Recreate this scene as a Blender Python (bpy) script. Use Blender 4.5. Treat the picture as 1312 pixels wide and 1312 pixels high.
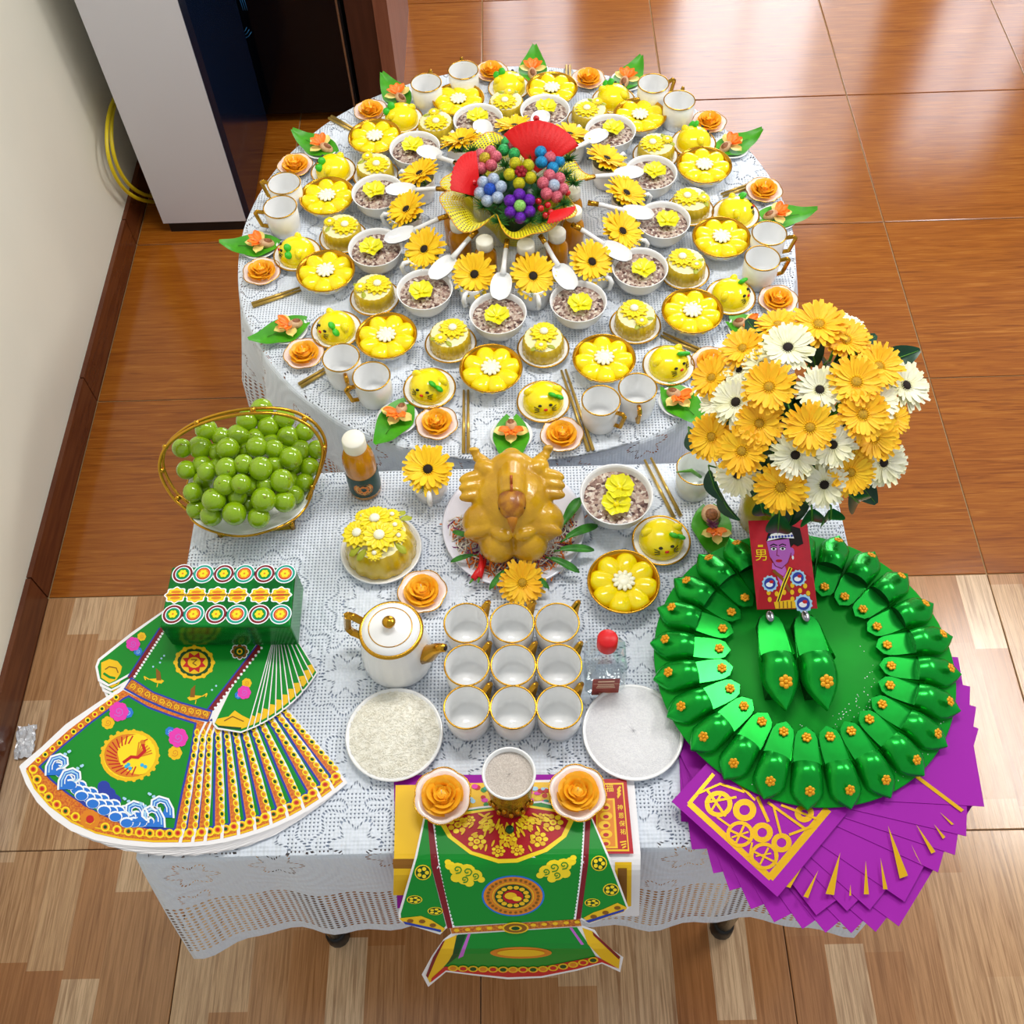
import bpy, bmesh, math, random
from mathutils import Vector, Matrix, Quaternion
PI = math.pi
D = bpy.data
for _o in list(D.objects):
    D.objects.remove(_o)
COL = bpy.context.scene.collection
sc = bpy.context.scene

# ---------------------------------------------------------------- camera
CF = 1350.44 / 1312.0            # focal length / image width
CAM = Vector((0.71643, -1.20248, 2.21673))
FW = Vector((-0.01530581, 0.53727731, -0.84326676))
RT = Vector((0.99952531, -0.01433068, -0.02727262))
UP = Vector((0.02673755, 0.84328389, 0.53680292))
cd = D.cameras.new('camera'); cam = D.objects.new('camera', cd); COL.objects.link(cam)
cd.sensor_width = 36.0; cd.lens = 36.0 * CF; cd.clip_start = 0.02; cd.clip_end = 60
m = Matrix((RT, UP, -FW)).transposed().to_4x4(); m.translation = CAM
cam.matrix_world = m
sc.camera = cam

# ---------------------------------------------------------------- world, lights, exposure
w = D.worlds.new('world'); sc.world = w; w.use_nodes = True
w.node_tree.nodes['Background'].inputs[0].default_value = (0.93, 0.97, 1.0, 1)
w.node_tree.nodes['Background'].inputs[1].default_value = 0.47
sc.view_settings.view_transform = 'Standard'
sc.view_settings.look = 'None'
sc.view_settings.gamma = 1.0
sc.view_settings.use_curve_mapping = False
sc.view_settings.exposure = 0.14
def area(name, loc, size, power, col=(1, 1, 1), target=(0.7, 0, 0.7)):
    l = D.lights.new(name, 'AREA'); l.shape = 'RECTANGLE'; l.size, l.size_y = size
    l.energy = power; l.color = col
    o = D.objects.new(name, l); COL.objects.link(o); o.location = loc
    o.rotation_euler = (Vector(target) - Vector(loc)).to_track_quat('-Z', 'Y').to_euler()
    return o
area('ceiling_lamp_light', (0.9, 0.35, 3.05), (1.2, 0.25), 24, (1, 0.97, 0.93), (0.9, 0.35, 0))
area('ceiling_lamp_light', (3.1, 0.74, 3.05), (1.2, 0.25), 38, (1, 0.97, 0.93), (1.3, 0.4, 0.8))
area('daylight_from_back', (1.75, 3.9, 1.5), (1.7, 1.6), 24, (0.93, 0.97, 1), (1.2, 0, 0.7))

# ---------------------------------------------------------------- helpers
def at(px, py, z):
    """where the sight line of a photo pixel meets the level z"""
    d = FW * 1350.44 + RT * (px - 656) - UP * (py - 656)
    return CAM + d * ((z - CAM.z) / d.z)
def at_y(px, py, y):
    d = FW * 1350.44 + RT * (px - 656) - UP * (py - 656)
    return CAM + d * ((y - CAM.y) / d.y)
def at_x(px, py, x):
    d = FW * 1350.44 + RT * (px - 656) - UP * (py - 656)
    return CAM + d * ((x - CAM.x) / d.x)
def lin(h):
    h = h.lstrip('#')
    r = [int(h[i:i + 2], 16) / 255 for i in (0, 2, 4)]
    return tuple(c / 12.92 if c <= 0.04045 else ((c + 0.055) / 1.055) ** 2.4 for c in r) + (1,)

class MB:
    """collects polygons; build() makes one mesh"""
    def __init__(s): s.v = []; s.f = []; s.m = []; s.s = []; s.M = Matrix()
    def add(s, vs, fs, mat=0, smooth=True):
        o = len(s.v)
        s.v += [tuple(s.M @ Vector(p)) for p in vs]
        for f in fs:
            s.f.append(tuple(o + i for i in f)); s.m.append(mat); s.s.append(smooth)
        return s
    def lathe(s, prof, n=24, mat=0, smooth=True, c=(0, 0, 0), wave=None):
        vs = []; fs = []
        for (r, z) in prof:
            for i in range(n):
                a = 2 * PI * i / n
                k = r * (wave(a, r, z) if wave else 1)
                vs.append((c[0] + k * math.cos(a), c[1] + k * math.sin(a), c[2] + z))
        for j in range(len(prof) - 1):
            for i in range(n):
                i2 = (i + 1) % n
                fs.append((j * n + i, j * n + i2, (j + 1) * n + i2, (j + 1) * n + i))
        if prof[0][0] > 1e-5 and prof[0][0] < 0: pass
        return s.add(vs, fs, mat, smooth)
    def cap(s, r, z, n=24, mat=0, c=(0, 0, 0), wave=None):
        vs = [(c[0] + r * (wave(2 * PI * i / n, r, z) if wave else 1) * math.cos(2 * PI * i / n), c[1] + r * (wave(2 * PI * i / n, r, z) if wave else 1) * math.sin(2 * PI * i / n), c[2] + z) for i in range(n)]
        return s.add(vs, [tuple(range(n))], mat, False)
    def box(s, a, b, mat=0):
        x0, y0, z0 = a; x1, y1, z1 = b
        vs = [(x0, y0, z0), (x1, y0, z0), (x1, y1, z0), (x0, y1, z0), (x0, y0, z1), (x1, y0, z1), (x1, y1, z1), (x0, y1, z1)]
        return s.add(vs, [(0, 3, 2, 1), (4, 5, 6, 7), (0, 1, 5, 4), (1, 2, 6, 5), (2, 3, 7, 6), (3, 0, 4, 7)], mat, False)
    def tube(s, pts, rad, n=8, mat=0, caps=True, smooth=True):
        pts = [Vector(p) for p in pts]
        if not hasattr(rad, '__len__'): rad = [rad] * len(pts)
        vs = []; fs = []
        up = None
        for i, p in enumerate(pts):
            t = (pts[min(i + 1, len(pts) - 1)] - pts[max(i - 1, 0)]).normalized()
            if up is None:
                up = Vector((0, 0, 1)) if abs(t.z) < 0.9 else Vector((1, 0, 0))
            b = t.cross(up)
            if b.length < 1e-6: b = t.orthogonal()
            b.normalize(); up = b.cross(t).normalized()
            for k in range(n):
                a = 2 * PI * k / n
                vs.append(tuple(p + (b * math.cos(a) + up * math.sin(a)) * rad[i]))
        for j in range(len(pts) - 1):
            for k in range(n):
                k2 = (k + 1) % n
                fs.append((j * n + k, j * n + k2, (j + 1) * n + k2, (j + 1) * n + k))
        if caps:
            fs.append(tuple(range(n))[::-1]); fs.append(tuple((len(pts) - 1) * n + k for k in range(n)))
        return s.add(vs, fs, mat, smooth)
    def ball(s, c, r, nu=12, nv=7, mat=0, M=None):
        if not hasattr(r, '__len__'): r = (r, r, r)
        vs = []; fs = []
        for j in range(1, nv):
            t = PI * j / nv
            for i in range(nu):
                a = 2 * PI * i / nu
                p = Vector((r[0] * math.sin(t) * math.cos(a), r[1] * math.sin(t) * math.sin(a), r[2] * math.cos(t)))
                if M: p = M @ p
                vs.append(tuple(p + Vector(c)))
        top = Vector((0, 0, r[2])); bot = Vector((0, 0, -r[2]))
        if M: top = M @ top; bot = M @ bot
        vs.append(tuple(top + Vector(c))); vs.append(tuple(bot + Vector(c)))
        T = len(vs) - 2; B = T + 1
        for i in range(nu):
            i2 = (i + 1) % nu
            fs.append((T, i, i2)); fs.append((B, (nv - 2) * nu + i2, (nv - 2) * nu + i))
            for j in range(nv - 2):
                fs.append((j * nu + i, (j + 1) * nu + i, (j + 1) * nu + i2, j * nu + i2))
        return s.add(vs, fs, mat, True)
    def grid(s, fn, nu, nv, mat=0, smooth=True, closeu=False):
        vs = [tuple(fn(i / (nu - (0 if closeu else 1)), j / (nv - 1))) for j in range(nv) for i in range(nu)]
        fs = []
        for j in range(nv - 1):
            for i in range(nu if closeu else nu - 1):
                i2 = (i + 1) % nu
                fs.append((j * nu + i, j * nu + i2, (j + 1) * nu + i2, (j + 1) * nu + i))
        return s.add(vs, fs, mat, smooth)
    def prism(s, poly, z0, z1, mat=0, smooth=False):
        n = len(poly)
        vs = [(p[0], p[1], z0) for p in poly] + [(p[0], p[1], z1) for p in poly]
        fs = [tuple(range(n))[::-1], tuple(range(n, 2 * n))] + [(i, (i + 1) % n, n + (i + 1) % n, n + i) for i in range(n)]
        return s.add(vs, fs, mat, smooth)
    def poly(s, pts, mat=0):
        return s.add(pts, [tuple(range(len(pts)))], mat, False)
    def disc(s, c, r, mat=0, n=20, ry=None, rot=0):
        ry = ry or r
        return s.poly([(c[0] + r * math.cos(2 * PI * i / n) * math.cos(rot) - ry * math.sin(2 * PI * i / n) * math.sin(rot),
                        c[1] + r * math.cos(2 * PI * i / n) * math.sin(rot) + ry * math.sin(2 * PI * i / n) * math.cos(rot), c[2]) for i in range(n)], mat)
    def ring(s, c, r0, r1, mat=0, n=24):
        vs = []
        for r in (r0, r1):
            vs += [(c[0] + r * math.cos(2 * PI * i / n), c[1] + r * math.sin(2 * PI * i / n), c[2]) for i in range(n)]
        return s.add(vs, [(i, (i + 1) % n, n + (i + 1) % n, n + i) for i in range(n)][::1], mat, False)
    def mesh(s, name, mats, recalc=False):
        me = D.meshes.new(name)
        me.from_pydata(s.v, [], s.f)
        if not isinstance(mats, (list, tuple)): mats = [mats]
        for x in mats: me.materials.append(x)
        me.polygons.foreach_set('material_index', s.m)
        me.polygons.foreach_set('use_smooth', s.s)
        if recalc:
            b = bmesh.new(); b.from_mesh(me); bmesh.ops.recalc_face_normals(b, faces=b.faces); b.to_mesh(me); b.free()
        me.update()
        return me

class S:
    """a node of a thing: name, mesh (or None for an Empty), children"""
    def __init__(s, name, me=None, kids=(), loc=(0, 0, 0), rot=(0, 0, 0), scale=(1, 1, 1), label=None, mods=None):
        s.name, s.me, s.kids, s.loc, s.rot, s.scale, s.label, s.mods = name, me, list(kids), loc, rot, scale, label, mods
def inst(sp, loc=None, rot=None, label=None, cat=None, group=None, scale=None, parent=None, kind=None, quat=None):
    o = D.objects.new(sp.name, sp.me); COL.objects.link(o)
    if sp.me is None: o.empty_display_size = 0.02
    o.parent = parent
    o.location = sp.loc if loc is None else loc
    if quat is not None:
        o.rotation_mode = 'QUATERNION'; o.rotation_quaternion = quat
    else:
        r = sp.rot if rot is None else rot
        if not hasattr(r, '__len__'): r = (0, 0, r)
        o.rotation_euler = r
    sca = sp.scale if scale is None else scale
    if not hasattr(sca, '__len__'): sca = (sca,) * 3
    o.scale = sca
    if sp.mods: sp.mods(o)
    if label or sp.label: o['label'] = label or sp.label
    if cat: o['category'] = cat
    if group: o['group'] = group
    if kind: o['kind'] = kind
    for k in sp.kids: inst(k, parent=o)
    return o
def thing(name, parts, label, cat, loc=(0, 0, 0), rot=(0, 0, 0), group=None, scale=None, quat=None):
    return inst(S(name, None, parts), loc, rot, label, cat, group, scale, quat=quat)
def single(name, me, label, cat, loc=(0, 0, 0), rot=(0, 0, 0), group=None, kind=None, scale=None, quat=None):
    return inst(S(name, me), loc, rot, label, cat, group, scale, kind=kind, quat=quat)

# ---------------------------------------------------------------- materials
class X:
    """tiny expression layer over math nodes"""
    nt = None
    def __init__(s, sock): s.k = sock
    @staticmethod
    def op(o, *a):
        n = X.nt.nodes.new('ShaderNodeMath'); n.operation = o
        for i, x in enumerate(a):
            if isinstance(x, X): X.nt.links.new(x.k, n.inputs[i])
            else: n.inputs[i].default_value = x
        return X(n.outputs[0])
    def __add__(s, b): return X.op('ADD', s, b)
    __radd__ = __add__
    def __sub__(s, b): return X.op('SUBTRACT', s, b)
    def __rsub__(s, b): return X.op('SUBTRACT', b, s)
    def __mul__(s, b): return X.op('MULTIPLY', s, b)
    __rmul__ = __mul__
    def __truediv__(s, b): return X.op('DIVIDE', s, b)
    def __gt__(s, b): return X.op('GREATER_THAN', s, b)
    def __lt__(s, b): return X.op('LESS_THAN', s, b)
def fn(o, *a): return X.op(o, *a)
def mat(name, col, rough=0.5, metal=0.0, spec=0.5, coat=0.0, trans=0.0, ior=1.45, sheen=0, var=None, bump=None, alpha=None, emit=None, sss=0):
    """principled material; var=(colour2, scale, stretch) mottles the colour, bump=(scale, strength) adds fine relief"""
    m = D.materials.new(name); m.use_nodes = True
    nt = m.node_tree; b = nt.nodes['Principled BSDF']
    c = lin(col) if isinstance(col, str) else col
    b.inputs['Base Color'].default_value = c
    b.inputs['Roughness'].default_value = rough
    b.inputs['Metallic'].default_value = metal
    b.inputs['Specular IOR Level'].default_value = spec
    b.inputs['IOR'].default_value = ior
    b.inputs['Coat Weight'].default_value = coat
    b.inputs['Coat Roughness'].default_value = 0.08
    b.inputs['Transmission Weight'].default_value = trans
    if sss:
        b.inputs['Subsurface Weight'].default_value = sss; b.inputs['Subsurface Radius'].default_value = (0.01, 0.008, 0.003)
        b.inputs['Subsurface Scale'].default_value = 0.5
    if emit:
        b.inputs['Emission Color'].default_value = lin(emit[0]); b.inputs['Emission Strength'].default_value = emit[1]
    tc = nt.nodes.new('ShaderNodeTexCoord')
    if var:
        n = nt.nodes.new('ShaderNodeTexNoise'); n.inputs['Scale'].default_value = var[1]; n.inputs['Detail'].default_value = 4
        mp = nt.nodes.new('ShaderNodeMapping'); mp.inputs['Scale'].default_value = var[2] if len(var) > 2 else (1, 1, 1)
        nt.links.new(tc.outputs['Object'], mp.inputs[0]); nt.links.new(mp.outputs[0], n.inputs['Vector'])
        r = nt.nodes.new('ShaderNodeValToRGB'); r.color_ramp.elements[0].position = 0.38; r.color_ramp.elements[1].position = 0.62
        r.color_ramp.elements[0].color = c; r.color_ramp.elements[1].color = lin(var[0])
        nt.links.new(n.outputs['Fac'], r.inputs[0]); nt.links.new(r.outputs[0], b.inputs['Base Color'])
    if bump:
        n = nt.nodes.new('ShaderNodeTexNoise'); n.inputs['Scale'].default_value = bump[0]; n.inputs['Detail'].default_value = 3
        nt.links.new(tc.outputs['Object'], n.inputs['Vector'])
        bp = nt.nodes.new('ShaderNodeBump'); bp.inputs['Strength'].default_value = bump[1]; bp.inputs['Distance'].default_value = 0.002
        nt.links.new(n.outputs['Fac'], bp.inputs['Height']); nt.links.new(bp.outputs[0], b.inputs['Normal'])
    return m
M = {}
M['white'] = mat('white_porcelain', '#F3F4F4', 0.16, coat=0.3)
M['gold'] = mat('gold_trim', '#C9962E', 0.22, metal=1.0)
M['goldstick'] = mat('brushed_gold', '#D6B25A', 0.3, metal=0.6)
M['goldpaint'] = mat('gold_paint', '#E8B021', 0.35, metal=0.35)
M['jelly'] = mat('yellow_jelly', '#FFE810', 0.16, coat=0.3, var=('#FFDF08', 30), sss=0.25)
M['jelly2'] = mat('lemon_jelly', '#F6F02A', 0.3, sss=0.2)
M['jellydk'] = mat('amber_jelly', '#C9A80C', 0.15, coat=0.4, var=('#D9BC2E', 40), sss=0.2)
M['cakecream'] = mat('cream_jelly_top', '#F2EBB4', 0.3)
M['jwhite'] = mat('coconut_jelly', '#FBF8DC', 0.3)
M['daisy'] = mat('daisy_jelly', '#F8E11C', 0.35)
M['leafjelly'] = mat('leaf_jelly', '#A9B02A', 0.4)
M['pet_y'] = mat('gerbera_yellow', '#FFD818', 0.55, var=('#FFCC0C', 60))
M['pet_o'] = mat('gerbera_amber', '#FFCE20', 0.55, var=('#FFBE10', 50))
M['pet_c'] = mat('gerbera_cream', '#F4F2C4', 0.55, var=('#F7F6DC', 50))
M['dark'] = mat('dark_floret', '#1E120C', 0.8)
M['olive'] = mat('olive_floret', '#C79A14', 0.7, var=('#A8821A', 500))
M['green'] = mat('leaf_green', '#52AE1C', 0.4, var=('#3E9814', 30))
M['greendk'] = mat('leaf_dark_green', '#0B4A2A', 0.3, var=('#0A3B24', 30))
M['stem'] = mat('stem_green', '#4E8A24', 0.5)
M['fern'] = mat('fern_green', '#2B6A22', 0.6)
M['rose'] = mat('rose_wax', '#FFC02E', 0.4, var=('#FFB21E', 90), sss=0.2)
M['pink'] = mat('pale_pink_plate', '#FBE8DE', 0.25, coat=0.3)
M['black'] = mat('black', '#0A0A0C', 0.3)
M['red'] = mat('red', '#D6131A', 0.4)
M['redglitter'] = mat('red_velvet_fan', '#DA0A10', 0.5, bump=(400, 0.4))
M['bow'] = mat('green_bow', '#35B81E', 0.4)
M['amber'] = mat('orange_juice', '#D98F12', 0.12, coat=0.4, var=('#B87A10', 25))
M['capw'] = mat('cream_cap', '#F2EFDF', 0.4)
M['lime'] = mat('glossy_green_fruit', '#7EA60A', 0.13, coat=0.6, var=('#92B414', 22))
M['limet'] = mat('fruit_stalk', '#8A9A28', 0.6)

# ---------------------------------------------------------------- floor, walls
def coords(nt, world=True):
    g = nt.nodes.new('ShaderNodeNewGeometry')
    s = nt.nodes.new('ShaderNodeSeparateXYZ'); nt.links.new(g.outputs['Position'], s.inputs[0])
    return X(s.outputs[0]), X(s.outputs[1]), X(s.outputs[2]), g.outputs['Position']
def mix(nt, fac, a, b):
    n = nt.nodes.new('ShaderNodeMix'); n.data_type = 'RGBA'
    if isinstance(fac, X): nt.links.new(fac.k, n.inputs[0])
    elif hasattr(fac, 'is_linked'): nt.links.new(fac, n.inputs[0])
    else: n.inputs[0].default_value = fac
    for i, c in ((6, a), (7, b)):
        if hasattr(c, 'is_linked'): nt.links.new(c, n.inputs[i])
        else: n.inputs[i].default_value = lin(c)
    return n.outputs[2]
def noise(nt, vec, scale, sx=1, sy=1, sz=1, detail=5, dist=0):
    mp = nt.nodes.new('ShaderNodeMapping'); mp.inputs['Scale'].default_value = (sx, sy, sz)
    nt.links.new(vec, mp.inputs[0])
    n = nt.nodes.new('ShaderNodeTexNoise'); n.inputs['Scale'].default_value = scale; n.inputs['Detail'].default_value = detail
    n.inputs['Distortion'].default_value = dist
    nt.links.new(mp.outputs[0], n.inputs['Vector'])
    return n.outputs['Fac']
def ramp(nt, fac, stops):
    r = nt.nodes.new('ShaderNodeValToRGB')
    e = r.color_ramp.elements
    e[0].position, e[0].color = stops[0][0], lin(stops[0][1])
    e[1].position, e[1].color = stops[-1][0], lin(stops[-1][1])
    for p, c in stops[1:-1]:
        q = e.new(p); q.color = lin(c)
    nt.links.new(fac.k if isinstance(fac, X) else fac, r.inputs[0])
    return r.outputs[0]
def tile_material(name, light):
    m = D.materials.new(name); m.use_nodes = True; nt = m.node_tree; X.nt = nt
    b = nt.nodes['Principled BSDF']; x, y, z, pos = coords(nt)
    oi = nt.nodes.new('ShaderNodeObjectInfo')
    rnd = X(oi.outputs['Random'])
    off = nt.nodes.new('ShaderNodeCombineXYZ'); nt.links.new((rnd * 7.0).k, off.inputs[2])
    va = nt.nodes.new('ShaderNodeVectorMath'); nt.links.new(pos, va.inputs[0]); nt.links.new(off.outputs[0], va.inputs[1])
    v = va.outputs[0]
    if not light:
        g1 = noise(nt, v, 7, 0.8, 14, 1, 7, 1.2); g2 = noise(nt, v, 30, 0.5, 22, 1, 5); g3 = noise(nt, v, 1.3, 1, 4, 1, 2)
        c = ramp(nt, g1, [(0.3, '#743A0C'), (0.47, '#985414'), (0.62, '#A8641C'), (0.78, '#BE7C32')])
        c = mix(nt, fn('MULTIPLY', X(g2) > 0.56, 0.33), c, '#6E3008')
        plank = fn('FRACT', fn('FLOOR', y * 8.333) * 0.618 + rnd * 3.1)
        c = mix(nt, plank * 0.22, c, '#8A4410')
        c = mix(nt, fn('MULTIPLY', X(g3), 0.3), c, '#BE6E1E')
        b.inputs['Roughness'].default_value = 0.14
    else:
        col = fn('FLOOR', x / 0.075)
        row = fn('FLOOR', (y + fn('FRACT', col * 0.618 + rnd * 0.0) * 0.9) / 0.36)
        h = fn('FRACT', fn('SINE', col * 12.9898 + row * 78.233) * 43758.5453)
        g1 = noise(nt, v, 10, 16, 0.6, 1, 7, 1.0); g2 = noise(nt, v, 34, 22, 0.4, 1, 5)
        c = ramp(nt, h, [(0.0, '#AE7444'), (0.3, '#BC8656'), (0.6, '#C69566'), (0.75, '#D8B084'), (1.0, '#E6C6A0')])
        c = mix(nt, fn('MULTIPLY', fn('MAXIMUM', X(g1) - 0.42, 0), 2.2), c, '#7C4C24')
        c = mix(nt, fn('MULTIPLY', X(g2) > 0.55, 0.28), c, '#8A5A30')
        b.inputs['Roughness'].default_value = 0.2
    nt.links.new(c, b.inputs['Base Color'])
    b.inputs['Specular IOR Level'].default_value = 0.6
    bp = nt.nodes.new('ShaderNodeBump'); bp.inputs['Strength'].default_value = 0.05; bp.inputs['Distance'].default_value = 0.002
    nt.links.new(g2, bp.inputs['Height']); nt.links.new(bp.outputs[0], b.inputs['Normal'])
    return m
M['tiledark'] = tile_material('brown_wood_look_tile', False)
M['tilelight'] = tile_material('light_parquet_tile', True)
M['grout'] = mat('cream_grout', '#C8A878', 0.8)
M['groutdk'] = mat('dark_grout', '#5E4028', 0.8)
M['wall'] = mat('cream_wall_paint', '#F0EDDC', 0.6, var=('#ECEADA', 3), bump=(60, 0.05))
M['skirt'] = mat('brown_skirting_tile', '#6A3A20', 0.25, var=('#5A2C18', 14, (1, 0.4, 4)))
T = 0.6
XL = -0.442
fb = MB()
fb.add([(XL - .02, 0, -.004), (4.2, 0, -.004), (4.2, 4.2, -.004), (XL - .02, 4.2, -.004)], [(0, 1, 2, 3)], 0, False)
fb.add([(XL - .02, -2.4, -.004), (4.2, -2.4, -.004), (4.2, 0, -.004), (XL - .02, 0, -.004)], [(0, 1, 2, 3)], 1, False)
floor = D.objects.new('floor', fb.mesh('floor', [M['grout'], M['groutdk']])); COL.objects.link(floor); floor['kind'] = 'structure'
def tile_mesh(w, mt, g):
    e = .0015; k = MB()
    p = [(g, g), (w - g, g), (w - g, T - g), (g, T - g)]; q = [(g + e, g + e), (w - g - e, g + e), (w - g - e, T - g - e), (g + e, T - g - e)]
    k.add([(a, b_, -.003) for a, b_ in p] + [(a, b_, -.0008) for a, b_ in p] + [(a, b_, 0) for a, b_ in q],
          [(0, 1, 5, 4), (1, 2, 6, 5), (2, 3, 7, 6), (3, 0, 4, 7), (4, 5, 9, 8), (5, 6, 10, 9), (6, 7, 11, 10), (7, 4, 8, 11), (8, 9, 10, 11)], 0, False)
    return k.mesh('floor_tile', mt)
tm = {}
for i in range(-1, 7):
    for j in range(-4, 7):
        wdt = T if i >= 0 else -XL
        lt = j < 0
        key = (wdt, lt)
        if key not in tm: tm[key] = tile_mesh(wdt, M['tilelight' if lt else 'tiledark'], .0011 if lt else .0017)
        o = D.objects.new('floor_tile', tm[key]); COL.objects.link(o); o.parent = floor
        o.location = (i * T if i >= 0 else XL, j * T, 0)
def struct(name, mb, mt, kids=()):
    return inst(S(name, mb.mesh(name, mt) if isinstance(mb, MB) else mb, kids), kind='structure')
struct('wall_left', MB().box((XL - .14, -2.4, -.004), (XL - .012, 4.2, 3.1)), M['wall'])
bb = D.objects.new('baseboard_left', None); COL.objects.link(bb); bb['kind'] = 'structure'
bl = MB().box((XL - .012, .002, 0), (XL, T - .002, .1)).mesh('skirting_tile', M['skirt'])
bl2 = MB().box((XL - .012, .002, 0), (XL - .001, T - .002, .1)).mesh('skirting_tile', M['skirt'])
for j in range(-4, 7):
    o = D.objects.new('skirting_tile', bl); COL.objects.link(o); o.parent = bb; o.location = (0, j * T, 0)
# back wall with bright windows
M['wallb'] = mat('back_wall_paint', '#D9C9B4', 0.6, bump=(60, .05))
M['daylight'] = mat('daylit_pane', '#FFFFFF', 0.3, emit=('#F2F6FF', 5.0))
M['frame'] = mat('window_frame', '#E8E4DA', 0.4)
WB = 4.0
k = MB()
wins = [(0.55, 1.05, 0.75, 2.3), (1.55, 2.35, 0.45, 2.3), (2.95, 3.55, 0.9, 2.1)]
xs = [XL - .14] + [t for w_ in wins for t in w_[:2]] + [4.2]
for a, b_ in zip(xs[::2], xs[1::2]): k.box((a, WB, 0), (b_, WB + .14, 3.1))
for (a, b_, c0, c1) in wins:
    k.box((a, WB, 0), (b_, WB + .14, c0)); k.box((a, WB, c1), (b_, WB + .14, 3.1))
struct('wall_back', k, M['wallb'])
for n_, (a, b_, c0, c1) in enumerate(wins):
    fr = MB()
    for q in ((a, c0, a + .04, c1), (b_ - .04, c0, b_, c1), (a + .04, c0, b_ - .04, c0 + .04), (a + .04, c1 - .04, b_ - .04, c1), ((a + b_) / 2 - .015, c0 + .04, (a + b_) / 2 + .015, c1 - .04)):
        fr.box((q[0], WB + .02, q[1]), (q[2], WB + .07, q[3]))
    pn = MB().box((a + .04, WB + .04, c0 + .04), ((a + b_) / 2 - .015, WB + .05, c1 - .04)).mesh('pane', M['daylight'])
    pn2 = MB().box(((a + b_) / 2 + .015, WB + .04, c0 + .04), (b_ - .04, WB + .05, c1 - .04)).mesh('pane', M['daylight'])
    struct('window_%d' % (n_ + 1), fr, M['frame'], [S('pane', pn), S('pane', pn2)])

# ---------------------------------------------------------------- water purifier, fridge, cabinet by the back
M['greypanel'] = mat('white_side_panel', '#D3D3D8', 0.35)
M['blueglass'] = mat('dark_blue_glass', '#06182F', 0.15, coat=0.2)
M['blackglass'] = mat('black_glass', '#04060B', 0.15, spec=.3)
M['blueprint'] = mat('blue_swirl_print', '#2F7DB8', 0.3)
M['browncab'] = mat('dark_brown_wood', '#4A281C', 0.35, var=('#3E2016', 6, (8, 8, .6)))
M['browntrim'] = mat('pinkish_wood_trim', '#8A5640', 0.4, var=('#7C4A36', 6, (8, 8, .6)))
M['steel'] = mat('steel', '#9A9CA2', 0.25, metal=1)
M['basedk'] = mat('dark_plinth', '#101216', 0.4)
x0, x1, y0, y1 = -.356, -.095, 1.245, 1.70
body = MB().box((x0, y0, .04), (x1 - .012, y1, 1.12)).mesh('side_panel', M['greypanel'])
front = MB().box((x1 - .012, y0 + .004, .045), (x1 + .006, y1 - .004, 1.115)).mesh('glass_front', M['blueglass'])
plin = MB().box((x0 + .012, y0 + .008, 0), (x1 - .02, y1 - .01, .04)).mesh('plinth', M['basedk'])
tapm = MB().tube([(x1 + .006, 1.47, .85), (x1 + .05, 1.47, .85), (x1 + .05, 1.47, .81)], .008).mesh('tap', M['steel'])
thing('water_purifier', [S('side_panel', body), S('glass_front', front), S('plinth', plin), S('tap', tapm)],
      'tall white-sided cabinet appliance with dark blue glass front by the wall', 'appliance')
fx0, fx1, fy = -.425, .193, 1.745
fr_body = MB().box((fx0, fy + .05, .03), (fx1, fy + .62, 1.55)).mesh('fridge_body', M['basedk'])
fr_door = MB().box((fx0, fy, .04), (fx1 - .006, fy + .046, 1.55)).mesh('glass_door', M['blackglass'])
fr_edge = MB().box((fx1 - .006, fy - .001, .04), (fx1, fy + .047, 1.55)).mesh('metal_edge', M['steel'])
sw = MB()
c0 = at_y(303, 14, fy - .002)
for q in range(3):
    sw.tube([(c0.x + (.02 + .006 * q) * math.cos(a * .3) * (1 + .02 * a), fy - .0005, c0.z + (.07 + .01 * q) * math.sin(a * .3)) for a in range(0, 19)], .0008, 4)
sw = sw.mesh('swirl_print', M['blueprint'])
ft = MB().lathe([(.0, .03), (.02, .03), (.02, 0), (0, 0)], 10).mesh('foot', M['basedk'])
thing('fridge', [S('fridge_body', fr_body), S('glass_door', fr_door, [S('metal_edge', fr_edge), S('swirl_print', sw)]), *[S('foot', ft, loc=(fx, fyy, 0)) for fx in (fx0 + .05, fx1 - .05) for fyy in (fy + .1, fy + .55)]],
      'black glass-door fridge standing behind the white-sided cabinet appliance', 'fridge')
cb = MB().box((fx1 + .012, fy + .04, 0), (.292, fy + .62, 1.9)).mesh('cabinet_panel', M['browncab'])
ctm = MB().box((.292, fy + .03, 0), (.335, fy + .62, 1.9)).mesh('trim_board', M['browntrim'])
thing('wooden_cabinet', [S('cabinet_panel', cb), S('trim_board', ctm)], 'dark brown wooden cabinet end next to the black fridge', 'cabinet')
M['hose'] = mat('yellow_hose', '#D9C21A', 0.35)
hp = [(150, 118), (141, 140), (137, 165), (138, 195), (146, 222), (160, 243), (178, 255), (197, 259)]
hose = MB()
for dx, dyy in ((0, 0), (6, -6)):
    pts = [at_x(a + dx, b_ + dyy, XL + .03) for a, b_ in hp]
    fine = []
    for q in range(len(pts) - 1):
        for t in range(4):
            P0 = pts[max(q - 1, 0)]; P1 = pts[q]; P2 = pts[q + 1]; P3 = pts[min(q + 2, len(pts) - 1)]; u = t / 4
            fine.append(.5 * ((2 * P1) + (P2 - P0) * u + (2 * P0 - 5 * P1 + 4 * P2 - P3) * u * u + (3 * P1 - P0 - 3 * P2 + P3) * u ** 3))
    fine.append(pts[-1])
    hose.tube(fine, .0055, 8)
single('yellow_hose', hose.mesh('yellow_hose', M['hose']), 'yellow hose looping down the cream wall behind the cabinet appliance', 'hose')

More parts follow.
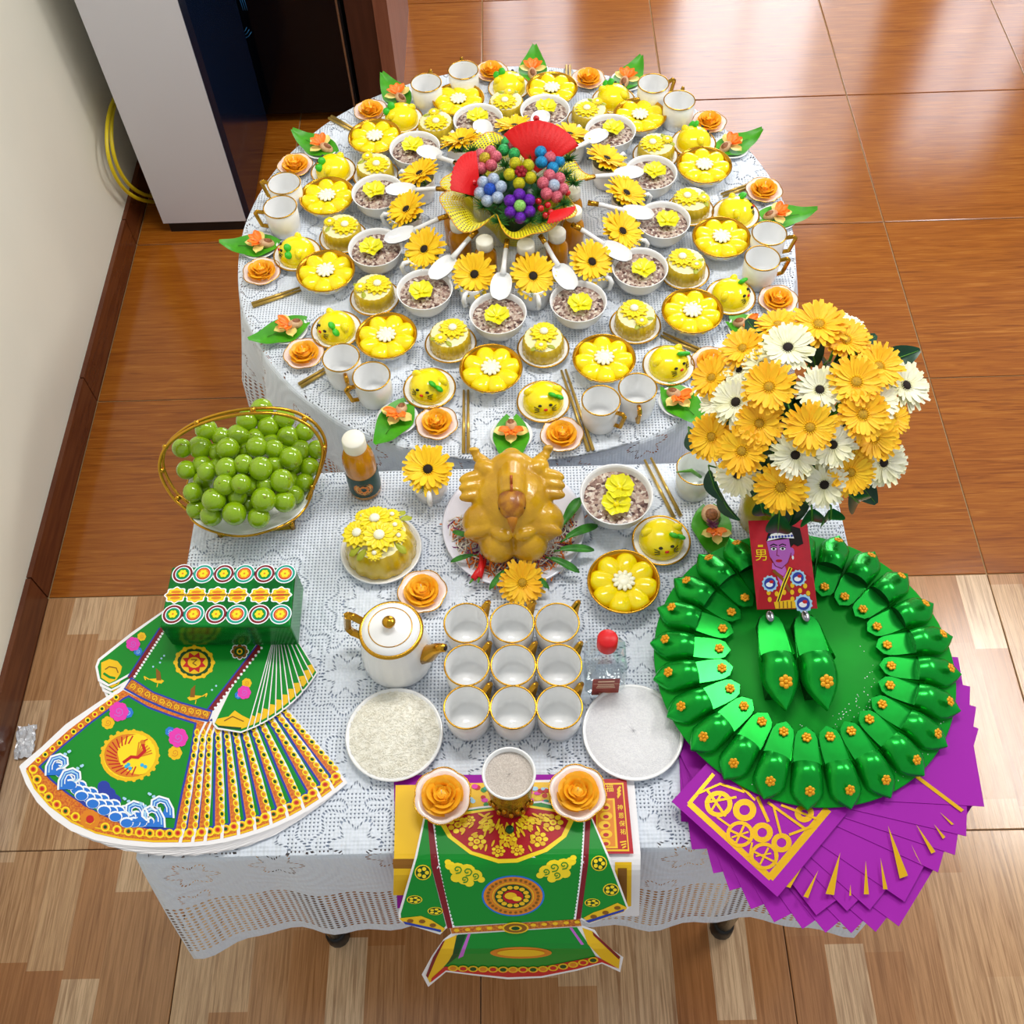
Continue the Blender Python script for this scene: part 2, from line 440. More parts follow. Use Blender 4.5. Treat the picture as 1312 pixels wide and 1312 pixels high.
# small silvery patch by the baseboard, a thin crinkled mesh on the floor
M['crinkle'] = mat('silvery_crinkle', '#F2F4F8', .15, metal=.3, coat=.5)
rg = random.Random(31); sx_ = MB(); c0 = at(27, 952, 0)
hts = [[abs(rg.gauss(0, .006)) + .001 for _ in range(12)] for _ in range(12)]
sx_.grid(lambda u, v: Vector(((u - .5) * .042 + rg.uniform(-.002, .002), (v - .5) * .075 + rg.uniform(-.002, .002), hts[int(u * 11 + .5)][int(v * 11 + .5)])), 12, 12, smooth=False)
single('crinkled_patch', sx_.mesh('crinkled_patch', M['crinkle']), 'small crinkled silvery patch on the floor by the baseboard', 'patch', (c0.x + .012, c0.y, .0005), (0, 0, .1))
# ceiling lamps (out of frame) that the room has
M['lampglow'] = mat('lamp_diffuser', '#FFFFFF', 0.4, emit=('#FFF8EC', 4))
M['purpleled'] = mat('purple_led', '#8A40FF', 0.4, emit=('#8C3CFF', 4))
for lx, ly, t in ((0.9, .35, 'over the round table'), (3.1, .74, 'over the empty floor')):
    thing('ceiling_lamp', [S('housing', MB().box((-.63, -.15, .02), (.63, .15, .05)).mesh('housing', M['frame'])), S('diffuser', MB().box((-.6, -.125, .012), (.6, .125, .02)).mesh('diffuser', M['lampglow']))],
          'long white ceiling lamp ' + t, 'lamp', (lx, ly, 3.06))

# ---------------------------------------------------------------- tables and lace cloths
TZ = 0.72
RC = Vector((0.705, 0.4126)); RR = 0.558
FX0, FX1, FY0, FY1 = .152, 1.237, -.808, -.156
def lace_material():
    m = D.materials.new('white_lace'); m.use_nodes = True; nt = m.node_tree; X.nt = nt
    b = nt.nodes['Principled BSDF']
    uvn = nt.nodes.new('ShaderNodeUVMap'); uvn.uv_map = 'UVMap'
    sp = nt.nodes.new('ShaderNodeSeparateXYZ'); nt.links.new(uvn.outputs[0], sp.inputs[0])
    u, v = X(sp.outputs[0]), X(sp.outputs[1])
    at_ = nt.nodes.new('ShaderNodeAttribute'); at_.attribute_name = 'drop'
    drop = X(at_.outputs['Fac'])                       # 0 on the top, metres below the edge on the drop
    k = 2 * PI / .0115
    net = fn('MULTIPLY', fn('SINE', (u + v) * k), fn('SINE', (u - v) * k))
    hole_fine = net > .6
    k2 = 2 * PI / .021
    net2 = fn('MULTIPLY', fn('SINE', (u + v) * k2), fn('SINE', (u - v) * k2))
    hole_big = net2 > .28
    vo = nt.nodes.new('ShaderNodeTexVoronoi'); vo.voronoi_dimensions = '2D'; vo.inputs['Scale'].default_value = 7.0; vo.inputs['Randomness'].default_value = .55
    nt.links.new(uvn.outputs[0], vo.inputs['Vector'])
    ps = nt.nodes.new('ShaderNodeSeparateXYZ'); nt.links.new(vo.outputs['Position'], ps.inputs[0])
    dx = u - X(ps.outputs[0]); dy = v - X(ps.outputs[1])
    th = fn('ARCTAN2', dy, dx); r = X(vo.outputs['Distance']) / 7.0
    petal = .030 * (1 + .28 * fn('COSINE', th * 6.0))
    dots = fn('SINE', th * 44.0) > .1
    line = fn('MULTIPLY', fn('ABSOLUTE', r - petal) < .0026, dots)
    petal2 = .058 * (1 + .12 * fn('COSINE', th * 8.0))
    line2 = fn('MULTIPLY', fn('ABSOLUTE', r - petal2) < .0022, fn('SINE', th * 90.0) > 0)
    nz = X(noise(nt, uvn.outputs[0], 4.0, detail=2))
    netzone = fn('MULTIPLY', fn('MULTIPLY', r > .036, (fn('ABSOLUTE', r - petal2) > .006)), nz > .44)
    top = drop < .0005
    band = fn('MULTIPLY', drop > .16, drop < .33)      # openwork band of the hanging border
    h = fn('MAXIMUM', fn('MULTIPLY', top, fn('MAXIMUM', fn('MULTIPLY', netzone, hole_fine), fn('MAXIMUM', line, line2))), fn('MULTIPLY', band, hole_big))
    h = fn('MAXIMUM', h, fn('MULTIPLY', 1 - top, fn('MULTIPLY', line, drop < .15)))
    tr = nt.nodes.new('ShaderNodeBsdfTransparent'); mx = nt.nodes.new('ShaderNodeMixShader')
    b.inputs['Base Color'].default_value = lin('#DFE7F2'); b.inputs['Roughness'].default_value = .75
    rel = fn('ADD', fn('MULTIPLY', net, .35), fn('COSINE', r * 330.0) * .5 + nz * .6)
    bp = nt.nodes.new('ShaderNodeBump'); bp.inputs['Strength'].default_value = .5; bp.inputs['Distance'].default_value = .0022
    nt.links.new(rel.k, bp.inputs['Height']); nt.links.new(bp.outputs[0], b.inputs['Normal'])
    out = nt.nodes['Material Output']
    nt.links.new(h.k, mx.inputs[0]); nt.links.new(b.outputs[0], mx.inputs[1]); nt.links.new(tr.outputs[0], mx.inputs[2])
    nt.links.new(mx.outputs[0], out.inputs[0])
    return m
M['lace'] = lace_material()
M['tabletop'] = mat('grey_blue_tabletop', '#BBC8DC', 0.4)
M['chrome'] = mat('chrome_leg', '#8F8A78', 0.25, metal=1)
M['rubber'] = mat('black_rubber', '#0C0D0F', 0.45)
def cloth_mesh(name, rings, uvs, drops, closed=True):
    """rings: list of rings of 3D points"""
    me = D.meshes.new(name); n = len(rings[0]); vs = [p for r in rings for p in r]
    fs = []
    for j in range(len(rings) - 1):
        for i in range(n):
            i2 = (i + 1) % n
            fs.append((j * n + i, j * n + i2, (j + 1) * n + i2, (j + 1) * n + i))
    fs.append(tuple(range(n))[::-1])
    me.from_pydata([tuple(p) for p in vs], [], fs)
    uv = me.uv_layers.new(name='UVMap'); flat = [p for r in uvs for p in r]
    for l in me.loops: uv.data[l.index].uv = flat[l.vertex_index]
    a = me.attributes.new('drop', 'FLOAT', 'POINT'); dl = [d for d in drops for _ in range(n)]
    a.data.foreach_set('value', dl)
    me.materials.append(M['lace'])
    for p in me.polygons: p.use_smooth = len(p.vertices) == 4
    me.update(); return me
# round cloth
N = 240
rings = []; uvs = []; drops = []
random.seed(3)
prof = [(RR - .02, 0, 0), (RR - .004, 0, 0), (RR, -.003, .004), (RR, -.003, .0045), (RR + .002, -.02, .02)] + [(RR + .003, -.02 - .02 * q, .02 + .02 * q) for q in range(1, 18)]
for (r, dz, dr) in prof:
    ring = []; uvr = []
    for i in range(N):
        a = 2 * PI * i / N
        fr_ = max(0, min(1, (math.sin(a) + .93) / .2)) if math.sin(a) < -.7 else 1    # hangs straight against the front table
        wv = (.012 * math.sin(a * 17) + .008 * math.sin(a * 29 + 1) + .012) * min(1, dr / .2) * fr_ * 1.3
        hem = 1 + .05 * math.sin(a * 11) + .03 * math.sin(a * 23)
        rr = r + wv + .025 * fr_ * (dr / .36)
        if fr_ < 1: rr = min(rr, RR + .004 + .1 * fr_)
        ring.append((RC.x + rr * math.cos(a), RC.y + rr * math.sin(a), TZ + dz * hem))
        ru = r
        uvr.append((RC.x + ru * math.cos(a), RC.y + ru * math.sin(a)) if dr < .0042 else (a * RR, 3 + dr))
    rings.append(ring); uvs.append(uvr); drops.append(dr if dr > .0042 else 0)
single('round_tablecloth', cloth_mesh('round_tablecloth', rings, uvs, drops), 'white lace cloth draped over the round table', 'tablecloth')
# front cloth
def rect_ring(g, n=60):
    """points along the rectangle grown by g, corners rounded"""
    pts = []; uvp = []
    L = [(FX0, FY0), (FX1, FY0), (FX1, FY1), (FX0, FY1)]
    for s_ in range(4):
        a = L[s_]; b_ = L[(s_ + 1) % 4]
        nx, ny = [(0, -1), (1, 0), (0, 1), (-1, 0)][s_]
        for i in range(n):
            t = i / n
            if g < 0:
                a_ = (a[0] + g * (1 if a[0] > .7 else -1), a[1] + g * (1 if a[1] > -.5 else -1)); c_ = (b_[0] + g * (1 if b_[0] > .7 else -1), b_[1] + g * (1 if b_[1] > -.5 else -1))
                pts.append((a_[0] + (c_[0] - a_[0]) * t, a_[1] + (c_[1] - a_[1]) * t, t, s_)); continue
            pts.append((a[0] + (b_[0] - a[0]) * t + nx * g, a[1] + (b_[1] - a[1]) * t + ny * g, t, s_))
        nx2, ny2 = [(0, -1), (1, 0), (0, 1), (-1, 0)][(s_ + 1) % 4]
        for i in range(1, 5):
            t = i / 5 * PI / 2
            k_ = (math.cos(t), math.sin(t)) if g > 0 else (1 - .001 * i, 1 + .001 * i)
            pts.append((b_[0] + g * (nx * k_[0] + nx2 * k_[1]), b_[1] + g * (ny * k_[0] + ny2 * k_[1]), 1.0 + t * .05, s_ + .5))
    return pts
rings = []; uvs = []; drops = []
prof = [(-.02, 0, 0), (-.003, 0, 0), (.0005, -.003, .005), (.0005, -.003, .0055), (.002, -.02, .02)] + [(.003, -.02 - .0165 * q, .02 + .02 * q) for q in range(1, 18)]
per = 0
for (g, dz, dr) in prof:
    base = rect_ring(g)
    ring = []; uvr = []; acc = 0; prev = None
    for i, (x, y, t, s_) in enumerate(base):
        if prev is not None: acc += math.hypot(x - prev[0], y - prev[1])
        prev = (x, y)
        back = (s_ == 2)
        corner = (s_ % 1 == .5) and s_ not in (1.5, 2.5)
        fl = .045 * (dr / .38) * (0 if back else 1)
        wv = (.005 * math.sin(acc * 26 + 1) + .004 * math.sin(acc * 61)) * min(1, dr / .2) * (0 if back else 1)
        near = 0
        if s_ in (0, 1, 3): near = max(0, 1 - min(t, 1 - t) * 8) * (dr / .38) * .03
        gx, gy = [(0, -1), (1, 0), (0, 1), (-1, 0)][int(s_) % 4]
        if s_ % 1 == .5:
            g2 = [(0, -1), (1, 0), (0, 1), (-1, 0)][(int(s_) + 1) % 4]
            gx, gy = (gx + g2[0]) * .75, (gy + g2[1]) * .75
            if s_ in (1.5, 2.5): fl = 0; wv = 0
        hem = 1 + .045 * math.sin(acc * 9 + 2) + (.16 if corner else 0) + near * 2
        if back or s_ in (1.5, 2.5): gy = min(gy, 0); hem = 1
        ring.append((x + gx * (fl + wv + near), y + gy * (fl + wv + near), TZ + dz * hem))
        uvr.append((x, y) if dr < .0052 else (acc, 5 + dr))
    rings.append(ring); uvs.append(uvr); drops.append(dr if dr > .0052 else 0)
single('front_tablecloth', cloth_mesh('front_tablecloth', rings, uvs, drops), 'white lace cloth draped over the rectangular front table', 'tablecloth')
tb = MB().lathe([(0, TZ - .03), (RR - .012, TZ - .03), (RR - .008, TZ - .025), (RR - .008, TZ - .007), (RR - .012, TZ - .003), (0, TZ - .003)], 96, c=(RC.x, RC.y, 0)).mesh('table_top', M['tabletop'])
legm = MB().tube([(0, 0, TZ - .03), (0, 0, .03)], .016, 12).mesh('leg', M['chrome'])
footm = MB().lathe([(.0, .05), (.018, .05), (.021, .04), (.023, .006), (.021, 0), (0, 0)], 14).mesh('rubber_foot', M['rubber'])
def legs(pts): return [S('leg', legm, [S('rubber_foot', footm)], (x, y, 0)) for x, y in pts]
thing('round_table', [S('table_top', tb)] + legs([(RC.x + .36 * math.cos(a), RC.y + .36 * math.sin(a)) for a in (PI / 4, 3 * PI / 4, 5 * PI / 4, 7 * PI / 4)]),
      'round table under the lace cloth, holding the ring of offerings', 'table')
tb = MB().box((FX0 + .006, FY0 + .006, TZ - .03), (FX1 - .006, FY1 - .004, TZ - .003)).mesh('table_top', M['tabletop'])
fl_ = []
for px in (.317, 1.076):
    fl_ += [(px, -.812), (px, -.24)]
thing('front_table', [S('table_top', tb)] + legs([(a, b_ + (.03 if b_ < -.5 else 0)) for a, b_ in fl_]), 'rectangular table under the lace cloth with black-footed legs', 'table')

# ---------------------------------------------------------------- crockery and sweets of the round table
def petal_fn(L, W, tip=.35, droop=0.0, cup=0.0, base=.25, blunt=.55):
    """flat pointed petal along +x from 0 to L; returns grid function (u across, v along)"""
    def f(u, v):
        w = W * (base + (1 - base) * math.sin(min(1, v / .62) * PI / 2)) * (1 - max(0, (v - .62) / .38) ** 2 * (1 - tip * .5))
        if v > .985: w *= blunt
        y = (u - .5) * w
        return Vector((L * v, y, -droop * v * v * L + cup * ((u - .5) * 2) ** 2 * W))
    return f
def daisy_mb(k, c, R, n, W, r0, mat=0, cmat=1, droop=.2, tilt=.15, ro=0, dome=None, nv=5, nu=3, jit=0, seed=1, layer=True):
    rg = random.Random(seed)
    for ly in ((0, 1.0, 0), (1, .82, .5)) if layer else ((0, 1.0, 0),):
        for i in range(n):
            a = 2 * PI * (i + ly[2]) / n + ro + rg.uniform(-jit, jit) * .3
            LL = (R - r0) * ly[1] * (1 + rg.uniform(-jit, jit) * .25)
            g = petal_fn(LL, W * (1 + rg.uniform(-jit, jit)), droop=droop + rg.uniform(-jit, jit) * .5, cup=.12, blunt=1.0 if jit else .55, tip=1.0 if jit else .35)
            t = tilt + ly[0] * .16
            Mx = Matrix.Translation(c) @ Matrix.Rotation(a, 4, 'Z') @ Matrix.Translation((r0, 0, .0008 * ly[0])) @ Matrix.Rotation(-t, 4, 'Y')
            old = k.M; k.M = old @ Mx
            k.grid(g, nu, nv, mat)
            k.M = old
# --- soup bowl
def soup_material():
    m = mat('sweet_rice_soup', '#A08070', .35, coat=.3); nt = m.node_tree; X.nt = nt
    b = nt.nodes['Principled BSDF']; tc = nt.nodes.new('ShaderNodeTexCoord')
    vo = nt.nodes.new('ShaderNodeTexVoronoi'); vo.inputs['Scale'].default_value = 210
    nt.links.new(tc.outputs['Object'], vo.inputs['Vector'])
    sp = nt.nodes.new('ShaderNodeSeparateColor'); nt.links.new(vo.outputs['Color'], sp.inputs[0])
    c = ramp(nt, sp.outputs[0], [(0, '#4A2A26'), (.18, '#7A5A50'), (.45, '#A88A7C'), (.7, '#C9B4A4'), (1, '#E4DACB')])
    nt.links.new(c, b.inputs['Base Color'])
    bp = nt.nodes.new('ShaderNodeBump'); bp.inputs['Strength'].default_value = .8; bp.inputs['Distance'].default_value = .003; bp.invert = True
    nt.links.new(vo.outputs['Distance'], bp.inputs['Height']); nt.links.new(bp.outputs[0], b.inputs['Normal'])
    return m
M['soup'] = soup_material()
def soup_spec(scale=1.0, nfl=1):
    bowl = MB().lathe([(0, .004), (.020, .004), (.022, 0), (.026, .001), (.027, .006), (.038, .014), (.047, .028), (.0525, .05), (.0535, .0515), (.0515, .0515), (.0495, .046), (.044, .030), (.035, .016), (0, .012)], 40).mesh('bowl', M['white'])
    rg = random.Random(5); so = MB()
    so.grid(lambda u, v: Vector((.0478 * v * math.cos(2 * PI * u), .0478 * v * math.sin(2 * PI * u), .040 + .004 * (1 - v * v) + (rg.uniform(-.0012, .0012) if v < .95 else 0))), 40, 12, closeu=True)
    soup = so.mesh('soup', M['soup'])
    kids = [S('bowl', bowl), S('soup', soup)]
    fl = MB()
    for i in range(5):
        a = 2 * PI * i / 5
        fl.M = Matrix.Rotation(a, 4, 'Z') @ Matrix.Translation((.003, 0, 0)) @ Matrix.Rotation(-.35, 4, 'Y')
        fl.grid(lambda u, v: Vector((.0165 * v, (u - .5) * .021 * math.sin(min(1, v * 1.15 + .12) * PI * .62) * (1 if v < .9 else .82), .004 * ((u - .5) * 2) ** 2 + .003 * math.sin(u * 9) * v * .5)), 6, 6)
    fl.M = Matrix()
    flm = fl.mesh('flower_topping', M['jelly2'])
    ce = MB().ball((0, 0, .003), (.004, .004, .003), 8, 5).mesh('flower_centre', M['jelly'])
    if nfl == 1: kids.append(S('flower_topping', flm, [S('flower_centre', ce)], (-.001, -.008, .0465), (0, 0, 0), (1.25, 1.25, 1.25)))
    else:
        for q in ((.004, .013), (-.0, -.016)): kids.append(S('flower_topping', flm, [S('flower_centre', ce)], (q[0], q[1], .0455), (0, 0, q[1] * 40), (1.15, 1.15, 1.15)))
    return kids
SOUP = soup_spec(); SOUP2 = soup_spec(nfl=2)
# --- flower jelly in a gold-rimmed bowl
def ringm(R, z, r=.0012, n=40, name='gold_rim', mt='gold'):
    k = MB(); k.grid(lambda u, v: Vector(((R + r * math.cos(2 * PI * v)) * math.cos(2 * PI * u), (R + r * math.cos(2 * PI * v)) * math.sin(2 * PI * u), z + r * math.sin(2 * PI * v))), n, 7, closeu=True)
    return k.mesh(name, M[mt])
M['glaze'] = mat('yellow_glaze', '#E9D36A', 0.1, coat=.5)
jb = MB().lathe([(0, .003), (.024, .003), (.026, 0), (.029, .0), (.030, .005), (.045, .014), (.0545, .032), (.056, .035)], 44, 0)
jb.lathe([(.056, .035), (.0535, .034), (.051, .028), (.045, .018), (0, .012)], 44, 1)
jbm = jb.mesh('bowl', [M['white'], M['gold']])
pm = MB()
pm.grid(lambda u, v: Vector((.010 + .041 * (1 - math.cos(PI * v)) / 2, (.0185 * math.sin(min(1, v * .8 + .2) * PI * .92) ** .8) * math.sin((u - .5) * PI), .016 + .012 * v * v + (.020 * math.sin(PI * min(1, v * .93 + .07)) ** .6) * math.cos((u - .5) * PI * .98))), 9, 9)
pmm = pm.mesh('jelly_petal', M['jelly'])
jc = MB()
for i in range(11):
    a = 2 * PI * i / 11
    jc.ball((.0095 * math.cos(a), .0095 * math.sin(a), .0355), (.0042, .0028, .0028), 8, 5, M=Matrix.Rotation(a, 3, 'Z'))
jc.ball((0, 0, .0355), (.008, .008, .003), 10, 5)
jcm = jc.mesh('jelly_centre', M['jwhite'])
JELLY = [S('bowl', jbm, [S('gold_rim', ringm(.056, .0352, .0015, 44))])] + [S('jelly_petal', pmm, rot=(0, 0, 2 * PI * (i + .5) / 8), scale=(1.03, 1.12, 1)) for i in range(8)] + [S('jelly_centre', jcm, scale=(1.4, 1.4, 1.05))]
# --- daisy-topped cake on a gold-rimmed saucer
def saucer(R):
    k = MB().lathe([(0, .002), (R * .5, .002), (R * .52, 0), (R * .58, 0), (R * .6, .004), (R * .96, .0125), (R, .0145), (R * .97, .0150), (R * .62, .0075), (0, .006)], 44)
    return S('saucer', k.mesh('saucer', M['white']), [S('gold_rim', ringm(R * .99, .0148, .0016, 44))])
def leaf_small(L, W):
    k = MB(); k.grid(petal_fn(L, W, tip=.9, droop=.25, cup=-.15), 5, 6); return k
flute = lambda a, r, z: 1 + .035 * abs(math.sin(a * 11)) - .02
cb_ = MB().lathe([(.036, .007), (.039, .012), (.0385, .030), (.0365, .040), (.034, .0425)], 88, 0, wave=flute)
cb_.lathe([(.034, .0425), (.030, .0440), (0, .0445)], 88, 1, wave=flute)
cbm = cb_.mesh('cake_body', [M['jellydk'], M['cakecream']])
dz_ = MB(); daisy_mb(dz_, (0, 0, 0), .0205, 13, .0085, .004, droop=.25, tilt=.12, layer=True, nv=5)
dzm = dz_.mesh('daisy', M['daisy'])
dcc = MB().ball((0, 0, .003), (.0062, .0062, .0035), 10, 6).mesh('daisy_centre', M['jwhite'])
lfm = leaf_small(.016, .009).mesh('leaf', M['leafjelly'])
DAISY = lambda loc, s, rz=0, tilt=(0, 0): S('daisy', dzm, [S('daisy_centre', dcc)], loc, (tilt[0], tilt[1], rz), (s, s, s))
CAKE = [saucer(.0475), S('cake_body', cbm), DAISY((.003, .009, .047), 1.3, .2), DAISY((-.008, -.022, .0485), .62, .4),
        S('leaf', lfm, loc=(-.012, -.022, .0465), rot=(0, -.1, 3.4)), S('leaf', lfm, loc=(.002, -.022, .0465), rot=(0, -.1, -.4))]
# --- cat-face jelly dome (face towards -y)
cd_ = MB().lathe([(.034, .006), (.0365, .011), (.0368, .018), (.035, .026), (.031, .034), (.024, .0405), (.014, .0445), (.005, .0458), (0, .046)], 36)
cdm = cd_.mesh('jelly_dome', M['jelly'])
earm = MB().ball((0, 0, 0), (.0085, .0055, .0085), 12, 8).mesh('ear', M['jelly'])
eyem = MB().ball((0, 0, 0), (.0023, .0016, .0028), 10, 6).mesh('eye', M['black'])
nosem = MB().ball((0, 0, 0), (.0026, .0016, .002), 10, 6).mesh('nose', M['red'])
wh = MB()
for sx in (-1, 1):
    for q in (-1, 0, 1): wh.tube([(sx * .012, 0, q * .0022), (sx * .0185, .0035, q * .0042)], .0005, 4)
bw = MB()
for sx in (-1, 1): bw.ball((sx * .006, 0, .0005), (.0066, .0035, .0068), 10, 6)
bw.ball((0, -.001, 0), (.0028, .003, .0028), 8, 5)
def cat_spec():
    kids = [saucer(.047), S('jelly_dome', cdm)]
    yy = lambda r_, x: -math.sqrt(r_ * r_ - x * x)
    kids += [S('ear', earm, loc=(-.024, .006, .0355), rot=(0, -.6, 0), scale=(1.25, 1.4, 1.25)), S('ear', earm, loc=(.024, .006, .0355), rot=(0, .6, 0), scale=(1.25, 1.4, 1.25))]
    kids += [S('eye', eyem, loc=(x, yy(.0285, x), .0367), rot=(.8, 0, 0), scale=(1.5, 1.5, 1.5)) for x in (-.0095, .0095)]
    kids += [S('nose', nosem, loc=(0, -.0328, .0315), rot=(.6, 0, 0), scale=(1.4, 1.4, 1.4))]
    for sx in (-1, 1):
        whm = MB()
        for q in (-1, 0, 1):
            za, zb = .0308 + q * .0018, .0300 + q * .0042
            ra = lambda z: .0315 + (.034 - z) * .55 + .0007
            whm.tube([(sx * .0115, yy(ra(za), .0115), za), (sx * .0195, yy(ra(zb), .0195), zb)], .0007, 4)
        kids.append(S('whiskers', whm.mesh('whiskers', M['black'])))
    kids += [S('bow', bw.mesh('bow', M['bow']), loc=(.0205, -.0125, .0425), rot=(.9, .6, 0), scale=(1.25, 1.25, 1.25))]
    return kids
CAT = cat_spec()
# --- rose candle on a scalloped pink dish
sc6 = lambda a, r, z: 1 + (.07 * abs(math.cos(a * 3)) - .03) * min(1, r / .03)
pd = MB().lathe([(0, .002), (.018, .002), (.020, 0), (.028, .006), (.0365, .0135), (.036, .0145), (.028, .009), (.018, .005), (0, .0045)], 60, wave=sc6).mesh('scalloped_dish', M['pink'])
er = MB(); er.grid(lambda u, v: Vector(((.0365 + .0009 * math.cos(2 * PI * v)) * sc6(2 * PI * u, .0365, 0) * math.cos(2 * PI * u), (.0365 + .0009 * math.cos(2 * PI * v)) * sc6(2 * PI * u, .0365, 0) * math.sin(2 * PI * u), .0142 + .0009 * math.sin(2 * PI * v))), 60, 6, closeu=True)
erm = er.mesh('dish_rim', M['gold'])
ro = MB(); RJ = random.Random(14)
def rose_petal(k, a, r, h, w, lean):
    h *= RJ.uniform(.86, 1.12); a += RJ.uniform(-.25, .25); lean *= RJ.uniform(.7, 1.35); jx, jy = RJ.uniform(-.0012, .0012), RJ.uniform(-.0012, .0012)
    def f(u, v):
        t = (u - .5) * w
        rr = r * (1 + lean * v * v) + .0012 * math.cos(t * 2.2)
        curl = .0022 * max(0, v - .7) / .3
        return Vector((jx + (rr + curl) * math.cos(a + t), jy + (rr + curl) * math.sin(a + t), h * (.15 + .85 * v * (1 - .35 * ((u - .5) * 2) ** 4)) - curl * .8))
    k.grid(f, 8, 7)
for r, h, n, w, lean, ph in ((.0035, .026, 2, 3.6, .15, 0), (.0062, .0255, 3, 2.6, .35, .5), (.0095, .0235, 4, 2.0, .5, .2), (.0125, .020, 5, 1.65, .6, .7), (.0142, .0145, 5, 1.7, .62, .1)):
    for i in range(n): rose_petal(ro, 2 * PI * i / n + ph, r, h, w, lean)
ro.lathe([(0, .001), (.013, .001), (.012, .012), (.004, .019), (0, .0195)], 16)
rom = ro.mesh('rose_candle', M['rose'])
wickm = MB().tube([(0, 0, .018), (.0005, 0, .030)], .0006, 5).mesh('wick', M['jwhite'])
ROSE = [S('scalloped_dish', pd, [S('dish_rim', erm)]), S('rose', rom, [S('wick', wickm)], (0, 0, .004), (0, 0, 0), (1.06, 1.06, 1.05))]
# --- leaf plate: betel leaf with orange blossom slices and a split nut (leaf tip towards +y)
M['nutskin'] = mat('nut_husk', '#D9B38C', .5, var=('#C79A70', 120)); M['nut'] = mat('nut_flesh', '#A8683C', .5, var=('#7A4A2A', 200))
M['segor'] = mat('orange_blossom', '#FF7A1A', .4, var=('#FF9430', 120)); M['segye'] = mat('pale_yellow_petal', '#F7EC8A', .4)
def betel(L, W, bend):
    k = MB()
    def f(u, v):
        w = W * (math.sin(min(1, v * 1.9 + .12) * PI / 2)) * max(.02, (1 - v)) ** .62 * 1.25
        y = (u - .5) * w
        back = -.10 * L * (1 - abs(u - .5) * 2 * .2) * (abs(u - .5) * 2) * max(0, .25 - v) * 4
        return Vector((y, L * v + back - L * .42, .003 + bend * max(0, v - .45) ** 2 * L + .06 * W * (abs(u - .5) * 2) ** 1.3 + .0015 * math.sin(v * 14)))
    k.grid(f, 9, 14)
    return k.mesh('betel_leaf', M['green'])
plate_s = MB().lathe([(0, .002), (.020, .002), (.021, 0), (.027, .003), (.0375, .010), (.0365, .0112), (.026, .0055), (0, .004)], 40).mesh('plate', M['white'])
lv = MB().tube([(0, -.03, .0065), (0, 0, .0062), (0, .03, .008)], .0007, 4).mesh('leaf_vein', M['stem'])
ob = MB()
for i, a in enumerate((-1.05, -.35, .35, 1.05)):
    ob.M = Matrix.Translation((0, -.004, .010)) @ Matrix.Rotation(PI / 2 + a, 4, 'Z') @ Matrix.Rotation(-.55, 4, 'Y')
    ob.grid(petal_fn(.022, .012, tip=.6, droop=.1, cup=.2), 5, 6)
ob.M = Matrix()
obm = ob.mesh('orange_blossom', M['segor'])
yb = MB()
for i, a in enumerate((-1.35, 1.35, 0.0)):
    yb.M = Matrix.Translation((0, -.004, .008)) @ Matrix.Rotation(PI / 2 + a, 4, 'Z') @ Matrix.Rotation(-.3, 4, 'Y')
    yb.grid(petal_fn(.026, .017, tip=.3, droop=.1, cup=.12), 5, 6)
ybm = yb.mesh('yellow_petal', M['segye'])
nt_ = MB(); nt_.ball((0, 0, 0), (.0105, .016, .0095), 14, 8, 0)
nt_.ball((0, -.001, .0055), (.0068, .010, .0055), 12, 7, 1)
ntm = nt_.mesh('split_nut', [M['nutskin'], M['nut']])
betelm = betel(.112, .072, .42); betelm2 = betel(.10, .068, .1)
LEAF = [S('plate', plate_s), S('betel_leaf', betelm, [S('leaf_vein', lv)], (0, .012, .006)), S('yellow_petal', ybm, loc=(0, .0, .004), scale=(1.25, 1.25, 1.2)), S('orange_blossom', obm, loc=(0, .0, .005), scale=(1.3, 1.3, 1.3)), S('split_nut', ntm, loc=(0, -.016, .0155), rot=(.35, 0, .2))]
# --- tea cup
def cup_parts(r, h):
    k = MB().lathe([(0, .003), (r * .80, .003), (r * .82, 0), (r * .88, 0), (r * .92, .003), (r * .985, h * .35), (r, h), (r * .96, h + .0008), (r * .93, h - .002), (r * .9, h * .35), (r * .82, .007), (0, .006)], 44)
    hd = MB()
    q = [(r * .96, 0, h * .86), (r + .013, 0, h * .95), (r + .0175, 0, h * .88), (r + .0105, 0, h * .34), (r * .95, 0, h * .26)]
    for a, b in zip(q[:-1], q[1:]): hd.tube([a, b], .0040, 6, smooth=False)
    for a in q[1:-1]: hd.ball(a, .0040, 6, 5)
    return [S('cup_body', k.mesh('cup_body', M['white'])), S('gold_rim', ringm(r * .985, h, .0014, 44)), S('handle', hd.mesh('handle', M['gold']))]
CUP = cup_parts(.0335, .060)
# --- gerbera
def gerbera(kind, seed, n=19, R=.044):
    k = MB(); daisy_mb(k, (0, 0, 0), R, n + 6, R * .215, R * .14, droop=.10, tilt=.20, jit=.28, seed=seed, nv=5, nu=3)
    pet = k.mesh('petals', M[{'y': 'pet_y', 'o': 'pet_o', 'c': 'pet_c'}[kind]])
    c = MB(); rg = random.Random(seed)
    c.lathe([(R * .20, .001), (R * .19, .0035), (R * .1, .0052), (0, .0055)], 14, 0)
    for i in range(16):
        a = 2 * PI * i / 16
        c.tube([(R * .17 * math.cos(a), R * .17 * math.sin(a), .002), (R * .23 * math.cos(a), R * .23 * math.sin(a), .0065)], .0009, 4, 1)
    cen = c.mesh('flower_centre', {'y': [M['dark'], M['pet_y']], 'o': [M['olive'], M['pet_y']], 'c': [M['dark'], M['pet_c']]}[kind])
    return [S('petals', pet), S('flower_centre', cen)]
GERB = {k: [gerbera(k, s_ + 3, 19 + s_) for s_ in range(3)] for k in 'yoc'}
